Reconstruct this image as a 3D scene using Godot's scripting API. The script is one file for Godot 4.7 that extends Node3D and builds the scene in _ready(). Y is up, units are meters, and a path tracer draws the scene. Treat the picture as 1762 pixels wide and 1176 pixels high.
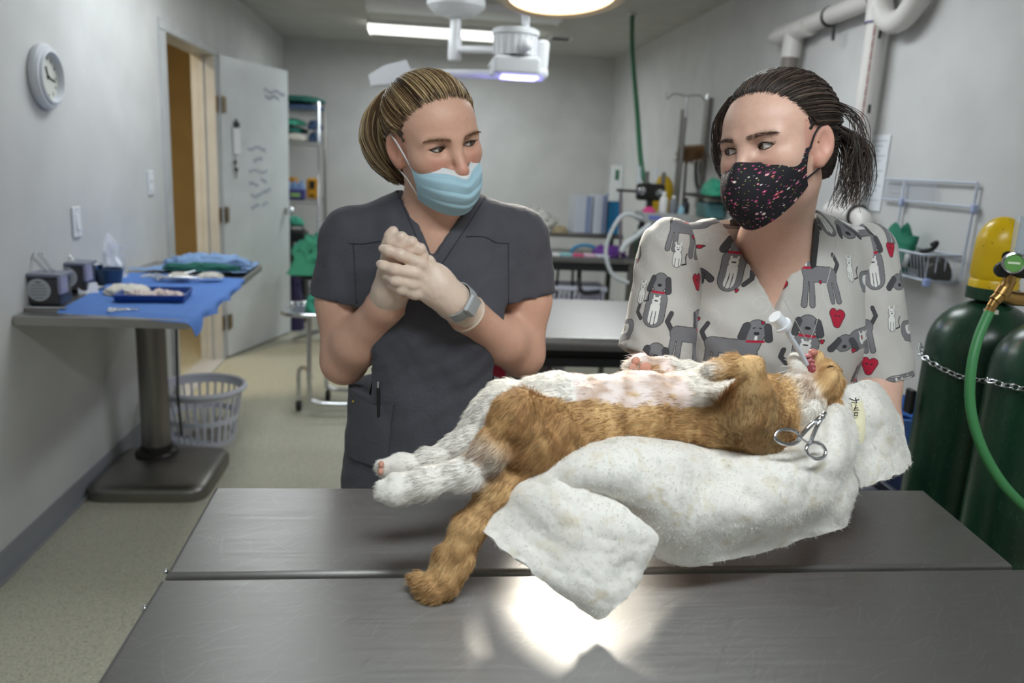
extends Node3D
# A veterinary surgery: two workers in scrubs behind a steel table, an anaesthetised cat carried on a towel.
# World: x to the right along the back wall, y up, -z into the room; metres. EYE is the camera.

const FOCAL := 1372.0
const EYE := Vector3(0, 1.45, 0)
var right_axis := Vector3.ZERO
var up_axis := Vector3.ZERO
var back_axis := Vector3.ZERO
var used_names := {}
var noise := FastNoiseLite.new()
var fine := FastNoiseLite.new()
var rng := RandomNumberGenerator.new()
var M := {}


func set_axes() -> void:
	# the room's depth direction and its vertical, seen from the camera (x right, y down, z forward)
	var fw := Vector3(-150, -318, FOCAL).normalized()
	var dn := Vector3(-328, 6500, 0)
	dn.z = -(fw.x * dn.x + fw.y * dn.y) / fw.z
	dn = dn.normalized()
	var rt := dn.cross(fw)
	right_axis = rt
	up_axis = -dn
	back_axis = -fw


func ray(px: float, py: float) -> Vector3:
	var d := Vector3(px - 881.0, py - 588.0, FOCAL)
	return Vector3(right_axis.dot(d), up_axis.dot(d), back_axis.dot(d))


func on_y(px: float, py: float, y: float) -> Vector3:
	var d := ray(px, py)
	return EYE + d * ((y - EYE.y) / d.y)


func on_x(px: float, py: float, x: float) -> Vector3:
	var d := ray(px, py)
	return EYE + d * (x / d.x)


func on_z(px: float, py: float, z: float) -> Vector3:
	var d := ray(px, py)
	return EYE + d * (z / d.z)


class Shape:
	var v := PackedVector3Array()
	var n := PackedVector3Array()
	var t := PackedVector2Array()
	var c := PackedColorArray()
	var ix := PackedInt32Array()
	var col := Color.WHITE

	func vert(p: Vector3, nn: Vector3, u := Vector2.ZERO) -> int:
		v.append(p); n.append(nn); t.append(u); c.append(col)
		return v.size() - 1

	func tri(a: int, b: int, d: int) -> void:
		ix.append(a); ix.append(b); ix.append(d)

	func quad(a: int, b: int, d: int, e: int) -> void:
		tri(a, b, d); tri(a, d, e)

	func face(pts: Array) -> void:
		var nn := Vector3.ZERO
		for i in pts.size():
			var a: Vector3 = pts[i]
			var b: Vector3 = pts[(i + 1) % pts.size()]
			nn += a.cross(b)
		nn = nn.normalized()
		var s := v.size()
		for p in pts:
			vert(p, nn)
		for i in range(1, pts.size() - 1):
			tri(s, s + i, s + i + 1)

	func box(at: Vector3, size: Vector3, bevel := 0.004, b := Basis()) -> Shape:
		var h := size * 0.5
		bevel = minf(bevel, minf(h.x, minf(h.y, h.z)) * 0.9)
		var id := {}
		for sx in [-1, 1]:
			for sy in [-1, 1]:
				for sz in [-1, 1]:
					var s := Vector3(sx, sy, sz)
					for ax in 3:
						var q := s * (h - Vector3.ONE * bevel)
						q[ax] = s[ax] * h[ax]
						var nn := Vector3.ZERO
						nn[ax] = s[ax]
						var a1 := (ax + 1) % 3
						var a2 := (ax + 2) % 3
						id[[sx, sy, sz, ax]] = vert(at + b * q, b * nn, Vector2(q[a1], q[a2]))
		for ax in 3:
			var a1 := (ax + 1) % 3
			var a2 := (ax + 2) % 3
			for s in [-1, 1]:
				var k := []
				for w in [[-1, -1], [1, -1], [1, 1], [-1, 1]]:
					var q := [0, 0, 0, ax]
					q[ax] = s; q[a1] = w[0]; q[a2] = w[1]
					k.append(id[q])
				quad(k[0], k[1], k[2], k[3])
				for s2 in [-1, 1]:   # the edge along a2 between faces ax and a1
					var e := []
					for w in [[-1, ax], [1, ax], [1, a1], [-1, a1]]:
						var q := [0, 0, 0, w[1]]
						q[ax] = s; q[a1] = s2; q[a2] = w[0]
						e.append(id[q])
					quad(e[0], e[1], e[2], e[3])
		for sx in [-1, 1]:
			for sy in [-1, 1]:
				for sz in [-1, 1]:
					tri(id[[sx, sy, sz, 0]], id[[sx, sy, sz, 1]], id[[sx, sy, sz, 2]])
		return self

	func tube(path: Array, radius: Variant, sides := 8, caps := true, closed := false, flat := 1.0) -> Shape:
		var m := path.size()
		var fr := Vector3.UP
		var rings := []
		var along := 0.0
		for i in m:
			var p: Vector3 = path[i]
			var d: Vector3
			if closed:
				d = (path[(i + 1) % m] - path[(i + m - 1) % m])
			else:
				d = path[mini(i + 1, m - 1)] - path[maxi(i - 1, 0)]
			d = d.normalized()
			if i == 0:
				fr = Vector3.UP if absf(d.y) < 0.9 else Vector3.RIGHT
			fr = (fr - d * fr.dot(d)).normalized()
			var bi := d.cross(fr)
			var r: float = radius[i] if radius is Array or radius is PackedFloat32Array else radius
			if i > 0:
				along += p.distance_to(path[i - 1])
			var ring := []
			for k in sides + 1:
				var a := TAU * k / sides
				var o := fr * cos(a) * flat + bi * sin(a)
				var nn := (fr * cos(a) / flat + bi * sin(a)).normalized()
				ring.append(vert(p + o * r, nn, Vector2(float(k) / sides, along)))
			rings.append(ring)
		for i in (m if closed else m - 1):
			for k in sides:
				quad(rings[i][k], rings[i][k + 1], rings[(i + 1) % m][k + 1], rings[(i + 1) % m][k])
		if caps and not closed:
			for e in [0, m - 1]:
				var d: Vector3 = (path[0] - path[1]) if e == 0 else (path[m - 1] - path[m - 2])
				d = d.normalized()
				var mid := vert(path[e], d)
				var s := v.size()
				for k in sides + 1:
					vert(v[rings[e][k]], d)
				for k in sides:
					tri(mid, s + k, s + k + 1)
		return self

	# profile: Vector2(radius, height) from bottom to top; corners sharper than 35 degrees stay sharp
	func lathe(profile: Array, at := Vector3.ZERO, b := Basis(), sides := 24, arc := TAU) -> Shape:
		for i in profile.size() - 1:
			var p: Vector2 = profile[i]
			var q: Vector2 = profile[i + 1]
			var d := (q - p).normalized()
			var na := Vector2(d.y, -d.x)
			var nb := na
			if i > 0:
				var e: Vector2 = (p - profile[i - 1]).normalized()
				if e.dot(d) > 0.8:
					na = (na + Vector2(e.y, -e.x)).normalized()
			if i < profile.size() - 2:
				var e: Vector2 = (profile[i + 2] - q).normalized()
				if e.dot(d) > 0.8:
					nb = (nb + Vector2(e.y, -e.x)).normalized()
			var s := v.size()
			for k in sides + 1:
				var a := arc * k / sides
				var o := Vector3(cos(a), 0, sin(a))
				vert(at + b * (o * p.x + Vector3.UP * p.y), b * (o * na.x + Vector3.UP * na.y), Vector2(float(k) / sides, p.y))
				vert(at + b * (o * q.x + Vector3.UP * q.y), b * (o * nb.x + Vector3.UP * nb.y), Vector2(float(k) / sides, q.y))
			for k in sides:
				quad(s + k * 2, s + k * 2 + 1, s + k * 2 + 3, s + k * 2 + 2)
		return self

	func ball(at: Vector3, r: Vector3, b := Basis(), sides := 16, rings := 10) -> Shape:
		var s := v.size()
		for j in rings + 1:
			var e := PI * j / rings - PI / 2
			for k in sides + 1:
				var a := TAU * k / sides
				var o := Vector3(cos(e) * cos(a), sin(e), cos(e) * sin(a))
				vert(at + b * (o * r), (b * (o / r)).normalized(), Vector2(float(k) / sides, float(j) / rings))
		for j in rings:
			for k in sides:
				var i := s + j * (sides + 1) + k
				quad(i, i + 1, i + sides + 2, i + sides + 1)
		return self

	# a smooth surface through rows of points
	func net(rows: Array, flip := false) -> Shape:
		var s := v.size()
		var h := rows.size()
		var w: int = rows[0].size()
		for j in h:
			for i in w:
				var du: Vector3 = rows[j][mini(i + 1, w - 1)] - rows[j][maxi(i - 1, 0)]
				var dv: Vector3 = rows[mini(j + 1, h - 1)][i] - rows[maxi(j - 1, 0)][i]
				var nn := du.cross(dv).normalized()
				vert(rows[j][i], -nn if flip else nn, Vector2(float(i) / (w - 1), float(j) / (h - 1)))
		for j in h - 1:
			for i in w - 1:
				var k := s + j * w + i
				quad(k, k + 1, k + w + 1, k + w)
		return self

	# the same with thickness, rim included
	func slab(rows: Array, thick: float) -> Shape:
		var h := rows.size()
		var w: int = rows[0].size()
		var under := []
		for j in h:
			var line := []
			for i in w:
				var du: Vector3 = rows[j][mini(i + 1, w - 1)] - rows[j][maxi(i - 1, 0)]
				var dv: Vector3 = rows[mini(j + 1, h - 1)][i] - rows[maxi(j - 1, 0)][i]
				line.append(rows[j][i] - du.cross(dv).normalized() * thick)
			under.append(line)
		net(rows)
		net(under, true)
		var rim := []
		for i in w: rim.append([0, i])
		for j in range(1, h): rim.append([j, w - 1])
		for i in range(w - 2, -1, -1): rim.append([h - 1, i])
		for j in range(h - 2, 0, -1): rim.append([j, 0])
		for k in rim.size():
			var a: Array = rim[k]
			var b: Array = rim[(k + 1) % rim.size()]
			face([rows[a[0]][a[1]], under[a[0]][a[1]], under[b[0]][b[1]], rows[b[0]][b[1]]])
		return self

	# a flat outline (Vector2) given depth along z of the basis
	func plate(outline: Array, depth: float, at: Vector3, b := Basis()) -> Shape:
		var pts := PackedVector2Array(outline)
		var t3 := Geometry2D.triangulate_polygon(pts)
		for side in [1, -1]:
			var s := v.size()
			for p in pts:
				vert(at + b * Vector3(p.x, p.y, side * depth / 2), b.z * side, p)
			for k in range(0, t3.size(), 3):
				tri(s + t3[k], s + t3[k + 1], s + t3[k + 2])
		for k in pts.size():
			var p := pts[k]
			var q := pts[(k + 1) % pts.size()]
			face([at + b * Vector3(p.x, p.y, depth / 2), at + b * Vector3(q.x, q.y, depth / 2), at + b * Vector3(q.x, q.y, -depth / 2), at + b * Vector3(p.x, p.y, -depth / 2)])
			var mid := at + b * Vector3((p.x + q.x) / 2, (p.y + q.y) / 2, 0)
		return self

	func mesh(shift: Vector3) -> ArrayMesh:
		for k in range(0, ix.size(), 3):   # front faces run clockwise
			var a := v[ix[k]]
			var g := (v[ix[k + 1]] - a).cross(v[ix[k + 2]] - a)
			if g.dot(n[ix[k]] + n[ix[k + 1]] + n[ix[k + 2]]) > 0:
				var w := ix[k + 1]
				ix[k + 1] = ix[k + 2]
				ix[k + 2] = w
		var vv := v.duplicate()
		if shift != Vector3.ZERO:
			for k in vv.size():
				vv[k] -= shift
		var arrays := []
		arrays.resize(Mesh.ARRAY_MAX)
		arrays[Mesh.ARRAY_VERTEX] = vv
		arrays[Mesh.ARRAY_NORMAL] = n
		arrays[Mesh.ARRAY_TEX_UV] = t
		arrays[Mesh.ARRAY_COLOR] = c
		arrays[Mesh.ARRAY_INDEX] = ix
		var m := ArrayMesh.new()
		m.add_surface_from_arrays(Mesh.PRIMITIVE_TRIANGLES, arrays)
		return m


func numbered(called: String) -> String:
	if not used_names.has(called):
		used_names[called] = 0
		return called
	used_names[called] += 1
	return "%s_%03d" % [called, used_names[called]]


func tag(o: Node3D, label: String, category: String, group := "") -> void:
	o.set_meta("label", label)
	o.set_meta("category", category)
	if group:
		o.set_meta("group", group)


# a thing: a Node3D at its base; its parts are built in world coordinates and shifted when added
func thing(called: String, label: String, category: String, base := Vector3.ZERO, group := "") -> Node3D:
	var o := Node3D.new()
	o.name = numbered(called)
	add_child(o)
	o.position = base
	tag(o, label, category, group)
	return o


func origin_of(o: Node) -> Vector3:
	var p := Vector3.ZERO
	while o != self and o is Node3D:
		p += o.position
		o = o.get_parent()
	return p


func part(called: String, s: Shape, m: Material, parent: Node3D, label := "") -> MeshInstance3D:
	var o := MeshInstance3D.new()
	o.name = called
	o.mesh = s.mesh(origin_of(parent))
	o.material_override = m
	parent.add_child(o, true)
	if label:
		o.set_meta("label", label)
	return o


func single(called: String, s: Shape, m: Material, label: String, category: String, group := "") -> MeshInstance3D:
	var o := MeshInstance3D.new()
	o.name = numbered(called)
	var lo := s.v[0]
	var hi := s.v[0]
	for p in s.v:
		lo = lo.min(p)
		hi = hi.max(p)
	var base := Vector3((lo.x + hi.x) / 2, lo.y, (lo.z + hi.z) / 2)
	o.mesh = s.mesh(base)
	o.material_override = m
	add_child(o)
	o.position = base
	tag(o, label, category, group)
	return o


func structure(called: String, s: Shape, m: Material, parent: Node3D = self) -> MeshInstance3D:
	var o := MeshInstance3D.new()
	o.name = called
	o.mesh = s.mesh(origin_of(parent) if parent != self else Vector3.ZERO)
	o.material_override = m
	parent.add_child(o, true)
	if parent == self:
		o.set_meta("kind", "structure")
	return o


func copy_of(o: Node3D, at: Vector3, turn := 0.0, label := "") -> Node3D:
	var base: String = o.name
	var r: Node3D = o.duplicate()
	r.name = numbered(base)
	add_child(r)
	r.position = at
	r.rotation.y = turn
	if label:
		r.set_meta("label", label)
	return r


func noise_image(frequency: float, octaves: int, seed_: int, low: Color, high: Color, size := 512, contrast := 1.0, stretch := Vector2.ONE) -> ImageTexture:
	# a tile that repeats: noise on a torus
	var f := FastNoiseLite.new()
	f.seed = seed_
	f.noise_type = FastNoiseLite.TYPE_SIMPLEX_SMOOTH
	f.frequency = frequency
	f.fractal_octaves = octaves
	var im := Image.create(size, size, false, Image.FORMAT_RGB8)
	for y in size:
		for x in size:
			var a := f.get_noise_2d(x * stretch.x, y * stretch.y)
			var wx := float(x) / size
			var wy := float(y) / size
			var b := f.get_noise_2d((x - size) * stretch.x, y * stretch.y)
			var d := f.get_noise_2d(x * stretch.x, (y - size) * stretch.y)
			var e := f.get_noise_2d((x - size) * stretch.x, (y - size) * stretch.y)
			var q := (a * (1 - wx) + b * wx) * (1 - wy) + (d * (1 - wx) + e * wx) * wy
			im.set_pixel(x, y, low.lerp(high, clampf(0.5 + q * contrast, 0, 1)))
	return ImageTexture.create_from_image(im)


func mat(c: Color, rough := 0.6, metal := 0.0, spec := 0.5) -> StandardMaterial3D:
	var m := StandardMaterial3D.new()
	m.albedo_color = c
	m.roughness = rough
	m.metallic = metal
	m.metallic_specular = spec
	return m


func rgb(r: int, g: int, b: int) -> Color:
	return Color(r / 255.0, g / 255.0, b / 255.0)


func textured(m: StandardMaterial3D, tex: Texture2D, scale_: float, bump: Texture2D = null, bump_cm := 0.1) -> StandardMaterial3D:
	m.albedo_texture = tex
	m.uv1_triplanar = true
	m.uv1_scale = Vector3.ONE * scale_
	if bump:
		m.heightmap_enabled = true
		m.heightmap_texture = bump
		m.heightmap_scale = bump_cm
	return m


func colored(rough := 0.6, metal := 0.0) -> StandardMaterial3D:
	var m := mat(Color.WHITE, rough, metal)
	m.vertex_color_use_as_albedo = true
	return m


func lin(r: int, g: int, b: int) -> Color:
	return rgb(r, g, b).srgb_to_linear()


# points of a smooth curve through the given ones
func curve(pts: Array, each := 6) -> Array:
	var out := []
	var m := pts.size()
	for i in m - 1:
		var a: Vector3 = pts[maxi(i - 1, 0)]
		var b: Vector3 = pts[i]
		var c: Vector3 = pts[i + 1]
		var d: Vector3 = pts[mini(i + 2, m - 1)]
		for k in each:
			out.append(b.cubic_interpolate(c, a, d, float(k) / each))
	out.append(pts[m - 1])
	return out


func spread(values: Array, count: int) -> Array:
	# a list of radii stretched to COUNT entries
	var out := []
	for i in count:
		var f := float(i) / (count - 1) * (values.size() - 1)
		var k := mini(int(f), values.size() - 2)
		out.append(lerpf(values[k], values[k + 1], f - k))
	return out


func look(forward: Vector3, up := Vector3.UP) -> Basis:
	# z along FORWARD
	var z := forward.normalized()
	var x := up.cross(z).normalized()
	return Basis(x, z.cross(x), z)


func _ready() -> void:
	set_axes()
	noise.seed = 7
	noise.noise_type = FastNoiseLite.TYPE_SIMPLEX_SMOOTH
	noise.frequency = 1.0
	noise.fractal_octaves = 3
	fine.seed = 3
	fine.noise_type = FastNoiseLite.TYPE_SIMPLEX_SMOOTH
	fine.frequency = 1.0
	fine.fractal_octaves = 1
	rng.seed = 11
	make_camera()
	make_light()
	make_materials()
	build_room()
	build_ceiling_lights()
	build_table()
	build_left_side()
	build_back()
	build_right_side()
	build_towel()
	build_cat()
	build_left_person()
	build_right_person()
	print("built in %d ms" % Time.get_ticks_msec())


func make_camera() -> void:
	var cam := Camera3D.new()
	cam.name = "camera"
	# the camera's own axes in the world
	var x := Vector3(right_axis.x, up_axis.x, back_axis.x)
	var y := -Vector3(right_axis.y, up_axis.y, back_axis.y)
	var z := -Vector3(right_axis.z, up_axis.z, back_axis.z)
	cam.transform = Transform3D(Basis(x, y, z), EYE)
	cam.near = 0.05
	cam.far = 60.0
	var lens := CameraAttributesPhysical.new()
	lens.frustum_focal_length = 28.0
	lens.frustum_focus_distance = 1.24
	lens.frustum_near = 0.05
	lens.frustum_far = 60.0
	lens.exposure_aperture = 3.6
	cam.attributes = lens
	cam.fov = rad_to_deg(2.0 * atan(588.0 / FOCAL))
	cam.current = true
	add_child(cam)


func make_light() -> void:
	var w := WorldEnvironment.new()
	w.name = "environment"
	var e := Environment.new()
	e.background_mode = Environment.BG_COLOR
	e.background_color = Color(0.01, 0.01, 0.01)
	e.tonemap_mode = Environment.TONE_MAPPER_LINEAR
	e.tonemap_exposure = 0.96
	e.sdfgi_enabled = true
	e.ssao_enabled = true
	e.ssil_enabled = true
	w.environment = e
	add_child(w)


func panel_light(called: String, at: Vector3, size: Vector2, energy: float, c: Color, b := Basis(Vector3.RIGHT, -PI / 2)) -> void:
	var l := AreaLight3D.new()
	l.name = called
	l.area_size = size
	l.light_energy = energy
	l.light_color = c
	l.shadow_enabled = true
	l.area_range = 14.0
	l.transform = Transform3D(b, at)
	add_child(l)


func make_materials() -> void:
	var plain := noise_image(0.02, 4, 1, Color(0.94, 0.94, 0.94), Color.WHITE, 256)
	var bumps := noise_image(0.05, 3, 2, Color.BLACK, Color.WHITE, 256)
	M.bumps = bumps
	M.wall = textured(mat(rgb(212, 212, 211), 0.55), plain, 0.5, bumps, 0.008)
	M.ceiling = textured(mat(rgb(196, 195, 190), 0.85), plain, 0.6, bumps, 0.1)
	M.corridor = textured(mat(rgb(200, 178, 132), 0.7), plain, 0.5)
	# speckled vinyl
	var im := Image.create(512, 512, false, Image.FORMAT_RGB8)
	im.fill(rgb(186, 183, 163))
	var r := RandomNumberGenerator.new()
	r.seed = 5
	var specks := [rgb(160, 157, 138), rgb(203, 201, 184), rgb(143, 141, 126), rgb(196, 191, 164), rgb(176, 176, 164)]
	for k in 42000:
		var c: Color = specks[r.randi() % 5]
		im.fill_rect(Rect2i(r.randi() % 512, r.randi() % 512, 1 + r.randi() % 3, 1 + r.randi() % 2), c)
	M.floor = textured(mat(Color.WHITE, 0.42), ImageTexture.create_from_image(im), 1.1)
	M.baseboard = mat(rgb(140, 143, 147), 0.5)
	M.trim = textured(mat(rgb(196, 198, 198), 0.45), plain, 1.0)
	M.door = textured(mat(rgb(224, 228, 230), 0.35), plain, 0.7)
	# brushed steel: streaks along x, wiping marks and scratches
	var brushed := noise_image(0.05, 3, 9, Color(0.43, 0.43, 0.43), Color(0.49, 0.49, 0.49), 512, 1.0, Vector2(0.12, 3.0))
	var im2 := brushed.get_image()
	for k in 120:
		var p := Vector2(r.randf() * 512, r.randf() * 512)
		var d := Vector2.from_angle(r.randf_range(-1.2, -0.3)) 
		var g := r.randf_range(0.38, 0.44)
		for q in r.randi_range(8, 60):
			var xy := p + d * q
			im2.set_pixel(posmod(int(xy.x), 512), posmod(int(xy.y), 512), Color(g, g, g))
	var rough_tex := ImageTexture.create_from_image(im2)
	var scratch := Image.create(1024, 1024, false, Image.FORMAT_RGB8)
	scratch.fill(rgb(160, 158, 156))
	for k in 1500:
		var p := Vector2(r.randf() * 1024, r.randf() * 1024)
		var ang := r.randf_range(-1.1, -0.1) if r.randf() < 0.7 else r.randf_range(-PI, PI)
		var bend := r.randf_range(-0.006, 0.006)
		var g := r.randf_range(0.60, 0.72)
		for q in r.randi_range(15, 90):
			p += Vector2.from_angle(ang)
			ang += bend
			scratch.set_pixel(posmod(int(p.x), 1024), posmod(int(p.y), 1024), Color(g, g * 0.99, g * 0.98))
	var steel := mat(Color(1, 1, 1), 1.0, 1.0)
	steel.roughness_texture = rough_tex
	steel.albedo_texture = ImageTexture.create_from_image(scratch)
	steel.uv1_triplanar = true
	steel.uv1_scale = Vector3(1.6, 1.6, 1.6)
	steel.anisotropy_enabled = true
	steel.anisotropy = 0.75
	M.table = steel
	M.steel = mat(rgb(172, 170, 166), 0.3, 1.0)
	M.dull_steel = mat(rgb(140, 137, 132), 0.38, 1.0)
	M.chrome = mat(rgb(215, 217, 220), 0.14, 1.0)
	M.white_plastic = mat(rgb(225, 227, 232), 0.35)
	M.lamp_white = mat(rgb(232, 233, 236), 0.3)
	M.black = mat(rgb(28, 28, 30), 0.5)
	M.dark_metal = mat(rgb(60, 58, 56), 0.4, 0.8)
	M.brass = mat(rgb(190, 150, 92), 0.32, 1.0)
	M.hinge = mat(rgb(150, 135, 115), 0.35, 1.0)
	M.glass = mat(Color(0.9, 0.95, 1.0, 0.25), 0.08)
	M.glass.transparency = BaseMaterial3D.TRANSPARENCY_ALPHA
	M.tube_glow = mat(Color.WHITE, 0.4)
	M.tube_glow.emission_enabled = true
	M.tube_glow.emission = Color(1.0, 1.0, 0.97)
	M.tube_glow.emission_energy_multiplier = 2.0
	M.lamp_glow = mat(Color.WHITE, 0.4)
	M.lamp_glow.emission_enabled = true
	M.lamp_glow.emission = Color(1.0, 0.97, 0.90)
	M.lamp_glow.emission_energy_multiplier = 4.0
	M.violet_glow = mat(Color.WHITE, 0.4)
	M.violet_glow.emission_enabled = true
	M.violet_glow.emission = Color(0.62, 0.6, 1.0)
	M.violet_glow.emission_energy_multiplier = 2.5
	# cloths
	var weave := noise_image(0.35, 2, 21, Color(0.86, 0.86, 0.86), Color.WHITE, 256)
	M.weave = weave
	M.drape_blue = textured(mat(rgb(88, 132, 206), 0.85), weave, 6.0, bumps, 0.1)
	M.drape_pale = textured(mat(rgb(140, 172, 216), 0.85), weave, 6.0, bumps, 0.2)
	M.cloth_green = textured(mat(rgb(70, 168, 140), 0.85), weave, 5.0, bumps, 0.3)
	M.cloth_teal = textured(mat(rgb(34, 104, 92), 0.85), weave, 5.0, bumps, 0.3)
	M.cloth_navy = textured(mat(rgb(66, 88, 122), 0.85), weave, 5.0, bumps, 0.3)
	M.gauze = textured(mat(rgb(238, 232, 220), 0.9), weave, 12.0, bumps, 0.3)


func build_room() -> void:
	var l := -1.371
	var r := 1.87
	var back := -8.25
	var front := 2.2
	var top := 2.495
	structure("floor", Shape.new().box(Vector3(-0.75, -0.05, (back + front) / 2), Vector3(5.7, 0.1, front - back + 0.4), 0.001), M.floor)
	structure("ceiling", Shape.new().box(Vector3(-0.75, top + 0.05, (back + front) / 2), Vector3(5.7, 0.1, front - back + 0.4), 0.001), M.ceiling)
	structure("wall_back", Shape.new().box(Vector3((l + r) / 2, top / 2, back - 0.06), Vector3(r - l + 0.3, top, 0.12), 0.001), M.wall)
	structure("wall_front", Shape.new().box(Vector3((l + r) / 2, top / 2, front + 0.06), Vector3(r - l + 0.3, top, 0.12), 0.001), M.wall)
	structure("wall_right", Shape.new().box(Vector3(r + 0.06, top / 2, (back + front) / 2), Vector3(0.12, top, front - back), 0.001), M.wall)
	# the left wall with its doorway
	var z1 := -4.56
	var z2 := -5.58
	var head := 2.035
	var w := Shape.new()
	w.box(Vector3(l - 0.06, top / 2, (front + z1) / 2), Vector3(0.12, top, front - z1), 0.001)
	w.box(Vector3(l - 0.06, top / 2, (back + z2) / 2), Vector3(0.12, top, z2 - back), 0.001)
	w.box(Vector3(l - 0.06, (top + head) / 2, (z1 + z2) / 2), Vector3(0.12, top - head, z1 - z2), 0.001)
	structure("wall_left", w, M.wall)
	# steel door frame: casing with a return, and the jambs inside the opening
	var t := Shape.new()
	for s in [[z1 + 0.035, 1], [z2 - 0.035, -1]]:
		t.box(Vector3(l + 0.008, (head - 0.016) / 2, s[0]), Vector3(0.022, head - 0.016, 0.075), 0.004)
		t.box(Vector3(l - 0.06, head / 2, s[0] - s[1] * 0.045), Vector3(0.15, head, 0.02), 0.003)
		t.box(Vector3(l - 0.07, head / 2, s[0] - s[1] * 0.06), Vector3(0.035, head, 0.02), 0.003)
	t.box(Vector3(l + 0.008, head + 0.015, (z1 + z2) / 2), Vector3(0.022, 0.06, z1 - z2 + 0.14), 0.004)
	t.box(Vector3(l - 0.06, head - 0.008, (z1 + z2) / 2), Vector3(0.15, 0.02, z1 - z2), 0.003)
	structure("trim_1", t, M.trim)
	var th := Shape.new().box(Vector3(l - 0.06, 0.004, (z1 + z2) / 2), Vector3(0.16, 0.008, z1 - z2 - 0.02), 0.003)
	structure("trim_2", th, M.trim)
	# baseboards
	var b := Shape.new()
	b.box(Vector3(l + 0.004, 0.05, (front + z1) / 2 + 0.036), Vector3(0.008, 0.1, front - z1 - 0.075), 0.003)
	b.box(Vector3(l + 0.012, 0.006, (front + z1) / 2 + 0.036), Vector3(0.02, 0.012, front - z1 - 0.075), 0.004)
	structure("baseboard_left", b, M.baseboard)
	structure("baseboard_right", Shape.new().box(Vector3(r - 0.004, 0.05, (back + front) / 2), Vector3(0.008, 0.1, front - back), 0.003), M.baseboard)
	structure("baseboard_back", Shape.new().box(Vector3((l + r) / 2, 0.05, back + 0.004), Vector3(r - l - 0.02, 0.1, 0.008), 0.003), M.baseboard)
	# the passage behind the doorway: warm walls, a second doorway frame at its far side
	structure("wall_passage", Shape.new().box(Vector3(-2.75, top / 2, -5.6), Vector3(0.1, top, 4.0), 0.001), M.corridor)
	structure("wall_passage_end", Shape.new().box(Vector3(-2.1, top / 2, -7.65), Vector3(1.4, top, 0.1), 0.001), M.corridor)
	structure("wall_passage_near", Shape.new().box(Vector3(-2.1, top / 2, -3.55), Vector3(1.4, top, 0.1), 0.001), M.corridor)
	structure("trim_3", Shape.new().box(Vector3(-2.68, 1.93, -5.6), Vector3(0.05, 0.07, 3.9), 0.006), mat(rgb(235, 222, 180), 0.5))
	var pl := thing("passage_lamp", "round white ceiling lamp in the passage behind the doorway", "lamp", Vector3(-2.1, 2.40, -4.4))
	part("housing", Shape.new().lathe([Vector2(0.0, 0.09), Vector2(0.15, 0.09), Vector2(0.15, 0.05)], Vector3(-2.1, 2.40, -4.4)), M.lamp_white, pl)
	part("diffuser", Shape.new().lathe([Vector2(0.0, 0.0), Vector2(0.09, 0.008), Vector2(0.13, 0.03), Vector2(0.14, 0.05)], Vector3(-2.1, 2.40, -4.4)), M.tube_glow, pl)
	panel_light("passage_light", Vector3(-2.1, 2.385, -4.4), Vector2(0.25, 0.25), 2.6, Color(1.0, 0.93, 0.80))
	# the open door, hinged at the far jamb and swung into the room
	var hinge := Vector3(l + 0.035, 0, z2 - 0.045)
	var free := Vector3(-1.045, 0, -6.48)
	var d := (free - hinge).normalized()
	var side := Vector3.UP.cross(d)   # towards the room
	if side.x < 0: side = -side
	var basis_ := Basis(d, Vector3.UP, d.cross(Vector3.UP))
	var wide := hinge.distance_to(free)
	var mid := (hinge + free) / 2 - side * 0.022
	var door := structure("door_1", Shape.new().box(mid + Vector3.UP * 1.022, Vector3(wide, 2.02, 0.044), 0.003, basis_), M.door)
	door.set_meta("label", "white door standing open, its face used as a whiteboard")
	for y in [0.26, 1.0, 1.72]:
		var hs := Shape.new()
		hs.tube([hinge + Vector3(0.012, y - 0.055, 0.006), hinge + Vector3(0.012, y + 0.055, 0.006)], 0.009, 10)
		hs.box(hinge + d * 0.03 + side * 0.001 + Vector3.UP * y, Vector3(0.05, 0.1, 0.006), 0.001, basis_)
		hs.box(Vector3(l + 0.021, y, hinge.z + 0.045), Vector3(0.006, 0.1, 0.06), 0.001)
		structure("hinge", hs, M.hinge, door)
	var hp := hinge + d * (wide - 0.065) + Vector3.UP * 0.99
	var kn := Shape.new()
	kn.lathe([Vector2(0.032, 0), Vector2(0.03, 0.008), Vector2(0.012, 0.012), Vector2(0.011, 0.04), Vector2(0.026, 0.046), Vector2(0.029, 0.06), Vector2(0.02, 0.072), Vector2(0, 0.074)], hp, look_y(side))
	structure("door_knob", kn, M.chrome, door)
	structure("lock_plate", Shape.new().box(hinge + d * (wide + 0.001) - side * 0.022 + Vector3.UP * 0.99, Vector3(0.003, 0.06, 0.025), 0.001, basis_), M.steel, door)
	# faint marker writing on the door
	var ink := mat(rgb(194, 199, 221), 0.6)
	var lines := [[0.55, 1.86, 0.30, 7], [0.56, 1.82, 0.20, 5], [0.31, 1.45, 0.24, 5], [0.38, 1.37, 0.13, 3], [0.32, 1.29, 0.26, 5], [0.32, 1.20, 0.12, 3], [0.48, 1.22, 0.08, 2], [0.34, 1.12, 0.16, 4], [0.50, 1.15, 0.12, 3], [0.34, 1.04, 0.11, 3], [0.48, 1.05, 0.10, 2]]
	var writing := Shape.new()
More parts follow.
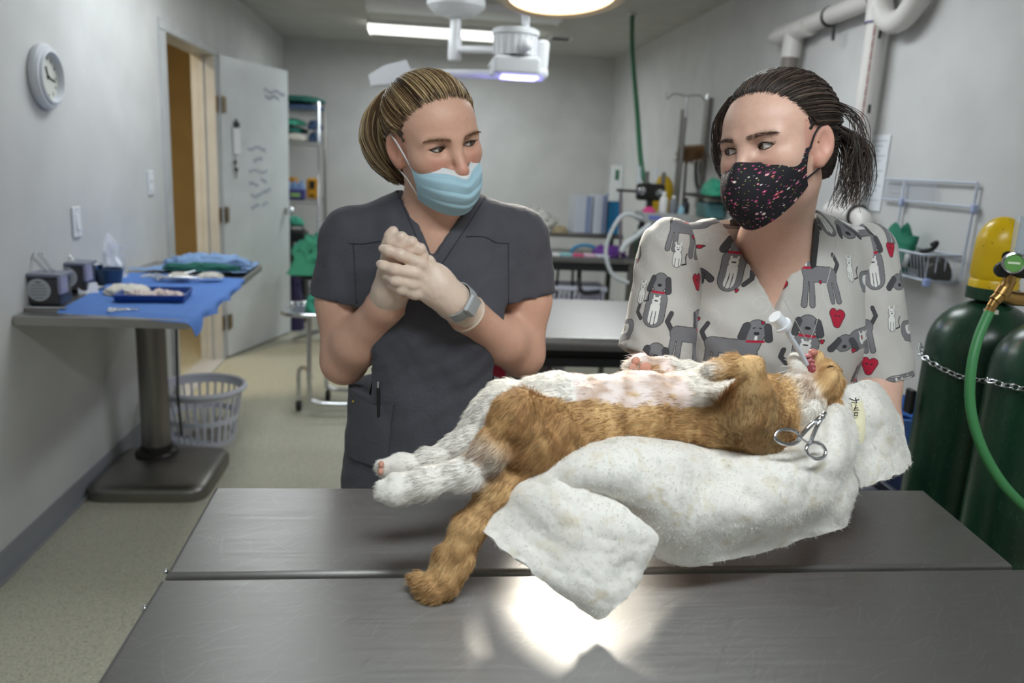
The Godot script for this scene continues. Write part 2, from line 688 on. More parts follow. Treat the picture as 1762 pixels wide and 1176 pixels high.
	for k in lines.size():
		var q: Array = lines[k]
		var loops: int = q[3] * 3
		var pts := []
		for s in loops * 4 + 1:
			var u := float(s) / (loops * 4)
			var ph := s * PI / 2
			pts.append(hinge + d * (q[0] + q[2] * u + 0.006 * cos(ph * 1.0)) + Vector3.UP * (q[1] + (0.012 + 0.010 * sin(s * 1.7 + k)) * sin(ph)) + side * 0.0012)
		writing.tube(pts, 0.0014, 4, false)
	structure("marker_writing", writing, ink, door)
	# a paper slip under a black clip, with keys below it
	var note := thing("hanging_note", "white paper slip under a black clip on the open door", "note", hinge + d * 0.16 + Vector3.UP * 1.42)
	var np := hinge + d * 0.165 + side * 0.008
	part("paper", Shape.new().box(np + Vector3.UP * 1.49, Vector3(0.085, 0.17, 0.003), 0.001, basis_ * Basis(Vector3(0, 0, 1), 0.06)), mat(rgb(240, 241, 244), 0.8), note)
	var cl := Shape.new().box(np + Vector3.UP * 1.60, Vector3(0.05, 0.035, 0.02), 0.004, basis_)
	cl.tube([np + Vector3.UP * 1.612 - d * 0.015, np + Vector3.UP * 1.64, np + Vector3.UP * 1.612 + d * 0.015], 0.003, 6)
	part("clip", cl, M.black, note)
	var keys := thing("key_bunch", "small dark keys hanging below the paper slip on the door", "keys", np - d * 0.03 + Vector3.UP * 1.2)
	var ks := Shape.new()
	var kp := np - d * 0.03 + side * 0.002
	ks.tube([kp + Vector3.UP * 1.405, kp + Vector3.UP * 1.36], 0.002, 5)
	part("ring", ks, M.dark_metal, keys)
	for q in 2:
		var kk := Shape.new()
		var o := kp + d * (q * 0.012 - 0.006) + Vector3.UP * (1.35 - q * 0.05)
		kk.lathe([Vector2(0, 0), Vector2(0.016, 0.001), Vector2(0.016, 0.005), Vector2(0, 0.006)], o, look_y(side))
		kk.box(o + Vector3.DOWN * 0.035, Vector3(0.009, 0.045, 0.003), 0.001, basis_)
		part("key", kk, M.dark_metal, keys)


# y along N
func look_y(nrm: Vector3) -> Basis:
	var y := nrm.normalized()
	var x := (Vector3.UP if absf(y.y) < 0.9 else Vector3.RIGHT).cross(y).normalized()
	return Basis(x, y, x.cross(y))


func fixture(label: String, at: Vector3, size: Vector2, lit: bool, energy: float) -> void:
	var f := thing("ceiling_light", label, "light", at - Vector3.UP * 0.085, "fluorescent ceiling fixtures")
	var wide := size.y
	var o := at
	part("housing", Shape.new().box(o - Vector3.UP * 0.015, Vector3(size.x, 0.03, wide), 0.004), M.lamp_white, f)
	var prof := []
	for k in 13:
		var a := PI * k / 12
		prof.append(Vector3(0, -0.03 - 0.05 * pow(sin(a), 0.6), wide * 0.47 * cos(a)))
	var rows := []
	for e in [-1, 1]:
		var line := []
		for p in prof:
			line.append(o + p + Vector3(e * size.x * 0.49, 0, 0))
		rows.append(line)
	var df := Shape.new().slab(rows, 0.003)
	part("diffuser", df, M.tube_glow if lit else M.lamp_white, f)
	for e in [-1, 1]:
		part("end_cap", Shape.new().box(o + Vector3(e * size.x * 0.495, -0.045, 0), Vector3(0.012, 0.06, wide * 0.96), 0.004), M.tube_glow if lit else M.lamp_white, f)
	if lit:
		panel_light("tube_light", o - Vector3.UP * 0.09, Vector2(size.x * 0.95, wide * 0.8), energy, Color(0.95, 0.985, 1.0))


func build_ceiling_lights() -> void:
	var top := 2.495
	fixture("lit fluorescent wrap fixture on the ceiling behind the surgical lamp arms", Vector3(0.2, top, -7.0), Vector2(1.36, 0.3), true, 2.6)
	fixture("unlit fluorescent fixture beside the lit one at the lamp mount", Vector3(0.25, top, -5.95), Vector2(1.36, 0.3), false, 0.0)
	fixture("lit fluorescent fixture on the ceiling above the instrument stand", Vector3(-0.73, top, -3.8), Vector2(0.40, 1.4), true, 1.5)
	fixture("lit fluorescent fixture on the ceiling right above the operating table", Vector3(0.35, top, -0.2), Vector2(1.3, 0.34), true, 2.6)
	fixture("added unseen fluorescent fixture on the ceiling, brightening the wall with the waste pipes", Vector3(0.95, top, -3.2), Vector2(0.34, 1.3), true, 1.5)  # made-up fixture out of view, added to spread light over wall and back
	# grille in the ceiling
	var g := thing("ceiling_vent", "small square vent in the ceiling", "vent", Vector3(1.12, top - 0.012, -7.1))
	part("frame", Shape.new().box(Vector3(1.12, top - 0.006, -7.1), Vector3(0.2, 0.012, 0.2), 0.003), M.lamp_white, g)
	for k in 5:
		part("slat", Shape.new().box(Vector3(1.12, top - 0.013, -7.16 + k * 0.03), Vector3(0.15, 0.004, 0.012), 0.001), M.dark_metal, g)


func build_table() -> void:
	# two long steel panels with a gap between them, on a column with a base
	var t := thing("operating_table", "brushed stainless steel operating table with two long top panels", "table", Vector3(0.29, 0, -0.99))
	var y := 0.9
	var far := [Vector3(-0.332, y, -1.278), Vector3(0.924, y, -1.276), Vector3(0.888, y, -1.0), Vector3(-0.325, y, -0.992)]
	var near := [Vector3(-0.327, y, -0.980), Vector3(0.912, y, -0.988), Vector3(0.905, y, -0.45), Vector3(-0.327, y, -0.45)]
	for q in [far, near]:
		part("top_panel", panel_shape(q, 0.022, 0.007), M.table, t)
	# little screws on the end edge
	for p in [Vector3(-0.333, y - 0.012, -1.02), Vector3(-0.331, y - 0.012, -0.93)]:
		part("screw", Shape.new().ball(p, Vector3(0.004, 0.004, 0.004), Basis(), 8, 6), M.chrome, t)
	var fr := Shape.new()
	for z in [-1.2, -1.06, -0.92, -0.55]:
		fr.box(Vector3(0.29, y - 0.045, z), Vector3(1.1, 0.04, 0.03), 0.003)
	for x in [-0.15, 0.29, 0.73]:
		fr.box(Vector3(x, y - 0.075, -0.87), Vector3(0.05, 0.03, 0.72), 0.003)
	part("top_frame", fr, M.dull_steel, t)
	part("column", Shape.new().lathe([Vector2(0.075, 0.06), Vector2(0.07, 0.5), Vector2(0.055, 0.5), Vector2(0.055, 0.81)], Vector3(0.29, 0, -0.87)), M.dull_steel, t)
	part("base", base_shape(Vector3(0.29, 0, -0.87), 0.62, 0.5, 0.07), M.dull_steel, t)


# a flat four-cornered panel with a rounded upper edge
func panel_shape(q: Array, thick: float, r: float) -> Shape:
	var s := Shape.new()
	var mid := Vector3.ZERO
	for p in q: mid += p / 4.0
	var rings := []
	var steps := 4
	for k in steps + 1:
		var a := PI / 2 * k / steps
		var ring := []
		for p in q:
			var o: Vector3 = p - mid
			var inset := r * (1 - sin(a))
			var d := Vector3(signf(o.x), 0, signf(o.z))
			ring.append([p - d * inset + Vector3.UP * (-r + r * cos(a)), (d * sin(a) + Vector3.UP * cos(a)).normalized(), d * sin(a), Vector3.UP * cos(a)])
		rings.append(ring)
	var top := []
	for e in rings[0]: top.append(e[0])
	s.face(top)
	for k in steps:
		for i in 4:
			var j := (i + 1) % 4
			var edge: Vector3 = (q[j] - q[i]).normalized()
			var outw := Vector3.UP.cross(edge).normalized()
			if outw.dot(q[i] - mid) < 0: outw = -outw
			var a0 := PI / 2 * k / steps
			var a1 := PI / 2 * (k + 1) / steps
			var n0 := outw * sin(a0) + Vector3.UP * cos(a0)
			var n1 := outw * sin(a1) + Vector3.UP * cos(a1)
			s.quad(s.vert(rings[k][i][0], n0), s.vert(rings[k][j][0], n0), s.vert(rings[k + 1][j][0], n1), s.vert(rings[k + 1][i][0], n1))
	var low := []
	for p in q: low.append(p + Vector3.DOWN * thick)
	for i in 4:
		var j := (i + 1) % 4
		s.face([rings[steps][i][0], rings[steps][j][0], low[j], low[i]])
	s.face([low[3], low[2], low[1], low[0]])
	for k in s.v.size():   # the brushing runs along x
		s.t[k] = Vector2(s.v[k].z, s.v[k].x)
	return s


# a low foot with rounded corners and a sloping upper face
func base_shape(at: Vector3, wide: float, deep: float, high: float) -> Shape:
	var s := Shape.new()
	var rings := []
	for lev in [[0.0, 0.0], [high * 0.45, 0.0], [high * 0.62, 0.006], [high * 0.75, 0.02], [high * 0.85, 0.05], [high, 0.2]]:
		var ring := []
		for k in 40:
			var a := TAU * k / 40
			var cx := signf(cos(a)) * pow(absf(cos(a)), 0.28)
			var cz := signf(sin(a)) * pow(absf(sin(a)), 0.28)
			ring.append(at + Vector3(cx * (wide / 2 - lev[1]), lev[0], cz * (deep / 2 - lev[1] * 0.9)))
		ring.append(ring[0])
		rings.append(ring)
	s.net(rings, true)
	var cap: Array = rings[rings.size() - 1].slice(0, 40)
	s.face(cap)
	return s


# rows of points over a four-cornered patch, lifted by noise
func patch(a: Vector3, b: Vector3, c: Vector3, d: Vector3, nu: int, nv: int, lift: float, freq: float, seed_ := 0.0) -> Array:
	var rows := []
	for j in nv + 1:
		var line := []
		for i in nu + 1:
			var u := float(i) / nu
			var v := float(j) / nv
			var p := a.lerp(b, u).lerp(d.lerp(c, u), v)
			p.y += lift * (0.5 + 0.5 * noise.get_noise_3d(p.x * freq, seed_, p.z * freq))
			line.append(p)
		rows.append(line)
	return rows


# a soft heap: a closed flattened lump with folds
func heap(at: Vector3, size: Vector3, lumps: float, seed_: float, turn := 0.0, sides := 28, rings := 14) -> Shape:
	var s := Shape.new()
	var rows := []
	for j in rings + 1:
		var e := PI / 2 * j / rings
		var line := []
		for k in sides + 1:
			var a := TAU * (k % sides) / sides
			var sq := pow(pow(absf(cos(a)), 3.0) + pow(absf(sin(a)), 3.0), -1.0 / 3.0)
			var o := Vector3(cos(a) * cos(e) * sq, pow(sin(e), 0.7), sin(a) * cos(e) * sq)
			var w := 1.0 + lumps * noise.get_noise_3d(o.x * 2.2 + seed_, o.y * 3.0, o.z * 2.2)
			o = Vector3(o.x * size.x * w, o.y * size.y * (1.0 + lumps * 1.4 * noise.get_noise_3d(o.x * 3.0, seed_, o.z * 3.0)), o.z * size.z * w)
			line.append(at + o.rotated(Vector3.UP, turn))
		rows.append(line)
	s.net(rows, true)
	var foot := rows[0].slice(0, sides) as Array
	s.face(foot)
	return s


func build_left_side() -> void:
	var l := -1.371
	# the round wall clock
	var cp := on_x(72, 132, l)
	var out := look_y(Vector3.RIGHT)
	var ck := thing("wall_clock", "round white wall clock with dark hands", "clock", cp - Vector3.UP * 0.115)
	part("case", Shape.new().lathe([Vector2(0.108, 0.0), Vector2(0.114, 0.008), Vector2(0.114, 0.022), Vector2(0.106, 0.032), Vector2(0.096, 0.034), Vector2(0.092, 0.04), Vector2(0.086, 0.042), Vector2(0.082, 0.036), Vector2(0.080, 0.02)], cp, out, 48), mat(rgb(214, 217, 224), 0.3), ck)
	part("dial", Shape.new().lathe([Vector2(0.082, 0.02), Vector2(0.0, 0.0201)], cp, out, 40), mat(rgb(205, 206, 198), 0.6), ck)
	for k in 12:
		var a := TAU * k / 12
		part("hour_mark", Shape.new().box(cp + Vector3(0.0205, cos(a) * 0.066, -sin(a) * 0.066), Vector3(0.001, 0.014, 0.004), 0.0003, Basis(Vector3.RIGHT, -a)), M.dark_metal, ck)
	for q in [[TAU * 11.28 / 12, 0.042, 0.008], [TAU * 17.0 / 60, 0.062, 0.006]]:
		var a: float = q[0]
		# seen from the room the dial runs clockwise: right is towards -z
		var dir := Vector3(0, cos(a), -sin(a))
		part("hand", Shape.new().box(cp + Vector3(0.0225, 0, 0) + dir * q[1] * 0.42, Vector3(0.0015, q[1], q[2]), 0.0005, Basis(Vector3.RIGHT, -a)), M.black, ck)
	part("hub", Shape.new().lathe([Vector2(0.006, 0.02), Vector2(0.006, 0.026), Vector2(0, 0.026)], cp, out, 12), M.black, ck)
	# switch and socket plates
	var plates := [[on_x(130, 382, l), "white single switch plate on the wall above the instrument stand", "switch", 1], [on_x(258, 315, l), "white double switch plate on the wall beside the doorway", "switch", 2]]
	for q in plates:
		var p: Vector3 = q[0]
		var o := thing("wall_plate", q[1], q[2], p - Vector3.UP * 0.06)
		part("cover", Shape.new().box(p + Vector3(0.004, 0, 0), Vector3(0.008, 0.12, 0.078), 0.003), M.white_plastic, o)
		for k in q[3]:
			var y: float = (k - (q[3] - 1) * 0.5) * 0.05
			part("rocker", Shape.new().box(p + Vector3(0.009, y, 0), Vector3(0.006, 0.03 if q[3] == 2 else 0.062, 0.03), 0.002, Basis(Vector3.BACK, 0.06)), M.lamp_white, o)
		for s in [-1, 1]:
			part("screw", Shape.new().lathe([Vector2(0.003, 0.008), Vector2(0.002, 0.0095), Vector2(0, 0.0095)], p + Vector3(0, s * 0.048, 0), out, 8), M.steel, o)
	# the instrument stand: steel top on a column with a square foot
	var y := 0.86
	var st := thing("instrument_stand", "stainless steel instrument table on one column under the wall clock", "table", Vector3(-1.18, 0, -3.55))
	var q4 := [Vector3(l + 0.004, y, -4.26), Vector3(-0.83, y, -4.26), Vector3(-0.80, y, -2.80), Vector3(l + 0.004, y, -2.80)]
	part("top", panel_shape(q4, 0.032, 0.006), M.steel, st)
	part("bolt", Shape.new().lathe([Vector2(0, -0.02), Vector2(0.012, -0.018), Vector2(0.012, 0)], Vector3(-1.3, y - 0.032, -2.9)), M.black, st)
	part("column", Shape.new().lathe([Vector2(0.062, 0.07), Vector2(0.062, 0.828)], Vector3(-1.18, 0, -3.58), Basis(), 32), M.dull_steel, st)
	part("collar", Shape.new().lathe([Vector2(0.09, 0.065), Vector2(0.092, 0.082), Vector2(0.085, 0.092), Vector2(0.07, 0.098), Vector2(0.068, 0.115), Vector2(0.062, 0.12)], Vector3(-1.18, 0, -3.58), Basis(), 32), M.dark_metal, st)
	part("foot", base_shape(Vector3(-1.12, 0, -3.46), 0.49, 0.52, 0.078), M.dull_steel, st)
	# the long thin rod that reaches into the basket
	single("thin_rod", Shape.new().tube([on_z(303, 555, -3.75), Vector3(-1.12, 0.31, -3.72), Vector3(-1.105, 0.115, -3.70)], 0.006, 8), M.dark_metal, "thin dark metal rod hanging down into the laundry basket", "rod")
	# surgical drape
	var rows := []
	var a0 := on_y(100, 538, y + 0.004)
	var b0 := Vector3(-0.80, y + 0.004, -2.795)
	var c0 := Vector3(-0.812, y + 0.004, -3.72)
	var d0 := on_y(228, 470, y + 0.004)
	for j in 25:
		var line := []
		var v := float(j) / 24
		for i in 37:
			var u := float(i) / 36 * 1.16 - 0.02
			var p := a0.lerp(b0, minf(u, 1.0)).lerp(d0.lerp(c0, minf(u, 1.0)), v)
			p.y += 0.006 * maxf(0.0, noise.get_noise_3d(p.x * 5.0, 2.0, p.z * 9.0)) + 0.003
			if u > 1.0:   # hangs over the edge
				var h := (u - 1.0)
				var drop := h * 0.42 * (0.75 + 0.5 * noise.get_noise_2d(p.z * 4.0, 3.0)) * (1.0 - 0.55 * v)
				p.y -= drop
				p.x += minf(h * 0.35, 0.012) + 0.010 * sin(p.z * 26.0) * h * 6.0
				p.x += 0.02 * h * 6.0 * (1.0 - v)
			line.append(p)
		if j == 0:
			for i in line.size():
				line[i] = line[i] + Vector3(0, -0.012, 0.012)
		rows.append(line)
	single("surgical_drape", Shape.new().slab(rows, 0.0015), M.drape_blue, "deep blue cloth drape under the swabs and tray on the instrument stand", "drape")
	rows = []
	var e0 := on_y(219, 468, y + 0.006)
	var f0 := Vector3(-0.826, y + 0.006, -3.82)
	var g0 := Vector3(-0.838, y + 0.006, -4.255)
	var h0 := Vector3(-1.17, y + 0.006, -4.255)
	for j in 25:
		var line := []
		for i in 31:
			var u := float(i) / 30
			var v := float(j) / 24
			var p := e0.lerp(f0, u).lerp(h0.lerp(g0, u), v)
			var k := maxf(0.0, 1.0 - v * 5.0)
			p.y += 0.004 + 0.016 * absf(noise.get_noise_3d(p.x * 4.0, 8.0, p.z * 8.0)) + 0.014 * k * (0.6 + noise.get_noise_2d(p.x * 9.0, 1.0)) 
			line.append(p)
		rows.append(line)
	single("folded_drape", Shape.new().slab(rows, 0.0015), M.drape_pale, "pale blue crumpled cloth under the rolled gown on the instrument stand", "drape")
	# a rolled gown with a green wrap at the far end
	var gp := on_y(352, 462, y + 0.02)
	var gown := thing("rolled_gown", "light blue gown rolled in a green wrap on the instrument stand", "gown", gp)
	part("wrap", heap(gp + Vector3(0.0, 0, 0.05), Vector3(0.17, 0.035, 0.045), 0.25, 5.0, 0.1), M.cloth_teal, gown)
	part("roll", heap(gp + Vector3(0.02, 0.012, 0.0), Vector3(0.19, 0.055, 0.055), 0.3, 9.0, 0.15), M.drape_pale, gown)
	for q in [[308, 482, 0.045], [362, 482, 0.05]]:
		var p := on_y(q[0], q[1] - 4, y + 0.026)
		single("gauze_swab", heap(p, Vector3(q[2], 0.022, 0.028), 0.3, q[0] * 0.1, 0.2), M.gauze, "small white swab lying before the rolled gown", "gauze", "swabs before the gown")
	# instruments in a heap
	var ip := on_y(290, 482, y + 0.014)
	var pile_rng := RandomNumberGenerator.new()
	pile_rng.seed = 4
	for k in 9:
		var p := ip + Vector3(pile_rng.randf_range(-0.11, 0.10), 0.006 + pile_rng.randf() * 0.016, pile_rng.randf_range(-0.05, 0.05))
		forceps_shape(p, pile_rng.randf_range(-0.9, 0.9), pile_rng.randf_range(-0.12, 0.2), 0.13)
	forceps_shape(on_y(213, 533, y + 0.012), 0.25, 0.0, 0.1, "small dark forceps lying alone on the blue drape near its edge")
	# gauze pad and the blue tray of swabs
	single("gauze_pad", heap(on_y(221, 505, y + 0.012), Vector3(0.085, 0.035, 0.06), 0.18, 3.3, 0.15), M.gauze, "thick off-white gauze pad folded on the blue drape", "gauze")
	var tp := on_y(266, 513, y + 0.01)
	var tray := thing("blue_tray", "shallow dark blue plastic tray holding swabs", "tray", tp)
	var tr := Shape.new()
	var tb := Basis(Vector3.UP, 0.12)
	tr.box(tp + Vector3(0, 0.004, 0), Vector3(0.23, 0.006, 0.19), 0.002, tb)
	for s in [-1, 1]:
		tr.box(tp + tb * Vector3(s * 0.118, 0.014, 0), Vector3(0.007, 0.028, 0.2), 0.002, tb * Basis(Vector3.BACK, -s * 0.35))
		tr.box(tp + tb * Vector3(0, 0.014, s * 0.098), Vector3(0.24, 0.028, 0.007), 0.002, tb * Basis(Vector3.RIGHT, s * 0.35))
	part("dish", tr, mat(rgb(28, 66, 140), 0.35), tray)
	for k in 5:
		var p := tp + tb * Vector3(-0.06 + 0.035 * k, 0.008, 0.03 * sin(k * 2.1))
		single("wet_swab", heap(p, Vector3(0.032, 0.02, 0.026), 0.45, k * 2.7, k * 0.8), mat(rgb(222, 205, 200), 0.7), "crumpled stained swab in the blue tray", "gauze", "swabs in the blue tray")
	# steel pan with the two soaking jars
	var pan := thing("steel_pan", "flat steel pan with a wire handle under the grey boxes", "tray", on_y(82, 524, y + 0.001))
	var pc := on_y(84, 526, y + 0.006)
	part("pan", panel_shape([pc + Vector3(-0.09, 0, -0.34), pc + Vector3(0.10, 0, -0.34), pc + Vector3(0.10, 0, 0.075), pc + Vector3(-0.09, 0, 0.075)], 0.006, 0.003), M.steel, pan)
	part("handle", Shape.new().tube(curve([pc + Vector3(0.09, 0.006, 0.07), pc + Vector3(-0.05, 0.006, 0.075), pc + Vector3(-0.085, 0.018, 0.10), pc + Vector3(-0.115, 0.03, 0.085), pc + Vector3(-0.11, 0.022, 0.05)], 5), 0.0045, 7), M.chrome, pan)
	soak_box(on_y(84, 522, y + 0.012), 2, "grey plastic soaking box with a round white label and two hooks")
	soak_box(on_y(120, 498, y + 0.012) + Vector3(0.02, 0, 0), 1, "grey plastic soaking box with a round white label and one hook")
	# bowls
	var bp := on_y(152, 487, y + 0.002)
	var bowl := thing("steel_bowl", "shiny steel bowl standing on a black cup", "bowl", bp)
	part("cup", Shape.new().lathe([Vector2(0, 0), Vector2(0.045, 0), Vector2(0.05, 0.05), Vector2(0.046, 0.05)], bp), M.black, bowl)
	part("bowl", Shape.new().lathe([Vector2(0.03, 0.05), Vector2(0.055, 0.056), Vector2(0.062, 0.08), Vector2(0.064, 0.082), Vector2(0.058, 0.08), Vector2(0.03, 0.06), Vector2(0, 0.058)], bp), M.chrome, bowl)
	var b2 := on_y(181, 488, y + 0.002) + Vector3(0.02, 0, 0)
	single("blue_cup", Shape.new().lathe([Vector2(0, 0.0), Vector2(0.045, 0.0), Vector2(0.055, 0.065), Vector2(0.05, 0.065), Vector2(0.042, 0.006), Vector2(0, 0.005)], b2), mat(rgb(46, 72, 104), 0.3), "dark blue cup beside the steel bowl", "cup")
	var b3 := on_y(165, 500, y + 0.002)
	single("small_dish", Shape.new().lathe([Vector2(0, 0), Vector2(0.02, 0.0), Vector2(0.034, 0.012), Vector2(0.036, 0.013), Vector2(0.02, 0.004), Vector2(0, 0.003)], b3), M.chrome, "small shallow steel dish at the edge of the drape", "dish")
	var lp := on_y(152, 506, y + 0.002)
	single("paper_card", Shape.new().box(lp + Vector3(0, 0.02, 0), Vector3(0.07, 0.05, 0.003), 0.001, Basis(Vector3.UP, 0.5) * Basis(Vector3.RIGHT, -0.5)), mat(rgb(228, 230, 240), 0.7), "white paper card leaning near the second soaking box", "card")
	# clear plastic bag with creases
	var gp2 := on_y(192, 478, y + 0.002)
	var film := mat(Color(0.92, 0.94, 1.0, 0.38), 0.12)
	film.transparency = BaseMaterial3D.TRANSPARENCY_ALPHA
	var bag := thing("clear_bag", "clear crumpled plastic bag standing behind the cups on the instrument stand", "bag", gp2)
	var rows2 := []
	for j in 15:
		var line := []
		for k in 25:
			var a := TAU * (k % 24) / 24.0
			var v := float(j) / 14
			var w := (0.085 - 0.035 * v) * (1.0 + 0.35 * noise.get_noise_3d(cos(a) * 2.0, v * 3.0, sin(a) * 2.0))
			line.append(gp2 + Vector3(cos(a) * w * 0.7 - 0.03 * v, v * 0.17 * (1.0 + 0.2 * sin(a)), sin(a) * w * 1.25 - 0.05 * v))
		rows2.append(line)
	part("film", Shape.new().net(rows2, true), film, bag)
	part("seal", Shape.new().tube([gp2 + Vector3(-0.06, 0.20, 0.06), gp2 + Vector3(-0.02, 0.16, -0.0), gp2 + Vector3(0.03, 0.12, -0.08)], 0.006, 6, true, false, 0.4), mat(rgb(225, 226, 245), 0.25), bag)
	# the laundry basket
	basket("laundry_basket", "round white plastic laundry basket on the floor behind the column", on_y(350, 757, 0.0), 0.15, 0.20, 0.29)
	var lc := on_y(350, 757, 0.0) + Vector3(-0.03, 0.006, 0.0)
	for k in 3:
		single("crumpled_paper", heap(lc + Vector3(-0.06 + 0.09 * k, 0.004, 0.03 * k - 0.04), Vector3(0.036, 0.07 + 0.02 * k, 0.036), 0.3, k * 4.0, k), M.gauze, "crumpled white paper lying in the laundry basket", "paper", "papers in the laundry basket")


# a box for soaking instruments: tapered body, lid, round label, bent wire hooks
func soak_box(at: Vector3, hooks: int, label: String) -> void:
	var o := thing("soaking_box", label, "box", at)
	var body := Shape.new()
	body.box(at + Vector3(0, 0.05, 0), Vector3(0.125, 0.1, 0.1), 0.008)
	part("body", body, mat(rgb(62, 62, 66), 0.25), o)
	part("lid", Shape.new().box(at + Vector3(0, 0.106, 0), Vector3(0.14, 0.014, 0.115), 0.005), mat(rgb(112, 116, 132), 0.3), o)
	var lab := Shape.new().lathe([Vector2(0.040, 0.0), Vector2(0.040, 0.001), Vector2(0.0, 0.0011)], at + Vector3(-0.008, 0.056, 0.05), look_y(Vector3.BACK), 28)
	var lb := part("label", lab, mat(rgb(188, 192, 198), 0.7), o)
	var ink := Shape.new()
	for k in 6:
		var w: float = [0.018, 0.045, 0.055, 0.055, 0.048, 0.03][k]
		ink.box(at + Vector3(-0.008, 0.083 - k * 0.011, 0.0515), Vector3(w, 0.003 if k else 0.006, 0.0004), 0.0001)
	part("print", ink, mat(rgb(110, 114, 120), 0.8), lb)
	part("corner_grip", Shape.new().box(at + Vector3(0.064, 0.075, 0.03), Vector3(0.016, 0.07, 0.06), 0.006), mat(rgb(150, 150, 178), 0.25), o)
	for k in hooks:
		var h := at + Vector3(-0.03 + 0.028 * k, 0.112, 0.0)
		for s in [0.0, 0.010]:
			part("hook", Shape.new().tube(curve([h + Vector3(0.03 + s, 0, 0.01), h + Vector3(-0.005 + s, 0.04, 0), h + Vector3(-0.02 + s, 0.058, 0), h + Vector3(-0.016 + s, 0.068, 0)], 4), 0.0024, 6), M.chrome, o)


# scissor-like forceps lying flat
func forceps_shape(at: Vector3, turn: float, tilt: float, length: float, label := "shiny steel instrument in the heap on the pale blue cloth") -> void:
	var b := Basis(Vector3.UP, turn) * Basis(Vector3.BACK, tilt)
	var o := thing("forceps", label, "forceps", at, "instruments heaped on the stand" if label.begins_with("shiny") else "")
	for s in [-1.0, 1.0]:
		var arm := Shape.new()
		arm.tube([at + b * Vector3(length * 0.5, 0, 0), at + b * Vector3(length * 0.1, 0, s * 0.003), at + b * Vector3(-length * 0.3, 0, s * 0.014)], [0.0022, 0.0042, 0.003], 6)
		part("arm", arm, M.chrome, o)
		var ring := []
		for k in 12:
			var a := TAU * k / 12
			ring.append(at + b * Vector3(-length * 0.38 + cos(a) * 0.013, 0, s * 0.018 + sin(a) * 0.010))
		part("finger_ring", Shape.new().tube(ring, 0.0024, 6, false, true), M.chrome, o)
	part("pivot", Shape.new().ball(at + b * Vector3(length * 0.12, 0.002, 0), Vector3(0.005, 0.004, 0.005), Basis(), 8, 6), M.chrome, o)


# a slotted basket: floor, ribs, bands and a rolled rim
func basket(called: String, label: String, at: Vector3, r0: float, r1: float, high: float) -> void:
	var o := thing(called, label, "basket", at)
	var white := mat(rgb(214, 217, 228), 0.4)
	var lean := func(f: float) -> float: return lerpf(r0, r1, f)
	part("bottom", Shape.new().lathe([Vector2(0, 0.0), Vector2(r0, 0.0), Vector2(r0, 0.008), Vector2(0, 0.008)], at, Basis(), 40), white, o)
	for q in [[0.0, 0.10], [0.40, 0.50], [0.86, 0.95]]:
		var f0: float = q[0]
		var f1: float = q[1]
		part("band", Shape.new().lathe([Vector2(lean.call(f0) - 0.004, f0 * high), Vector2(lean.call(f0), f0 * high), Vector2(lean.call(f1), f1 * high), Vector2(lean.call(f1) - 0.004, f1 * high), Vector2(lean.call(f0) - 0.004, f0 * high)], at, Basis(), 48), white, o)
	for k in 30:
		var a := TAU * k / 30
		var d := Vector3(cos(a), 0, sin(a))
		var p0: Vector3 = at + d * (lean.call(0.08) - 0.002) + Vector3.UP * high * 0.08
		var p1: Vector3 = at + d * (lean.call(0.88) - 0.002) + Vector3.UP * high * 0.88
		var ax := (p1 - p0).normalized()
		part("rib", Shape.new().box((p0 + p1) / 2, Vector3(0.004, p0.distance_to(p1), 0.012), 0.001, Basis(d, ax, d.cross(ax))), white, o)
	var rim := []
	for k in 48:
		var a := TAU * k / 48
		rim.append(at + Vector3(cos(a) * (r1 + 0.006), high * 0.97, sin(a) * (r1 + 0.006)))
	part("rim", Shape.new().tube(rim, 0.013, 8, false, true), white, o)


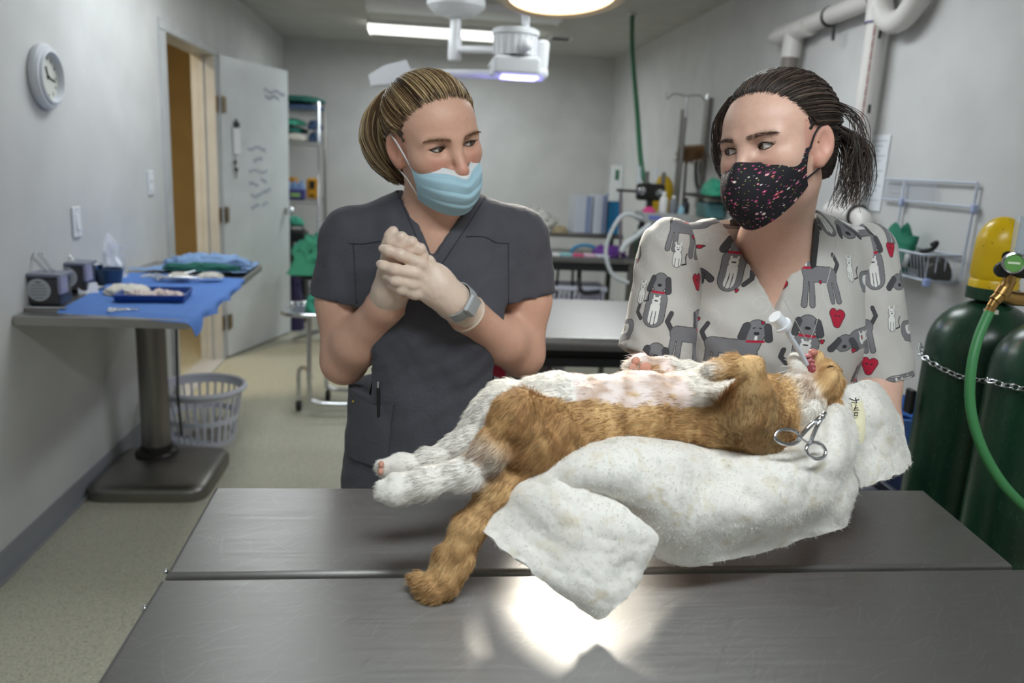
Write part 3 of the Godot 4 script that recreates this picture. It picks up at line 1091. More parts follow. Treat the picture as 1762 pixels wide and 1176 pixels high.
func build_surgical_lamps() -> void:
	# ceiling mount, drop pole, arm, camera-like lamp housing, and the round lamp head above the patient
	var m := on_z(785, 8, -3.95)
	var a := thing("surgical_lamp", "white ceiling-mounted surgical lamp with jointed arms, ribbed housing and a round glowing head", "lamp", Vector3(m.x, 2.0, m.z))
	part("canopy", Shape.new().lathe([Vector2(0.0, -0.055), Vector2(0.06, -0.055), Vector2(0.10, -0.04), Vector2(0.135, -0.01), Vector2(0.135, 0.025)], m, Basis(), 32), M.lamp_white, a)
	var pole_low := on_z(782, 104, m.z)
	var pole_mid := on_z(782, 72, m.z)
	part("ceiling_tube", Shape.new().tube([m, Vector3(m.x, 2.49, m.z)], 0.05, 20), M.lamp_white, a)
	part("drop_pole", Shape.new().lathe([Vector2(0.0, 0.0), Vector2(0.030, 0.0), Vector2(0.032, 0.01), Vector2(0.032, 0.10), Vector2(0.026, 0.11), Vector2(0.026, m.y - 0.05 - pole_low.y)], Vector3(m.x, pole_low.y, m.z), Basis(), 20), M.lamp_white, a)
	var hub := on_z(880, 95, -3.7)
	part("short_arm", Shape.new().tube([Vector3(m.x, pole_low.y + 0.05, m.z), on_z(858, 86, -3.8)], 0.017, 12), M.lamp_white, a)
	# lamp housing (ribbed drum over a box with a violet glowing slit)
	var h := a
	var ht := on_z(888, 50, -3.7)
	var hm := on_z(886, 97, -3.7)
	var hb := on_z(886, 132, -3.7)
	var ribs := []
	part("drum_cap", Shape.new().lathe([Vector2(0.098, -0.03), Vector2(0.104, -0.026), Vector2(0.104, -0.008), Vector2(0.09, 0.0), Vector2(0, 0.004)], ht, Basis(), 32), M.lamp_white, h)
	part("drum", Shape.new().lathe([Vector2(0.094, hm.y - ht.y), Vector2(0.096, -0.03)], ht, Basis(), 32), M.lamp_white, h)
	for k in 22:
		var an := TAU * k / 22
		part("rib", Shape.new().box(Vector3(ht.x + cos(an) * 0.096, (ht.y + hm.y) / 2 - 0.015, ht.z + sin(an) * 0.096), Vector3(0.006, ht.y - hm.y - 0.03, 0.008), 0.002, Basis(Vector3.UP, -an)), M.lamp_white, h)
	part("box", Shape.new().box((hm + hb) / 2 - Vector3(0, 0.004, 0), Vector3(0.215, hm.y - hb.y, 0.2), 0.02), M.lamp_white, h)
	part("glow_slit", Shape.new().box(hb + Vector3(0.012, -0.008, 0.04), Vector3(0.165, 0.014, 0.10), 0.005), M.violet_glow, h)
	part("latch", Shape.new().tube([on_z(850, 113, -3.7), on_z(840, 115, -3.7)], 0.011, 10), M.lamp_white, h)
	var l1 := OmniLight3D.new()
	l1.name = "violet_light"
	l1.light_color = Color(0.62, 0.6, 1.0)
	l1.light_energy = 0.06
	l1.light_size = 0.06
	l1.omni_range = 8.0
	l1.shadow_enabled = true
	l1.position = hb + Vector3(0.012, -0.05, 0.04)
	add_child(l1)
	# swing arm along the back to the small satellite lamp
	var e := a
	var j := on_z(930, 126, -3.72)
	part("joint", Shape.new().ball(j, Vector3(0.036, 0.036, 0.036), Basis(), 18, 12), M.lamp_white, e)
	part("knuckle", Shape.new().tube([j, on_z(934, 76, -3.72)], 0.031, 16), M.lamp_white, e)
	part("knuckle_cap", Shape.new().ball(on_z(934, 76, -3.72), Vector3(0.031, 0.02, 0.031), Basis(), 16, 8), M.lamp_white, e)
	part("long_arm", Shape.new().tube([j, on_z(850, 128, -3.8), on_z(705, 126, -3.85)], [0.022, 0.020, 0.018], 14), M.lamp_white, e)
	var hz := -3.85
	var outline := [on_z(636, 132, hz), on_z(662, 116, hz), on_z(700, 106, hz), on_z(708, 124, hz), on_z(704, 140, hz), on_z(676, 146, hz), on_z(640, 150, hz)]
	var flat := []
	for p in outline: flat.append(Vector2(p.x - outline[0].x, p.y - outline[0].y))
	part("satellite_head", Shape.new().plate(flat, 0.16, outline[0]), M.lamp_white, e)
	# round lamp head, tilted towards the cat
	var c := on_z(967, -12, -2.62)
	var aim := (Vector3(0.36, 1.08, -1.10) - c).normalized()
	var tilt := look_y(Vector3(0.03, -1.0, 0.16).normalized())
	var s := a
	part("shell", Shape.new().lathe([Vector2(0.168, 0.012), Vector2(0.186, 0.018), Vector2(0.203, 0.012), Vector2(0.208, 0.0), Vector2(0.204, -0.02), Vector2(0.18, -0.045), Vector2(0.13, -0.07), Vector2(0.05, -0.085), Vector2(0.0, -0.086)], c, tilt, 48), mat(rgb(222, 205, 182), 0.4), s)
	part("glowing_face", Shape.new().lathe([Vector2(0.0, 0.006), Vector2(0.169, 0.006)], c, tilt, 48), M.lamp_glow, s)
	part("yoke", Shape.new().tube(curve([c + Vector3(-0.06, 0.07, -0.05), c + Vector3(-0.075, 0.16, -0.25), on_z(905, 30, -3.62), on_z(905, 95, -3.62)], 6), 0.017, 12), M.lamp_white, s)
	part("knob", Shape.new().ball(on_z(905, 78, -3.6), Vector3(0.028, 0.028, 0.028), Basis(), 14, 10), M.lamp_white, s)
	var l2 := SpotLight3D.new()
	l2.name = "surgical_light"
	l2.light_color = Color(1.0, 0.97, 0.91)
	l2.light_energy = 6.8
	l2.light_size = 0.16
	l2.spot_angle = 12.5
	l2.spot_angle_attenuation = 0.6
	l2.spot_range = 8.0
	l2.shadow_enabled = true
	l2.transform = Transform3D(Basis.looking_at(aim), c + tilt.y * 0.03)
	add_child(l2)


func folded_stack(label: String, at: Vector3, size: Vector3, layers: int, mats: Array, group: String) -> void:
	for k in layers:
		var o := at + Vector3(0, size.y / layers * k, 0)
		var s := heap(o, Vector3(size.x / 2 * (1.0 + 0.06 * sin(k * 2.3)), size.y / layers * 0.86, size.z / 2), 0.10, k * 3.1 + at.x, 0.04 * sin(k * 5.0), 24, 8)
		single("folded_cloth", s, mats[k % mats.size()], label, "cloth", group)


func carton(called: String, at: Vector3, size: Vector3, m: Material, label: String, turn := 0.0, band: Material = null) -> void:
	var b := Basis(Vector3.UP, turn)
	var o := thing(called, label, "box", at)
	part("carton", Shape.new().box(at + Vector3.UP * size.y / 2, size, 0.004, b), m, o)
	part("flap", Shape.new().box(at + b * Vector3(0, size.y + 0.001, size.z * 0.2), Vector3(size.x * 0.98, 0.002, size.z * 0.55), 0.001, b), m, o)
	if band:
		part("printed_band", Shape.new().box(at + b * Vector3(size.x * 0.28, size.y * 0.5, size.z / 2), Vector3(size.x * 0.3, size.y * 0.98, 0.002), 0.0005, b), band, o)


func bottle(at: Vector3, high: float, r: float, m: Material, label: String, cap: Material, group := "") -> void:
	var o := thing("bottle", label, "bottle", at, group)
	part("body", Shape.new().lathe([Vector2(0, 0), Vector2(r * 0.95, 0), Vector2(r, 0.004), Vector2(r, high * 0.62), Vector2(r * 0.75, high * 0.74), Vector2(r * 0.4, high * 0.8), Vector2(r * 0.4, high * 0.86)], at, Basis(), 16), m, o)
	part("cap", Shape.new().lathe([Vector2(r * 0.48, high * 0.84), Vector2(r * 0.48, high), Vector2(0, high)], at, Basis(), 14), cap, o)


func build_back() -> void:
	build_surgical_lamps()
	# chrome wire shelving in the far left corner
	var x0 := -1.352
	var x1 := -0.93
	var z0 := -7.36
	var z1 := -7.82
	var r := thing("wire_shelving", "tall chrome wire shelving unit in the corner behind the open door", "shelf", Vector3((x0 + x1) / 2, 0, (z0 + z1) / 2))
	for p in [[x0, z0], [x1, z0], [x0, z1], [x1, z1]]:
		part("post", Shape.new().lathe([Vector2(0.0, 0), Vector2(0.013, 0.0), Vector2(0.013, 1.87), Vector2(0.006, 1.88), Vector2(0, 1.88)], Vector3(p[0], 0, p[1]), Basis(), 12), M.chrome if p[1] == z0 else M.dull_steel, r)
	for y in [0.15, 0.62, 1.02, 1.53, 1.80]:
		var f := Shape.new()
		for z in [z0, z1]:
			for dy in [0.0, -0.03]:
				f.tube([Vector3(x0, y + dy, z), Vector3(x1, y + dy, z)], 0.004, 6)
		for x in [x0, x1]:
			for dy in [0.0, -0.03]:
				f.tube([Vector3(x, y + dy, z0), Vector3(x, y + dy, z1)], 0.004, 6)
		for k in 16:
			var x := lerpf(x0, x1, (k + 0.5) / 16)
			f.tube([Vector3(x, y + 0.003, z0), Vector3(x, y + 0.003, z1)], 0.0025, 4)
		part("wire_shelf", f, M.chrome, r)
	folded_stack("folded blue-grey surgical cloth on the top of the wire shelving", Vector3(-1.14, 1.806, -7.58), Vector3(0.46, 0.13, 0.42), 2, [M.cloth_navy, M.cloth_teal], "cloths on the top shelf")
	folded_stack("folded green surgical cloth on the second wire shelf", Vector3(-1.20, 1.536, -7.56), Vector3(0.28, 0.2, 0.40), 3, [M.cloth_green, M.cloth_teal, M.cloth_green], "green cloths on the second shelf")
	folded_stack("folded navy surgical cloth beside the green ones on the second wire shelf", Vector3(-0.985, 1.536, -7.56), Vector3(0.10, 0.2, 0.40), 2, [M.cloth_navy], "navy cloths on the second shelf")
	single("white_pack", heap(Vector3(-1.12, 1.537, -7.33), Vector3(0.09, 0.05, 0.025), 0.3, 2.0), M.gauze, "white paper pack lying before the green cloths", "pack")
	var yellow := mat(rgb(214, 150, 30), 0.4)
	for q in [[-1.23, 0.16, "yellow plastic case with a dark window on the third wire shelf"], [-1.00, 0.10, "narrow yellow plastic case at the end of the third wire shelf"]]:
		var cb := thing("yellow_case", q[2], "case", Vector3(q[0], 1.026, -7.55))
		part("shell", Shape.new().box(Vector3(q[0], 1.12, -7.55), Vector3(q[1], 0.18, 0.2), 0.012), yellow, cb)
		part("window", Shape.new().box(Vector3(q[0], 1.155, -7.448), Vector3(q[1] * 0.45, 0.07, 0.006), 0.002), M.black, cb)
		part("catch", Shape.new().box(Vector3(q[0], 1.06, -7.446), Vector3(0.03, 0.02, 0.012), 0.003), M.dark_metal, cb)
	var pb := thing("purple_bin", "violet plastic bin with a green label on the third wire shelf", "bin", Vector3(-1.17, 1.026, -7.37))
	part("bin", Shape.new().box(Vector3(-1.17, 1.07, -7.38), Vector3(0.24, 0.09, 0.1), 0.01), mat(rgb(72, 66, 132), 0.4), pb)
	part("label", Shape.new().box(Vector3(-1.13, 1.065, -7.329), Vector3(0.08, 0.035, 0.003), 0.001), mat(rgb(150, 190, 110), 0.6), pb)
	for k in 4:
		single("paper_packet", heap(Vector3(-1.25 + k * 0.055, 1.115, -7.38), Vector3(0.03, 0.06, 0.03), 0.4, k * 1.9), M.drape_pale, "pale blue packet standing in the violet bin", "packet", "packets in the violet bin")
	# black upright case with a pale label at the edge of the door
	var bp := Vector3(-1.06, 0, -6.95)
	var bc := thing("black_case", "tall black upright case with a pale label behind the door edge", "case", bp)
	part("shell", Shape.new().box(bp + Vector3(0, 0.40, 0), Vector3(0.16, 0.78, 0.24), 0.02), M.black, bc)
	part("label", Shape.new().box(bp + Vector3(0.02, 0.60, 0.122), Vector3(0.06, 0.20, 0.003), 0.001), mat(rgb(205, 205, 210), 0.6), bc)
	part("handle", Shape.new().tube([bp + Vector3(-0.05, 0.79, 0), bp + Vector3(-0.05, 0.83, 0), bp + Vector3(0.05, 0.83, 0), bp + Vector3(0.05, 0.79, 0)], 0.01, 8), M.black, bc)
	single("teal_bundle", heap(bp + Vector3(-0.02, 0.84, 0), Vector3(0.07, 0.06, 0.08), 0.3, 1.0), M.cloth_green, "small green cloth bundle on the tall black case", "cloth")
	# dark stool heaped with green drapes
	var gp := Vector3(-0.78, 0, -6.25)
	var stool := thing("cloth_stand", "dark round stand covered with a green drape", "stand", gp)
	part("seat", Shape.new().lathe([Vector2(0, 0.50), Vector2(0.17, 0.50), Vector2(0.18, 0.52), Vector2(0.17, 0.54), Vector2(0, 0.54)], gp), M.black, stool)
	part("column", Shape.new().lathe([Vector2(0.025, 0.06), Vector2(0.025, 0.5)], gp, Basis(), 12), M.chrome, stool)
	for k in 5:
		var an := TAU * k / 5
		part("foot_bar", Shape.new().tube([gp + Vector3(0, 0.07, 0), gp + Vector3(cos(an) * 0.24, 0.03, sin(an) * 0.24)], 0.014, 8), M.chrome, stool)
	single("green_drape", heap(gp + Vector3(0, 0.545, 0.02), Vector3(0.2, 0.24, 0.18), 0.5, 6.0), M.cloth_green, "crumpled green drape heaped on the dark stand", "drape")
	single("violet_bag", heap(Vector3(-1.06, 0.0, -6.66), Vector3(0.09, 0.42, 0.09), 0.35, 13.0), mat(rgb(58, 50, 92), 0.6), "dark violet bag on the floor between case and stand", "bag")
	# chrome instrument trolley, mostly behind the first worker
	var tl := thing("chrome_trolley", "low chrome instrument trolley on castors behind the worker in grey", "trolley", Vector3(-0.5, 0, -4.5))
	var ty := 0.60
	var fr := []
	for k in 40:
		var an := TAU * k / 40
		fr.append(Vector3(-0.48 + 0.26 * signf(cos(an)) * pow(absf(cos(an)), 0.35), ty, -4.42 + 0.19 * signf(sin(an)) * pow(absf(sin(an)), 0.35)))
	part("tray_rim", Shape.new().tube(fr, 0.012, 8, false, true), M.chrome, tl)
	part("tray", Shape.new().box(Vector3(-0.48, ty - 0.006, -4.42), Vector3(0.48, 0.006, 0.34), 0.002), M.chrome, tl)
	part("leg", Shape.new().tube(curve([Vector3(-0.60, ty - 0.01, -4.32), Vector3(-0.60, 0.16, -4.32), Vector3(-0.58, 0.10, -4.32), Vector3(-0.50, 0.085, -4.32), Vector3(-0.28, 0.085, -4.32)], 5), 0.013, 10), M.chrome, tl)
	part("leg", Shape.new().tube(curve([Vector3(-0.54, ty - 0.01, -4.56), Vector3(-0.54, 0.16, -4.56), Vector3(-0.52, 0.11, -4.56), Vector3(-0.45, 0.095, -4.56), Vector3(-0.28, 0.095, -4.56)], 5), 0.013, 10), M.chrome, tl)
	part("rail", Shape.new().tube(curve([Vector3(-0.60, 0.22, -4.36), Vector3(-0.63, 0.26, -4.42), Vector3(-0.675, 0.24, -4.46), Vector3(-0.68, 0.16, -4.46), Vector3(-0.68, 0.06, -4.46)], 5), 0.012, 10), M.chrome, tl)
	for p in [Vector3(-0.68, 0.032, -4.46), Vector3(-0.54, 0.032, -4.66), Vector3(-0.30, 0.032, -4.32)]:
		part("castor", Shape.new().lathe([Vector2(0, -0.014), Vector2(0.028, -0.014), Vector2(0.032, -0.006), Vector2(0.032, 0.006), Vector2(0.028, 0.014), Vector2(0, 0.014)], p, look_y(Vector3.RIGHT), 18), M.black, tl)
		part("castor_fork", Shape.new().tube([p, p + Vector3(0, 0.06, 0)], 0.008, 8), M.dark_metal, tl)
	single("green_bundle", heap(Vector3(-0.50, ty + 0.0, -4.40), Vector3(0.12, 0.14, 0.12), 0.3, 20.0), M.cloth_green, "green wrapped bundle on the chrome trolley", "bundle")
	# second operating table behind the workers
	var t2 := thing("operating_table", "steel operating table with black rails standing behind the two workers", "table", Vector3(0.4, 0, -2.87))
	var q4 := [Vector3(-0.15, 0.9, -3.24), Vector3(0.97, 0.9, -3.24), Vector3(0.97, 0.9, -2.50), Vector3(-0.15, 0.9, -2.50)]
	part("top", panel_shape(q4, 0.045, 0.006), M.table, t2)
	for z in [-2.58, -3.16]:
		part("side_rail", Shape.new().box(Vector3(0.40, 0.80, z), Vector3(1.0, 0.035, 0.03), 0.004), M.black, t2)
	part("under_frame", Shape.new().box(Vector3(0.36, 0.835, -2.87), Vector3(0.74, 0.04, 0.6), 0.004), M.black, t2)
	part("column", Shape.new().box(Vector3(0.40, 0.42, -2.9), Vector3(0.13, 0.78, 0.2), 0.008), M.dull_steel, t2)
	part("control_panel", Shape.new().box(Vector3(0.405, 0.60, -2.797), Vector3(0.06, 0.05, 0.008), 0.002), M.black, t2)
	part("side_cover", Shape.new().box(Vector3(0.515, 0.42, -2.92), Vector3(0.06, 0.76, 0.14), 0.02), M.white_plastic, t2)
	part("foot", base_shape(Vector3(0.4, 0, -2.9), 0.7, 0.5, 0.06), M.dull_steel, t2)
	# red bin and black hose near it
	var rb := Vector3(0.27, 0, -3.55)
	var red := thing("red_bin", "red waste bin on the floor beyond the second table", "bin", rb)
	part("body", Shape.new().box(rb + Vector3(0, 0.29, 0), Vector3(0.26, 0.58, 0.26), 0.02), mat(rgb(168, 40, 62), 0.4), red)
	part("lid", Shape.new().box(rb + Vector3(0, 0.595, 0), Vector3(0.28, 0.03, 0.28), 0.012), mat(rgb(150, 34, 54), 0.4), red)
	# steel bench with a raised back shelf along the middle of the room
	var b := thing("supply_bench", "steel supply bench with a raised back shelf and a lower shelf", "bench", Vector3(0.95, 0, -5.05))
	part("worktop", Shape.new().box(Vector3(0.835, 0.885, -5.02), Vector3(0.93, 0.03, 0.50), 0.004), M.steel, b)
	part("back_shelf", Shape.new().box(Vector3(0.835, 1.0, -5.26), Vector3(0.93, 0.025, 0.3), 0.004), M.dull_steel, b)
	part("drawer_rail", Shape.new().box(Vector3(0.835, 0.84, -4.80), Vector3(0.90, 0.05, 0.02), 0.003), M.black, b)
	part("lower_shelf", Shape.new().box(Vector3(0.835, 0.55, -5.02), Vector3(0.93, 0.025, 0.48), 0.004), M.dull_steel, b)
	for x in [0.39, 1.28]:
		for z in [-4.80, -5.38]:
			part("leg", Shape.new().box(Vector3(x, 0.5, z), Vector3(0.035, 1.0, 0.035), 0.003), M.dull_steel, b)
	part("crank", Shape.new().tube(curve([Vector3(0.98, 0.84, -4.9), Vector3(0.97, 0.72, -4.82), Vector3(1.0, 0.68, -4.8), Vector3(1.1, 0.69, -4.8)], 5), 0.014, 8), M.black, b)
	for k in 3:
		part("strut", Shape.new().tube([Vector3(0.75 + 0.09 * k, 0.83, -4.86), Vector3(0.72 + 0.11 * k, 0.57, -4.86)], 0.008, 6), M.dark_metal, b)
	# the slotted white crate on the lower shelf
	slotted_crate("white_crate", "white slotted plastic crate on the lower shelf of the bench", Vector3(0.88, 0.563, -4.93), Vector3(0.52, 0.15, 0.22), mat(rgb(205, 207, 220), 0.4))
	# goods on the worktop
	single("mint_cloth", heap(Vector3(0.66, 0.902, -4.86), Vector3(0.12, 0.05, 0.07), 0.35, 31.0), mat(rgb(150, 214, 196), 0.8), "mint green cloth at the end of the worktop", "cloth")
	single("purple_mask", heap(Vector3(1.17, 0.902, -4.92), Vector3(0.1, 0.06, 0.06), 0.35, 32.0), mat(rgb(112, 58, 150), 0.6), "purple rubber pouch on the worktop", "pouch")
	single("blue_tubing", Shape.new().tube(arc_points(Vector3(1.02, 0.905, -4.97), 0.085, 0.05, 0.0, PI, 14), 0.012, 8), mat(rgb(62, 140, 180), 0.4), "blue curved tubing standing on the worktop", "tubing")
	for k in 5:
		var c: Color = [rgb(230, 230, 228), rgb(160, 215, 220), rgb(214, 84, 128), rgb(236, 200, 214), rgb(232, 234, 240)][k]
		single("packet", Shape.new().box(Vector3(0.80 + k * 0.075, 0.907, -4.83 - 0.02 * (k % 2)), Vector3(0.068, 0.014, 0.09), 0.004, Basis(Vector3.UP, 0.2 * sin(k * 2.0))), mat(c, 0.5), "flat %s packet on the bench worktop" % ["white", "pale teal", "pink", "pale rose", "clear white"][k], "packet", "packets on the bench")
	# goods on the back shelf
	var filmy := mat(rgb(226, 224, 214), 0.35)
	single("plastic_sacks", heap(Vector3(0.72, 1.013, -5.24), Vector3(0.15, 0.13, 0.10), 0.4, 41.0), filmy, "crumpled pale plastic sacks on the bench's back shelf", "sack")
	single("brown_pack", heap(Vector3(0.88, 1.013, -5.13), Vector3(0.05, 0.045, 0.04), 0.25, 42.0), mat(rgb(172, 156, 122), 0.7), "flat brown pack under the plastic sacks", "pack")
	single("grey_pack", heap(Vector3(0.46, 1.013, -5.2), Vector3(0.07, 0.07, 0.07), 0.2, 43.0), mat(rgb(120, 122, 116), 0.6), "grey folded pack at the end of the back shelf", "pack")
	var paper := mat(rgb(214, 218, 226), 0.6)
	var cyan := mat(rgb(40, 134, 186), 0.5)
	var slate := mat(rgb(150, 164, 196), 0.5)
	carton("supply_carton", Vector3(1.03, 1.013, -5.25), Vector3(0.12, 0.24, 0.14), paper, "white supply carton with a slate band on the back shelf", 0.1, slate)
	carton("supply_carton", Vector3(1.15, 1.013, -5.25), Vector3(0.09, 0.25, 0.14), paper, "white supply carton next to the blue one", 0.0, slate)
	carton("supply_carton", Vector3(1.24, 1.013, -5.22), Vector3(0.07, 0.26, 0.12), cyan, "narrow blue supply carton at the end of the back shelf", 0.0, null)
	var bag := thing("black_bag", "black bag with a blue strap on the floor stand behind the worker in grey", "bag", Vector3(0.28, 0.9, -4.9))
	single("cabinet", Shape.new().box(Vector3(0.12, 0.52, -5.05), Vector3(0.42, 1.04, 0.4), 0.008), M.dull_steel, "plain grey cabinet beside the supply bench behind the worker", "cabinet")
	bag.position = Vector3(0.24, 1.04, -5.0)
	part("sack", heap(Vector3(0.20, 1.04, -5.0), Vector3(0.10, 0.27, 0.09), 0.25, 51.0), M.black, bag)
	part("strap", Shape.new().box(Vector3(0.30, 1.10, -4.96), Vector3(0.06, 0.12, 0.05), 0.01), mat(rgb(48, 70, 150), 0.5), bag)
	build_anaesthesia()


func arc_points(at: Vector3, rx: float, ry: float, a0: float, a1: float, count: int) -> Array:
	var out := []
	for k in count + 1:
		var a := lerpf(a0, a1, float(k) / count)
		out.append(at + Vector3(cos(a) * rx, sin(a) * ry, 0))
	return out


func slotted_crate(called: String, label: String, at: Vector3, size: Vector3, m: Material) -> void:
	var o := thing(called, label, "crate", at)
	part("bottom", Shape.new().box(at + Vector3(0, 0.004, 0), Vector3(size.x * 0.94, 0.008, size.z * 0.94), 0.002), m, o)
	part("rim", Shape.new().box(at + Vector3(0, size.y - 0.014, size.z / 2), Vector3(size.x + 0.02, 0.028, 0.018), 0.006), m, o)
	part("rim", Shape.new().box(at + Vector3(0, size.y - 0.014, -size.z / 2), Vector3(size.x + 0.02, 0.028, 0.018), 0.006), m, o)
	for s in [-1, 1]:
		part("rim", Shape.new().box(at + Vector3(s * size.x / 2, size.y - 0.014, 0), Vector3(0.018, 0.028, size.z), 0.006), m, o)
		part("end_wall", Shape.new().box(at + Vector3(s * size.x * 0.485, size.y * 0.45, 0), Vector3(0.006, size.y * 0.9, size.z * 0.94), 0.002), m, o)
		part("lower_band", Shape.new().box(at + Vector3(0, size.y * 0.14, s * size.z * 0.48), Vector3(size.x * 0.96, size.y * 0.24, 0.006), 0.002), m, o)
	var count := int(size.x / 0.03)
	for k in count:
		for s in [-1, 1]:
			part("rib", Shape.new().box(at + Vector3((float(k) / (count - 1) - 0.5) * size.x * 0.95, size.y * 0.5, s * size.z * 0.485), Vector3(0.011, size.y * 0.85, 0.006), 0.002), m, o)


func build_anaesthesia() -> void:
	# slim green cylinder beside the bench
	var g := mat(rgb(34, 84, 48), 0.35)
	M.slim_green = g
	var c := Vector3(1.40, 0, -5.0)
	cylinder("gas_cylinder", "slim green gas cylinder standing at the end of the supply bench", c, 0.085, 1.06, g, null)
	var c2 := Vector3(1.56, 0, -5.2)
	cylinder("gas_cylinder", "green gas cylinder with a yellow cap behind the anaesthesia machine", c2, 0.085, 1.12, g, mat(rgb(214, 172, 28), 0.4), 0.07, 0.27)
	# anaesthesia trolley: grey head with a blue name plate, black posts
	var a := Vector3(1.38, 0, -4.55)
	var t := thing("anaesthesia_machine", "grey anaesthesia trolley with bottles on top and white hoses", "machine", a)
	part("head", Shape.new().box(a + Vector3(0.0, 1.175, 0), Vector3(0.28, 0.055, 0.22), 0.006), mat(rgb(165, 168, 166), 0.4), t)
	part("plate", Shape.new().box(a + Vector3(-0.08, 1.178, 0.1115), Vector3(0.07, 0.025, 0.003), 0.001), mat(rgb(110, 124, 190), 0.5), t)
	part("back_plate", Shape.new().box(a + Vector3(0.06, 0.95, -0.06), Vector3(0.12, 0.4, 0.02), 0.004), mat(rgb(205, 186, 170), 0.5), t)
	for x in [-0.12, 0.145]:
		part("post", Shape.new().box(a + Vector3(x, 0.62, 0.0), Vector3(0.03, 1.12, 0.03), 0.004), mat(rgb(34, 36, 52), 0.4), t)
	part("foot", Shape.new().box(a + Vector3(0.0, 0.04, 0), Vector3(0.36, 0.05, 0.3), 0.02), M.black, t)
	part("canister", Shape.new().lathe([Vector2(0, -0.26), Vector2(0.05, -0.26), Vector2(0.055, -0.24), Vector2(0.055, -0.04), Vector2(0, -0.03)], a + Vector3(-0.03, 1.17, 0.04), Basis(), 20), mat(rgb(150, 156, 170), 0.25), t)
	part("vaporiser", Shape.new().box(a + Vector3(-0.085, 1.04, 0.06), Vector3(0.07, 0.16, 0.08), 0.01), mat(rgb(40, 44, 66), 0.4), t)
	var hose := mat(rgb(200, 205, 205), 0.4)
	part("hose", Shape.new().tube(curve([a + Vector3(-0.1, 1.14, 0.1), a + Vector3(-0.17, 1.08, 0.12), a + Vector3(-0.24, 1.02, 0.12), a + Vector3(-0.26, 0.98, 0.12)], 6), 0.016, 10), hose, t)
	part("hose", Shape.new().tube(curve([a + Vector3(-0.12, 1.16, 0.06), a + Vector3(-0.26, 1.18, 0.08), a + Vector3(-0.34, 1.0, 0.08), a + Vector3(-0.30, 0.85, 0.1), a + Vector3(-0.2, 0.8, 0.1)], 8), 0.012, 10), hose, t)
	# flow meters and pressure gauges above it
	var f := Vector3(1.35, 1.22, -4.75)
	var fm := thing("flow_meter", "cluster of chrome flow meters and round gauges on the machine", "gauge", f)
	part("block", Shape.new().box(f + Vector3(0, 0.09, 0), Vector3(0.17, 0.10, 0.06), 0.012), M.dark_metal, fm)
	part("stem", Shape.new().tube([f + Vector3(0, -0.06, 0), f + Vector3(0, 0.06, 0)], 0.02, 10), M.dark_metal, fm)
	for s in [-1, 1]:
		part("gauge", Shape.new().lathe([Vector2(0.024, -0.01), Vector2(0.026, 0.0), Vector2(0.024, 0.012), Vector2(0, 0.016)], f + Vector3(s * 0.055 - 0.01, 0.09 - s * 0.005, 0.035), look_y(Vector3.BACK), 20), M.chrome, fm)
	for k in 4:
		part("glass_tube", Shape.new().tube([f + Vector3(-0.08 + 0.05 * k, 0.14, 0.01), f + Vector3(-0.08 + 0.05 * k, 0.24 - 0.03 * (k % 2), 0.01)], 0.013, 10), M.dull_steel if k % 2 else M.glass, fm)
	var wb := fm
	part("bracket", Shape.new().tube([f + Vector3(-0.19, 0.09, -0.1), f + Vector3(-0.05, 0.09, 0)], 0.008, 6), M.dark_metal, wb)
	part("side_board", Shape.new().box(f + Vector3(-0.19, 0.13, -0.1), Vector3(0.08, 0.22, 0.02), 0.006), mat(rgb(225, 228, 224), 0.5), wb)
	part("board_mark", Shape.new().box(f + Vector3(-0.19, 0.18, -0.089), Vector3(0.025, 0.06, 0.003), 0.001), mat(rgb(52, 110, 80), 0.5), wb)
	# things on the machine's head
	bottle(a + Vector3(-0.01, 1.203, 0.02), 0.12, 0.024, mat(rgb(226, 226, 222), 0.4), "white bottle standing on the machine's head", mat(rgb(240, 240, 240), 0.4))
	bottle(a + Vector3(0.045, 1.203, 0.03), 0.10, 0.022, mat(rgb(120, 124, 130), 0.4), "grey bottle standing on the machine's head", M.lamp_white)
	bottle(a + Vector3(0.12, 1.203, 0.03), 0.09, 0.022, M.black, "black bottle standing at the edge of the machine's head", M.black)
	bottle(a + Vector3(0.085, 1.203, 0.06), 0.05, 0.018, mat(rgb(150, 190, 205), 0.3), "short pale blue bottle on the machine's head", mat(rgb(130, 180, 200), 0.4))
	single("pink_ball", heap(a + Vector3(-0.10, 1.203, 0.05), Vector3(0.035, 0.03, 0.03), 0.2, 3.0), mat(rgb(208, 66, 130), 0.5), "small pink rubber lump on the machine's head", "ball")
	single("thermometer_rod", Shape.new().tube([Vector3(1.16, 0.92, -4.6), Vector3(1.17, 1.30, -4.75)], 0.010, 8), mat(rgb(96, 82, 92), 0.4), "thin brown rod standing beside the blue carton", "rod")
	# green hose dropping from the ceiling
	var top := Vector3(1.31, 2.49, -5.38)
	var hz := thing("ceiling_hose", "green oxygen hose dropping from the ceiling to the flow meters", "hose", Vector3(1.35, 1.36, -4.8))
	part("hose", Shape.new().tube(curve([on_y(1088, 25, 2.49), on_z(1088, 90, -5.5), on_z(1096, 190, -5.1), on_z(1106, 300, -4.8), f + Vector3(0.02, 0.12, 0)], 8), 0.016, 10), mat(rgb(62, 118, 86), 0.5), hz)
	part("collar", Shape.new().lathe([Vector2(0.03, -0.01), Vector2(0.03, 0.004)], on_y(1088, 25, 2.49)), M.lamp_white, hz)
	# infusion stand with hooks, wall rail, broom head
	var ip := Vector3(1.64, 0, -4.9)
	var iv := thing("infusion_stand", "slim chrome infusion stand with bent hooks beside the grey rails", "stand", ip)
	var itop := on_z(1182, 166, -4.9)
	part("pole", Shape.new().tube([Vector3(itop.x, 0.06, -4.9), Vector3(itop.x, itop.y, -4.9)], 0.009, 10), M.chrome, iv)
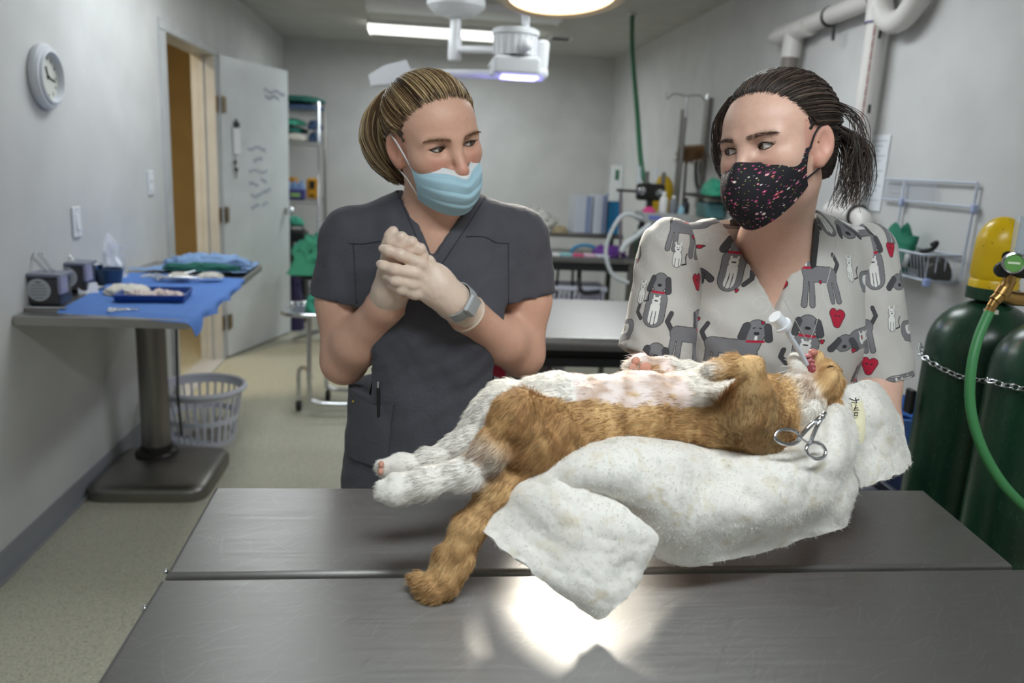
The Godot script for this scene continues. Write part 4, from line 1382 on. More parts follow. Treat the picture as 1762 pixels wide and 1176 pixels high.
	part("lower_tube", Shape.new().tube([Vector3(itop.x, 0.06, -4.9), Vector3(itop.x, itop.y - 0.12, -4.9)], 0.014, 10), M.dull_steel, iv)
	for s in [-1, 1]:
		part("hook", Shape.new().tube(curve([Vector3(itop.x, itop.y, -4.9), Vector3(itop.x + s * 0.08, itop.y + 0.01, -4.9), Vector3(itop.x + s * 0.12, itop.y - 0.02, -4.9), Vector3(itop.x + s * 0.13, itop.y + 0.02, -4.9)], 5), 0.005, 6), M.chrome, iv)
	for k in 5:
		var an := TAU * k / 5
		part("foot_bar", Shape.new().tube([Vector3(itop.x, 0.07, -4.9), Vector3(itop.x + cos(an) * 0.07, 0.03, -4.9 + sin(an) * 0.07)], 0.012, 8), M.chrome, iv)
	var rail := on_x(1210, 260, 1.85)
	single("wall_rail", Shape.new().box(Vector3(1.853, rail.y - 0.02, rail.z), Vector3(0.03, 0.72, 0.07), 0.004), M.dull_steel, "broad grey steel rail fixed upright on the wall behind the infusion stand", "rail")
	single("slim_rail", Shape.new().box(Vector3(1.858, rail.y - 0.03, rail.z - 0.55), Vector3(0.02, 0.66, 0.035), 0.004), M.dull_steel, "narrow grey steel rail fixed upright on the wall behind the infusion stand", "rail")
	var bp := on_x(1190, 262, 1.74)
	var br := thing("broom_head", "brown bristle broom head hanging between the grey rails", "broom", bp - Vector3.UP * 0.06)
	part("block", Shape.new().box(bp + Vector3(0, 0.03, 0), Vector3(0.05, 0.03, 0.34), 0.008), mat(rgb(120, 86, 48), 0.6), br)
	part("handle", Shape.new().tube([bp + Vector3(0.02, 0.0, -0.16), bp + Vector3(0.04, -0.5, -0.18)], 0.011, 8), M.dull_steel, br)
	var tuft := Shape.new()
	var q := RandomNumberGenerator.new()
	q.seed = 8
	for k in 260:
		var o := bp + Vector3(q.randf_range(-0.03, 0.03), 0.03, q.randf_range(-0.17, 0.17))
		tuft.tube([o, o + Vector3(q.randf_range(-0.03, 0.03), -0.045, q.randf_range(-0.03, 0.03)), o + Vector3(q.randf_range(-0.06, 0.06), q.randf_range(-0.11, -0.05), q.randf_range(-0.05, 0.05))], [0.003, 0.003, 0.001], 4, false)
	var tn := part("bristles", tuft, mat(rgb(116, 84, 50), 0.8), br)
	tn.set_meta("kind", "stuff")
	# small dark wall shelf with teal things
	var sp := on_x(1220, 338, 1.79)
	var sh := thing("wall_shelf", "small black wall shelf behind the worker in the printed top", "shelf", sp)
	part("board", Shape.new().box(sp, Vector3(0.15, 0.02, 0.5), 0.004), M.black, sh)
	part("bracket", Shape.new().box(sp + Vector3(0.06, -0.04, 0.12), Vector3(0.02, 0.08, 0.02), 0.003), M.dark_metal, sh)
	single("green_mask", heap(sp + Vector3(-0.01, 0.012, 0.1), Vector3(0.06, 0.09, 0.11), 0.25, 61.0), mat(rgb(60, 176, 140), 0.6), "bright green rubber mask on the small wall shelf", "mask")
	single("teal_box", Shape.new().box(sp + Vector3(0.01, -0.085, 0.02), Vector3(0.12, 0.10, 0.22), 0.015), mat(rgb(92, 146, 150), 0.4), "teal plastic box under the small wall shelf", "box")
	var cp := on_x(1216, 318, 1.845)
	single("black_hook", Shape.new().tube(curve([cp + Vector3(0.02, -0.03, 0.16), cp + Vector3(-0.02, -0.06, 0.0), cp + Vector3(-0.03, 0.0, -0.12), cp + Vector3(-0.02, 0.14, -0.2)], 6), 0.012, 8), mat(rgb(50, 54, 60), 0.4), "curved dark hose end hooked on the wall above the small black shelf", "hose")
	single("navy_cuff", heap(cp + Vector3(-0.03, -0.07, 0.06), Vector3(0.03, 0.06, 0.07), 0.2, 62.0), mat(rgb(40, 34, 84), 0.5), "navy cuff hanging on the curved hose end", "cuff")


func cylinder(called: String, label: String, at: Vector3, r: float, shoulder: float, m: Material, cap: Material, cap_r := 0.05, cap_h := 0.2) -> Node3D:
	var o := thing(called, label, "gas cylinder", at)
	var prof := [Vector2(0, 0.0), Vector2(r * 0.92, 0.0), Vector2(r, 0.02), Vector2(r, shoulder - r * 0.95)]
	for k in range(1, 9):
		var a := PI / 2 * k / 9.5
		prof.append(Vector2(r * cos(a), shoulder - r * 0.95 + r * 1.0 * sin(a)))
	var nk := minf(cap_r * 1.05, r * 0.5)
	prof.append(Vector2(nk, shoulder + 0.008))
	prof.append(Vector2(nk, shoulder + 0.035))
	prof.append(Vector2(0, shoulder + 0.036))
	part("tank", Shape.new().lathe(prof, at, Basis(), 48), m, o)
	if cap:
		var y := shoulder + 0.02
		var p := [Vector2(cap_r * 0.94, y), Vector2(cap_r, y + 0.004), Vector2(cap_r, y + cap_h * 0.16), Vector2(cap_r * 0.95, y + cap_h * 0.19), Vector2(cap_r * 1.02, y + cap_h * 0.25), Vector2(cap_r * 1.0, y + cap_h * 0.62)]
		for k in range(1, 8):
			var a := PI / 2 * k / 7
			p.append(Vector2(cap_r * cos(a), y + cap_h * 0.62 + cap_h * 0.38 * sin(a)))
		part("cap", Shape.new().lathe(p, at, Basis(), 36), cap, o)
		var eye := Vector3(-0.35, 0, 1).normalized()
		part("vent_hole", Shape.new().lathe([Vector2(cap_r * 0.22, 0.0), Vector2(cap_r * 0.22, 0.002), Vector2(0, 0.0021)], at + Vector3.UP * (y + cap_h * 0.52) + eye * cap_r * 0.99, look_y(eye), 18), M.black, o)
	return o


func build_right_side() -> void:
	var w := 1.87
	# drain pipes along the right wall
	var pvc := mat(rgb(216, 212, 208), 0.4)
	var x := w - 0.065
	var p := thing("drain_pipes", "white plastic waste pipes clamped along the wall behind the gas cylinders", "pipe", Vector3(x, 1.2, -3.4))
	var v0 := on_x(1463, 368, x)
	var v1 := Vector3(x, 2.13, v0.z)
	part("riser", Shape.new().tube([v0, v1], 0.040, 20), pvc, p)
	part("coupling", Shape.new().tube([v1 - Vector3.UP * 0.06, v1 + Vector3.UP * 0.24], 0.048, 20), pvc, p)
	part("joint_ring", Shape.new().tube([v1 - Vector3.UP * 0.064, v1 - Vector3.UP * 0.058], 0.0485, 20), mat(rgb(96, 88, 140), 0.5), p)
	var red := Shape.new()
	for k in 46:   # the printed line of lettering on the pipe
		var y := lerpf(v0.y + 0.05, v1.y - 0.08, k / 45.0)
		var d := Vector3(-0.62, 0, 0.78).normalized()
		red.box(Vector3(v0.x, y, v0.z) + d * 0.0402, Vector3(0.006, 0.009 + 0.004 * (k % 3), 0.001), 0.0002, look(d))
	part("printed_line", red, mat(rgb(150, 86, 84), 0.7), p)
	for y in [1.46, 1.73, 2.02]:
		part("black_mark", Shape.new().box(Vector3(v0.x, y, v0.z) + Vector3(-0.1, 0, 0.995) * 0.0405, Vector3(0.012, 0.035, 0.002), 0.0005), M.black, p)
	var hy := on_x(1375, 50, x).y
	var hz := on_x(1375, 50, x).z
	part("runner", Shape.new().tube([Vector3(x, hy, hz - 0.2), Vector3(x, hy + 0.02, v0.z - 0.05)], 0.040, 20), pvc, p)
	part("tee", Shape.new().tube([Vector3(x, hy, hz - 0.22), Vector3(x, hy, hz + 0.12)], 0.048, 20), pvc, p)
	part("tee_stub", Shape.new().tube([Vector3(x, hy, hz - 0.05), Vector3(x - 0.004, hy - 0.13, hz - 0.05)], 0.047, 20), pvc, p)
	part("end_plug", Shape.new().tube([Vector3(x, hy, hz - 0.22), Vector3(x, hy, hz - 0.29)], 0.030, 16), pvc, p)
	part("drop", Shape.new().tube([Vector3(x - 0.004, hy - 0.12, hz - 0.05), Vector3(x - 0.04, hy - 0.85, hz - 0.05)], 0.041, 20), mat(rgb(126, 118, 112), 0.5), p)
	var cz := lerpf(hz, v0.z, 0.42)
	part("clamp", Shape.new().tube([Vector3(x, hy + 0.008, cz), Vector3(x, hy + 0.008, cz + 0.012)], 0.046, 20), M.dark_metal, p)
	part("clamp_bolt", Shape.new().tube([Vector3(x, hy - 0.04, cz + 0.05), Vector3(x, hy - 0.1, cz + 0.06)], 0.008, 8), M.black, p)
	var el := []
	for k in 15:
		var a := PI * k / 14
		el.append(Vector3(x, 2.20 - sin(a) * 0.15, v0.z + 0.14 - cos(a) * 0.14))
	el.append(Vector3(x, 2.40, v0.z + 0.28))
	part("trap_bend", Shape.new().tube(el, 0.043, 20), pvc, p)
	part("foot_tee", Shape.new().tube([v0 + Vector3(0, 0.0, -0.16), v0 + Vector3(0, -0.005, 0.06)], 0.046, 20), pvc, p)
	part("rubber_ring", Shape.new().tube([v0 + Vector3(0, -0.005, 0.055), v0 + Vector3(0, -0.005, 0.07)], 0.048, 20), M.black, p)
	part("foot_bend", Shape.new().tube(curve([v0 + Vector3(0, -0.005, 0.05), v0 + Vector3(0, -0.02, 0.10), v0 + Vector3(0, -0.07, 0.125), v0 + Vector3(0, -0.2, 0.13), v0 + Vector3(0, -0.9, 0.13)], 5), 0.040, 20), pvc, p)
	# the printed sheet on the wall
	var s := on_x(1501, 298, w)
	var sheet := thing("notice_sheet", "white printed sheet taped on the wall behind the waste pipe", "notice", s - Vector3.UP * 0.15)
	part("paper", Shape.new().box(s + Vector3(-0.004, 0, 0), Vector3(0.002, 0.31, 0.21), 0.0005), mat(rgb(226, 229, 233), 0.6), sheet)
	var pr := Shape.new()
	for k in 13:
		pr.box(s + Vector3(-0.0055, 0.13 - k * 0.02, 0.01 - 0.008 * (k % 3)), Vector3(0.0005, 0.004, 0.15 - 0.03 * (k % 3)), 0.0001)
	part("print", pr, mat(rgb(170, 176, 186), 0.7), sheet)
	build_wall_rack()
	build_cylinders()
	# blue bin with a bag, and the dark crate under the towel's end
	var bp := Vector3(1.45, 0, -2.28)
	var bn := thing("blue_bin", "blue plastic bin with a clear bag behind the worker in the printed top", "bin", bp)
	var blue := mat(rgb(66, 116, 196), 0.4)
	part("body", Shape.new().lathe([Vector2(0, 0), Vector2(0.13, 0), Vector2(0.155, 0.66), Vector2(0.148, 0.66), Vector2(0.125, 0.01), Vector2(0, 0.008)], bp, Basis(), 32), mat(rgb(40, 62, 116), 0.4), bn)
	part("rim", Shape.new().lathe([Vector2(0.148, 0.65), Vector2(0.166, 0.65), Vector2(0.17, 0.72), Vector2(0.176, 0.76), Vector2(0.168, 0.762), Vector2(0.15, 0.70)], bp, Basis(), 32), blue, bn)
	var film := mat(Color(0.9, 0.92, 1.0, 0.5), 0.2)
	film.transparency = BaseMaterial3D.TRANSPARENCY_ALPHA
	part("bag_edge", heap(bp + Vector3(-0.10, 0.5, 0.12), Vector3(0.06, 0.14, 0.05), 0.5, 71.0), film, bn)
	slotted_crate("dark_crate", "dark blue slotted crate on the floor behind the table", Vector3(0.955, 0.0, -1.78), Vector3(0.33, 0.74, 0.28), mat(rgb(26, 32, 52), 0.4))


func build_wall_rack() -> void:
	var w := 1.866
	var white := mat(rgb(196, 203, 216), 0.4)
	var z0 := -3.08
	var z1 := -2.56
	var r := thing("wire_rack", "white wire rack with a basket on the wall behind the gas cylinders", "rack", Vector3(1.8, 1.12, -2.8))
	var t := Shape.new()
	var up := 1.455
	# back frame and the flat upper panel
	for z in [-2.98, z1]:
		part("upright", Shape.new().tube([Vector3(w - 0.01, up, z), Vector3(w - 0.015, 1.12, z)], 0.005, 8), white, r)
	for y in [up, 1.375]:
		part("cross_wire", Shape.new().tube([Vector3(w - 0.012, y, z0 - 0.03), Vector3(w - 0.012, y, z1)], 0.0045, 8), white, r)
	for k in 22:
		var z := lerpf(z0 - 0.03, -2.78, k / 21.0)
		part("thin_wire", Shape.new().tube([Vector3(w - 0.014, up, z), Vector3(w - 0.014, 1.375, z)], 0.0018, 5), white, r)
	for z in [-2.98, z1]:
		part("clip", Shape.new().box(Vector3(w - 0.016, 1.37, z + 0.01), Vector3(0.018, 0.03, 0.02), 0.004), mat(rgb(170, 182, 215), 0.4), r)
	# basket
	var fx := w - 0.15
	var ty := 1.205
	var by := 1.115
	var rim := [Vector3(w - 0.01, ty, z0), Vector3(fx, ty, z0), Vector3(fx, ty, z1 - 0.02), Vector3(w - 0.01, ty, z1 - 0.02)]
	part("basket_rim", Shape.new().tube(rim, 0.0045, 8, false, true), white, r)
	part("basket_sill", Shape.new().tube([Vector3(w - 0.01, by, z0), Vector3(fx + 0.02, by, z0), Vector3(fx + 0.02, by, z1 - 0.02), Vector3(w - 0.01, by, z1 - 0.02)], 0.0045, 8, false, true), white, r)
	for k in 27:
		var z := lerpf(z0, z1 - 0.02, k / 26.0)
		part("basket_wire", Shape.new().tube([Vector3(fx, ty, z), Vector3(fx + 0.02, by, z), Vector3(w - 0.012, by, z)], 0.002, 5, false), white, r)
	for k in 4:
		var xx := lerpf(fx + 0.02, w - 0.03, k / 3.0)
		for z in [z0, z1 - 0.02]:
			part("end_wire", Shape.new().tube([Vector3(xx, ty, z), Vector3(xx, by, z)], 0.002, 5, false), white, r)
	part("clip", Shape.new().box(Vector3(fx + 0.02, by - 0.005, z1 - 0.01), Vector3(0.02, 0.03, 0.025), 0.005), mat(rgb(150, 166, 210), 0.4), r)
	# green breathing bag with its collar
	var bagm := mat(rgb(34, 120, 94), 0.55)
	var b := Vector3(w - 0.09, by + 0.006, -2.86)
	var bag := thing("breathing_bag", "green rubber breathing bag stuffed in the wire basket", "bag", b)
	var rows := []
	for j in 17:
		var line := []
		var v := float(j) / 16
		for k in 33:
			var a := TAU * (k % 32) / 32.0
			var sx := 0.045 + 0.012 * noise.get_noise_2d(cos(a) * 2.0, v * 4.0)
			var wide := 0.13 * (0.75 + 0.35 * v)
			var z := sin(a) * wide * (1.0 + 0.1 * noise.get_noise_2d(a, 4.0))
			# two peaks stand up at the mouth of the bag
			var peak := 0.045 * maxf(0.0, cos((z / wide) * 4.4 - 0.9))
			line.append(b + Vector3(cos(a) * sx * (1.0 - 0.5 * v), v * (0.135 + peak * v), z))
		rows.append(line)
	part("bag", Shape.new().net(rows, true), bagm, bag)
	part("collar", Shape.new().tube([b + Vector3(-0.05, 0.135, 0.0), b + Vector3(-0.055, 0.085, 0.005)], 0.022, 14), mat(rgb(224, 226, 222), 0.4), bag)
	single("teal_mask", heap(b + Vector3(-0.02, 0.0, -0.01), Vector3(0.04, 0.06, 0.08), 0.35, 81.0), mat(rgb(60, 158, 138), 0.6), "bunched teal tubing low in the wire basket", "tubing")
	var k := Vector3(w - 0.085, by + 0.05, -2.67)
	var bk := thing("black_hose", "black breathing hose with a white end in the wire basket", "hose", k - Vector3.UP * 0.04)
	part("hose", Shape.new().tube(curve([k + Vector3(-0.055, 0.012, -0.02), k + Vector3(0.0, 0.0, 0.02), k + Vector3(0.04, 0.0, 0.06)], 6), 0.026, 16), M.black, bk)
	part("white_end", Shape.new().lathe([Vector2(0.018, 0.0), Vector2(0.028, 0.0), Vector2(0.030, -0.012), Vector2(0.026, -0.018)], k + Vector3(-0.062, 0.013, -0.023), look_y(Vector3(-1, 0.2, -0.7)), 20), mat(rgb(200, 202, 204), 0.4), bk)
	part("strap", Shape.new().tube(curve([k + Vector3(-0.03, 0.045, 0.02), k + Vector3(-0.03, 0.06, 0.08), k + Vector3(-0.03, 0.085, 0.10), k + Vector3(-0.03, 0.075, 0.075)], 5), 0.008, 8), M.black, bk)
	single("dark_mask", heap(Vector3(w - 0.07, by + 0.005, -2.62), Vector3(0.05, 0.07, 0.045), 0.2, 82.0), mat(rgb(48, 48, 46), 0.5), "dark rubber mask at the end of the wire basket", "mask")


func build_cylinders() -> void:
	# two tall green tanks with worn paint: rust patches and scuffs are paint wear
	var im := Image.create(512, 512, false, Image.FORMAT_RGB8)
	var base := rgb(26, 56, 40)
	for y in 512:
		for x in 512:
			var a := fine.get_noise_3d(cos(x * TAU / 512) * 1.4, y * 0.012, sin(x * TAU / 512) * 1.4)
			var b := noise.get_noise_3d(cos(x * TAU / 512) * 7.0, y * 0.02, sin(x * TAU / 512) * 7.0)
			var c := base.lerp(rgb(34, 70, 48), clampf(0.5 + a, 0, 1))
			if b > 0.36 and a > 0.05:
				c = c.lerp(rgb(72, 46, 34), clampf((b - 0.36) * 5.0, 0, 0.75))
			if fine.get_noise_2d(x * 0.9, y * 0.12) > 0.72:
				c = c.lerp(rgb(70, 120, 80), 0.5)
			im.set_pixel(x, y, c)
	var m := mat(Color.WHITE, 0.28)
	m.albedo_texture = ImageTexture.create_from_image(im)
	m.uv1_scale = Vector3(1, 0.7, 1)
	# yellow cap, chipped
	var iy := Image.create(256, 256, false, Image.FORMAT_RGB8)
	for y in 256:
		for x in 256:
			var b := noise.get_noise_2d(x * 0.06, y * 0.06)
			var c := rgb(226, 182, 14).lerp(rgb(238, 200, 30), 0.5 + 0.5 * fine.get_noise_2d(x * 0.02, y * 0.02))
			if b > 0.60:
				c = c.lerp(rgb(70, 62, 22), clampf((b - 0.60) * 8.0, 0, 0.9))
			iy.set_pixel(x, y, c)
	var ym := mat(Color.WHITE, 0.3)
	ym.albedo_texture = ImageTexture.create_from_image(iy)
	ym.uv1_scale = Vector3(1, 3, 1)
	var at := Vector3(1.315, 0, -1.70)
	var r := 0.12
	var first := cylinder("gas_cylinder", "tall dark green gas cylinder under a yellow cap", at, r, 1.185, m, ym, 0.052, 0.178)
	var d := Vector3(-0.55, 0, 0.83).normalized()
	part("sticker", Shape.new().box(at + Vector3.UP * 1.172 + d * 0.066, Vector3(0.03, 0.014, 0.001), 0.0004, look(d) * Basis(Vector3.RIGHT, -0.9)), mat(rgb(205, 205, 190), 0.6), first)
	part("chain_pad", Shape.new().box(at + Vector3(-r - 0.012, 0.93, -0.04), Vector3(0.012, 0.06, 0.03), 0.003), M.black, first)
	var at2 := Vector3(1.279, 0, -1.43)
	var second := cylinder("gas_cylinder", "tall dark green gas cylinder carrying the pressure regulator", at2, r, 1.195, m, null, 0.04)
	# hazard label on its shoulder
	var dl := Vector3(-0.42, 0.0, 0.9).normalized()
	var lab := Shape.new()
	var rows := []
	for j in 7:
		var line := []
		for i in 13:
			var a := lerpf(-0.55, 0.9, i / 12.0)
			var y := lerpf(1.09, 1.145, j / 6.0)
			var rr := r * 1.006 if y < 1.085 else r * 1.006 * sqrt(maxf(0.02, 1.0 - pow((y - 1.085) / r, 2)))
			line.append(at2 + dl.rotated(Vector3.UP, a) * rr + Vector3.UP * y)
		rows.append(line)
	lab.net(rows)
	var lim := Image.create(256, 96, false, Image.FORMAT_RGB8)
	lim.fill(rgb(222, 226, 232))
	lim.fill_rect(Rect2i(84, 0, 172, 52), rgb(96, 150, 136))
	for y in 80:
		for x in 96:
			if absf(x - 46) / 40.0 + absf(y - 44) / 40.0 < 1.0:
				var c := rgb(232, 206, 30)
				if absf(x - 46) < 7 and absf(y - 40) < 14 or absf(x - 46) < 16 and absf(y - 60) < 3:
					c = rgb(60, 50, 20)
				lim.set_pixel(x, y, c)
	draw_word(lim, "AC", Vector2i(94, 60), rgb(44, 48, 130), 4)
	draw_word(lim, "E", Vector2i(142, 60), rgb(176, 40, 60), 4)
	lim.flip_y()
	var lm := mat(Color.WHITE, 0.5)
	lm.albedo_texture = ImageTexture.create_from_image(lim)
	lm.texture_repeat = false
	part("hazard_label", lab, lm, second)
	# valve, regulator, brass fittings, hose
	var v := at2 + Vector3.UP * 1.235
	part("valve", Shape.new().tube([v, v + Vector3.UP * 0.07], 0.016, 12), M.brass, second)
	part("valve_wheel", Shape.new().lathe([Vector2(0, 0.07), Vector2(0.03, 0.07), Vector2(0.034, 0.08), Vector2(0.03, 0.09), Vector2(0, 0.092)], v), M.dark_metal, second)
	var g := thing("pressure_regulator", "black and chrome pressure regulator with a green dial and brass fittings", "regulator", on_z(1720, 500, -1.36))
	var zz := -1.36
	part("body", Shape.new().tube([on_z(1742, 457, zz), on_z(1800, 462, zz)], 0.022, 16), M.black, g)
	part("inlet", Shape.new().tube([on_z(1796, 462, zz), v + Vector3.UP * 0.045], 0.013, 12), M.brass, g)
	part("side_knob", Shape.new().lathe([Vector2(0.014, -0.006), Vector2(0.015, 0.0), Vector2(0.013, 0.008), Vector2(0, 0.009)], on_z(1725, 464, zz), look_y(Vector3(-0.5, 0, 0.85)), 18), M.black, g)
	var dp := on_z(1743, 453, zz + 0.026)
	part("dial", Shape.new().lathe([Vector2(0.018, -0.006), Vector2(0.0195, 0.0), Vector2(0.019, 0.006), Vector2(0.016, 0.007)], dp, look_y(Vector3(-0.35, 0.1, 0.9)), 24), M.chrome, g)
	var dn := Vector3(-0.35, 0.1, 0.9).normalized()
	part("dial_face", Shape.new().lathe([Vector2(0.0165, 0.005), Vector2(0, 0.0051)], dp, look_y(dn), 24), mat(rgb(104, 160, 84), 0.4), g)
	part("dial_print", Shape.new().box(dp + dn * 0.0055, Vector3(0.02, 0.004, 0.0004), 0.0001, look(dn)), mat(rgb(214, 230, 200), 0.5), g)
	part("flow_tube", Shape.new().tube([on_z(1752, 440, zz), on_z(1763, 372, zz)], 0.014, 14), M.glass, g)
	part("flow_scale", Shape.new().box(on_z(1760, 405, zz - 0.012), Vector3(0.02, 0.07, 0.004), 0.001), mat(rgb(170, 178, 184), 0.4), g)
	part("outlet", Shape.new().tube([on_z(1738, 474, zz), on_z(1734, 490, zz)], 0.011, 10), M.brass, g)
	for q in [[1731, 496, 1738, 482, 0.012], [1722, 508, 1730, 496, 0.015], [1711, 518, 1722, 508, 0.012], [1706, 528, 1712, 518, 0.0095], [1700, 541, 1706, 528, 0.009]]:
		part("brass_nut", Shape.new().tube([on_z(q[0], q[1], zz), on_z(q[2], q[3], zz)], q[4], 6), M.brass, g)
	part("brass_elbow", Shape.new().tube([on_z(1722, 508, zz), on_z(1745, 514, zz), on_z(1775, 516, zz)], [0.012, 0.014, 0.013], 10), M.brass, g)
	var hs := []
	for q in [[1702, 538, -1.36], [1684, 580, -1.345], [1672, 630, -1.33], [1669, 690, -1.315], [1680, 745, -1.30], [1704, 800, -1.285], [1740, 850, -1.27], [1790, 892, -1.26], [1850, 915, -1.25]]:
		hs.append(on_z(q[0], q[1], q[2]))
	single("green_hose", Shape.new().tube(curve(hs, 6), 0.0092, 12), mat(rgb(70, 140, 84), 0.45), "light green oxygen hose looping down from the regulator", "hose")
	# the steel chain round both tanks
	var ch := thing("steel_chain", "bright steel chain slung round the two tall gas cylinders", "chain", on_z(1660, 660, -1.55))
	var pts := []
	var ys := [on_z(1590, 600, -1.75).y, on_z(1660, 656, -1.585).y, on_z(1700, 656, -1.45).y, on_z(1750, 676, -1.32).y]
	for k in 7:
		var a := deg_to_rad(lerpf(222, 98, k / 6.0))
		pts.append(Vector3(at.x + cos(a) * (r + 0.009), lerpf(ys[0], ys[1], minf(1.0, k / 4.0)), at.z + sin(a) * (r + 0.009)))
	for k in 6:
		var a := deg_to_rad(lerpf(192, 60, k / 5.0))
		pts.append(Vector3(at2.x + cos(a) * (r + 0.009), lerpf(ys[2], ys[3], minf(1.0, k / 3.0)), at2.z + sin(a) * (r + 0.009)))
	var path := curve(pts, 10)
	var dist := 0.0
	var step := 0.0165
	var next := 0.0
	var n := 0
	for i in path.size() - 1:
		var a: Vector3 = path[i]
		var b: Vector3 = path[i + 1]
		var len_ := a.distance_to(b)
		while next <= dist + len_:
			var o := a.lerp(b, (next - dist) / len_)
			var t := (b - a).normalized()
			var side := t.cross(Vector3.UP).normalized()
			var nn := side.rotated(t, 0.5 if n % 2 else 0.5 + PI / 2)
			var ring := []
			for k in 12:
				var an := TAU * k / 12
				ring.append(o + t * cos(an) * 0.0105 + nn * sin(an) * 0.0062)
			part("link", Shape.new().tube(ring, 0.0019, 5, false, true), M.chrome, ch)
			n += 1
			next += step
		dist += len_


# block capitals from a 3 x 5 dot grid
func draw_word(im: Image, word: String, at: Vector2i, c: Color, dot: int) -> void:
	var font := {"A": "010101111101101", "C": "111100100100111", "E": "111100110100111", "T": "111010010010010", "D": "110101101101110", "R": "110101110101101"}
	for k in word.length():
		var g: String = font[word[k]]
		for b in 15:
			if g[b] == "1":
				im.fill_rect(Rect2i(at.x + (k * 4 + b % 3) * dot, at.y + (b / 3) * dot, dot, dot), c)


# A solid described by tapered capsules and ellipsoids that melt into one another, meshed as surface nets.
class Field:
	var kind := PackedInt32Array()      # 0 tapered capsule, 1 ellipsoid; +10 carves
	var pa := PackedVector3Array()
	var pb := PackedVector3Array()
	var ra := PackedFloat32Array()
	var rb := PackedFloat32Array()
	var soft := PackedFloat32Array()
	var turn: Array[Basis] = []
	var tint := PackedColorArray()
	var flow := PackedVector3Array()
	var extra: Callable
	var col := Color.WHITE
	var dir := Vector3.ZERO

	func cone(a: Vector3, b: Vector3, r1: float, r2: float, k := 0.02, op := 0) -> void:
		kind.append(op); pa.append(a); pb.append(b); ra.append(r1); rb.append(r2); soft.append(k)
		turn.append(Basis()); tint.append(col); flow.append(dir if dir != Vector3.ZERO else (b - a).normalized())

	func egg(c: Vector3, r: Vector3, b := Basis(), k := 0.02, op := 0) -> void:
		kind.append(1 + op); pa.append(c); pb.append(r); ra.append(0); rb.append(0); soft.append(k)
		turn.append(b.inverse()); tint.append(col); flow.append(dir)

	func chain(pts: Array, radii: Array, k := 0.02) -> void:
		for i in pts.size() - 1:
			cone(pts[i], pts[i + 1], radii[i], radii[i + 1], k)

	func one(i: int, p: Vector3) -> float:
		if kind[i] % 10 == 0:
			var a := pa[i]
			var ab := pb[i] - a
			var q := p - a
			var t := clampf(q.dot(ab) / maxf(ab.length_squared(), 1e-9), 0.0, 1.0)
			return (q - ab * t).length() - (ra[i] + (rb[i] - ra[i]) * t)
		var e := turn[i] * (p - pa[i])
		var r := pb[i]
		var k0 := (e / r).length()
		var k1 := (e / (r * r)).length()
		return k0 * (k0 - 1.0) / maxf(k1, 1e-6)

	func at(p: Vector3, list: PackedInt32Array) -> float:
		var d := 1e3
		for i in list:
			var e := one(i, p)
			var k := soft[i]
			if kind[i] < 10:
				var h := maxf(k - absf(d - e), 0.0) / k
				d = minf(d, e) - h * h * k * 0.25
			else:
				e = -e
				var h := maxf(k - absf(d - e), 0.0) / k
				d = maxf(d, e) + h * h * k * 0.25
		if extra.is_valid():
			d = extra.call(p, d)
		return d

	func all() -> PackedInt32Array:
		return PackedInt32Array(range(kind.size()))

	# colour and flow of the pieces nearest to a point
	func blend(p: Vector3, sharp: float) -> Array:
		var best := 1e3
		var ds := PackedFloat32Array()
		for i in kind.size():
			var d := one(i, p) if kind[i] < 10 else 1e3
			ds.append(d)
			best = minf(best, d)
		var c := Color(0, 0, 0, 0)
		var f := Vector3.ZERO
		var s := 0.0
		for i in kind.size():
			var w := exp(-(ds[i] - best) / sharp)
			if w > 0.01 and kind[i] < 10:
				c += tint[i] * w
				f += flow[i] * w
				s += w
		c = c / s
		c.a = 1.0
		return [c, f / s]


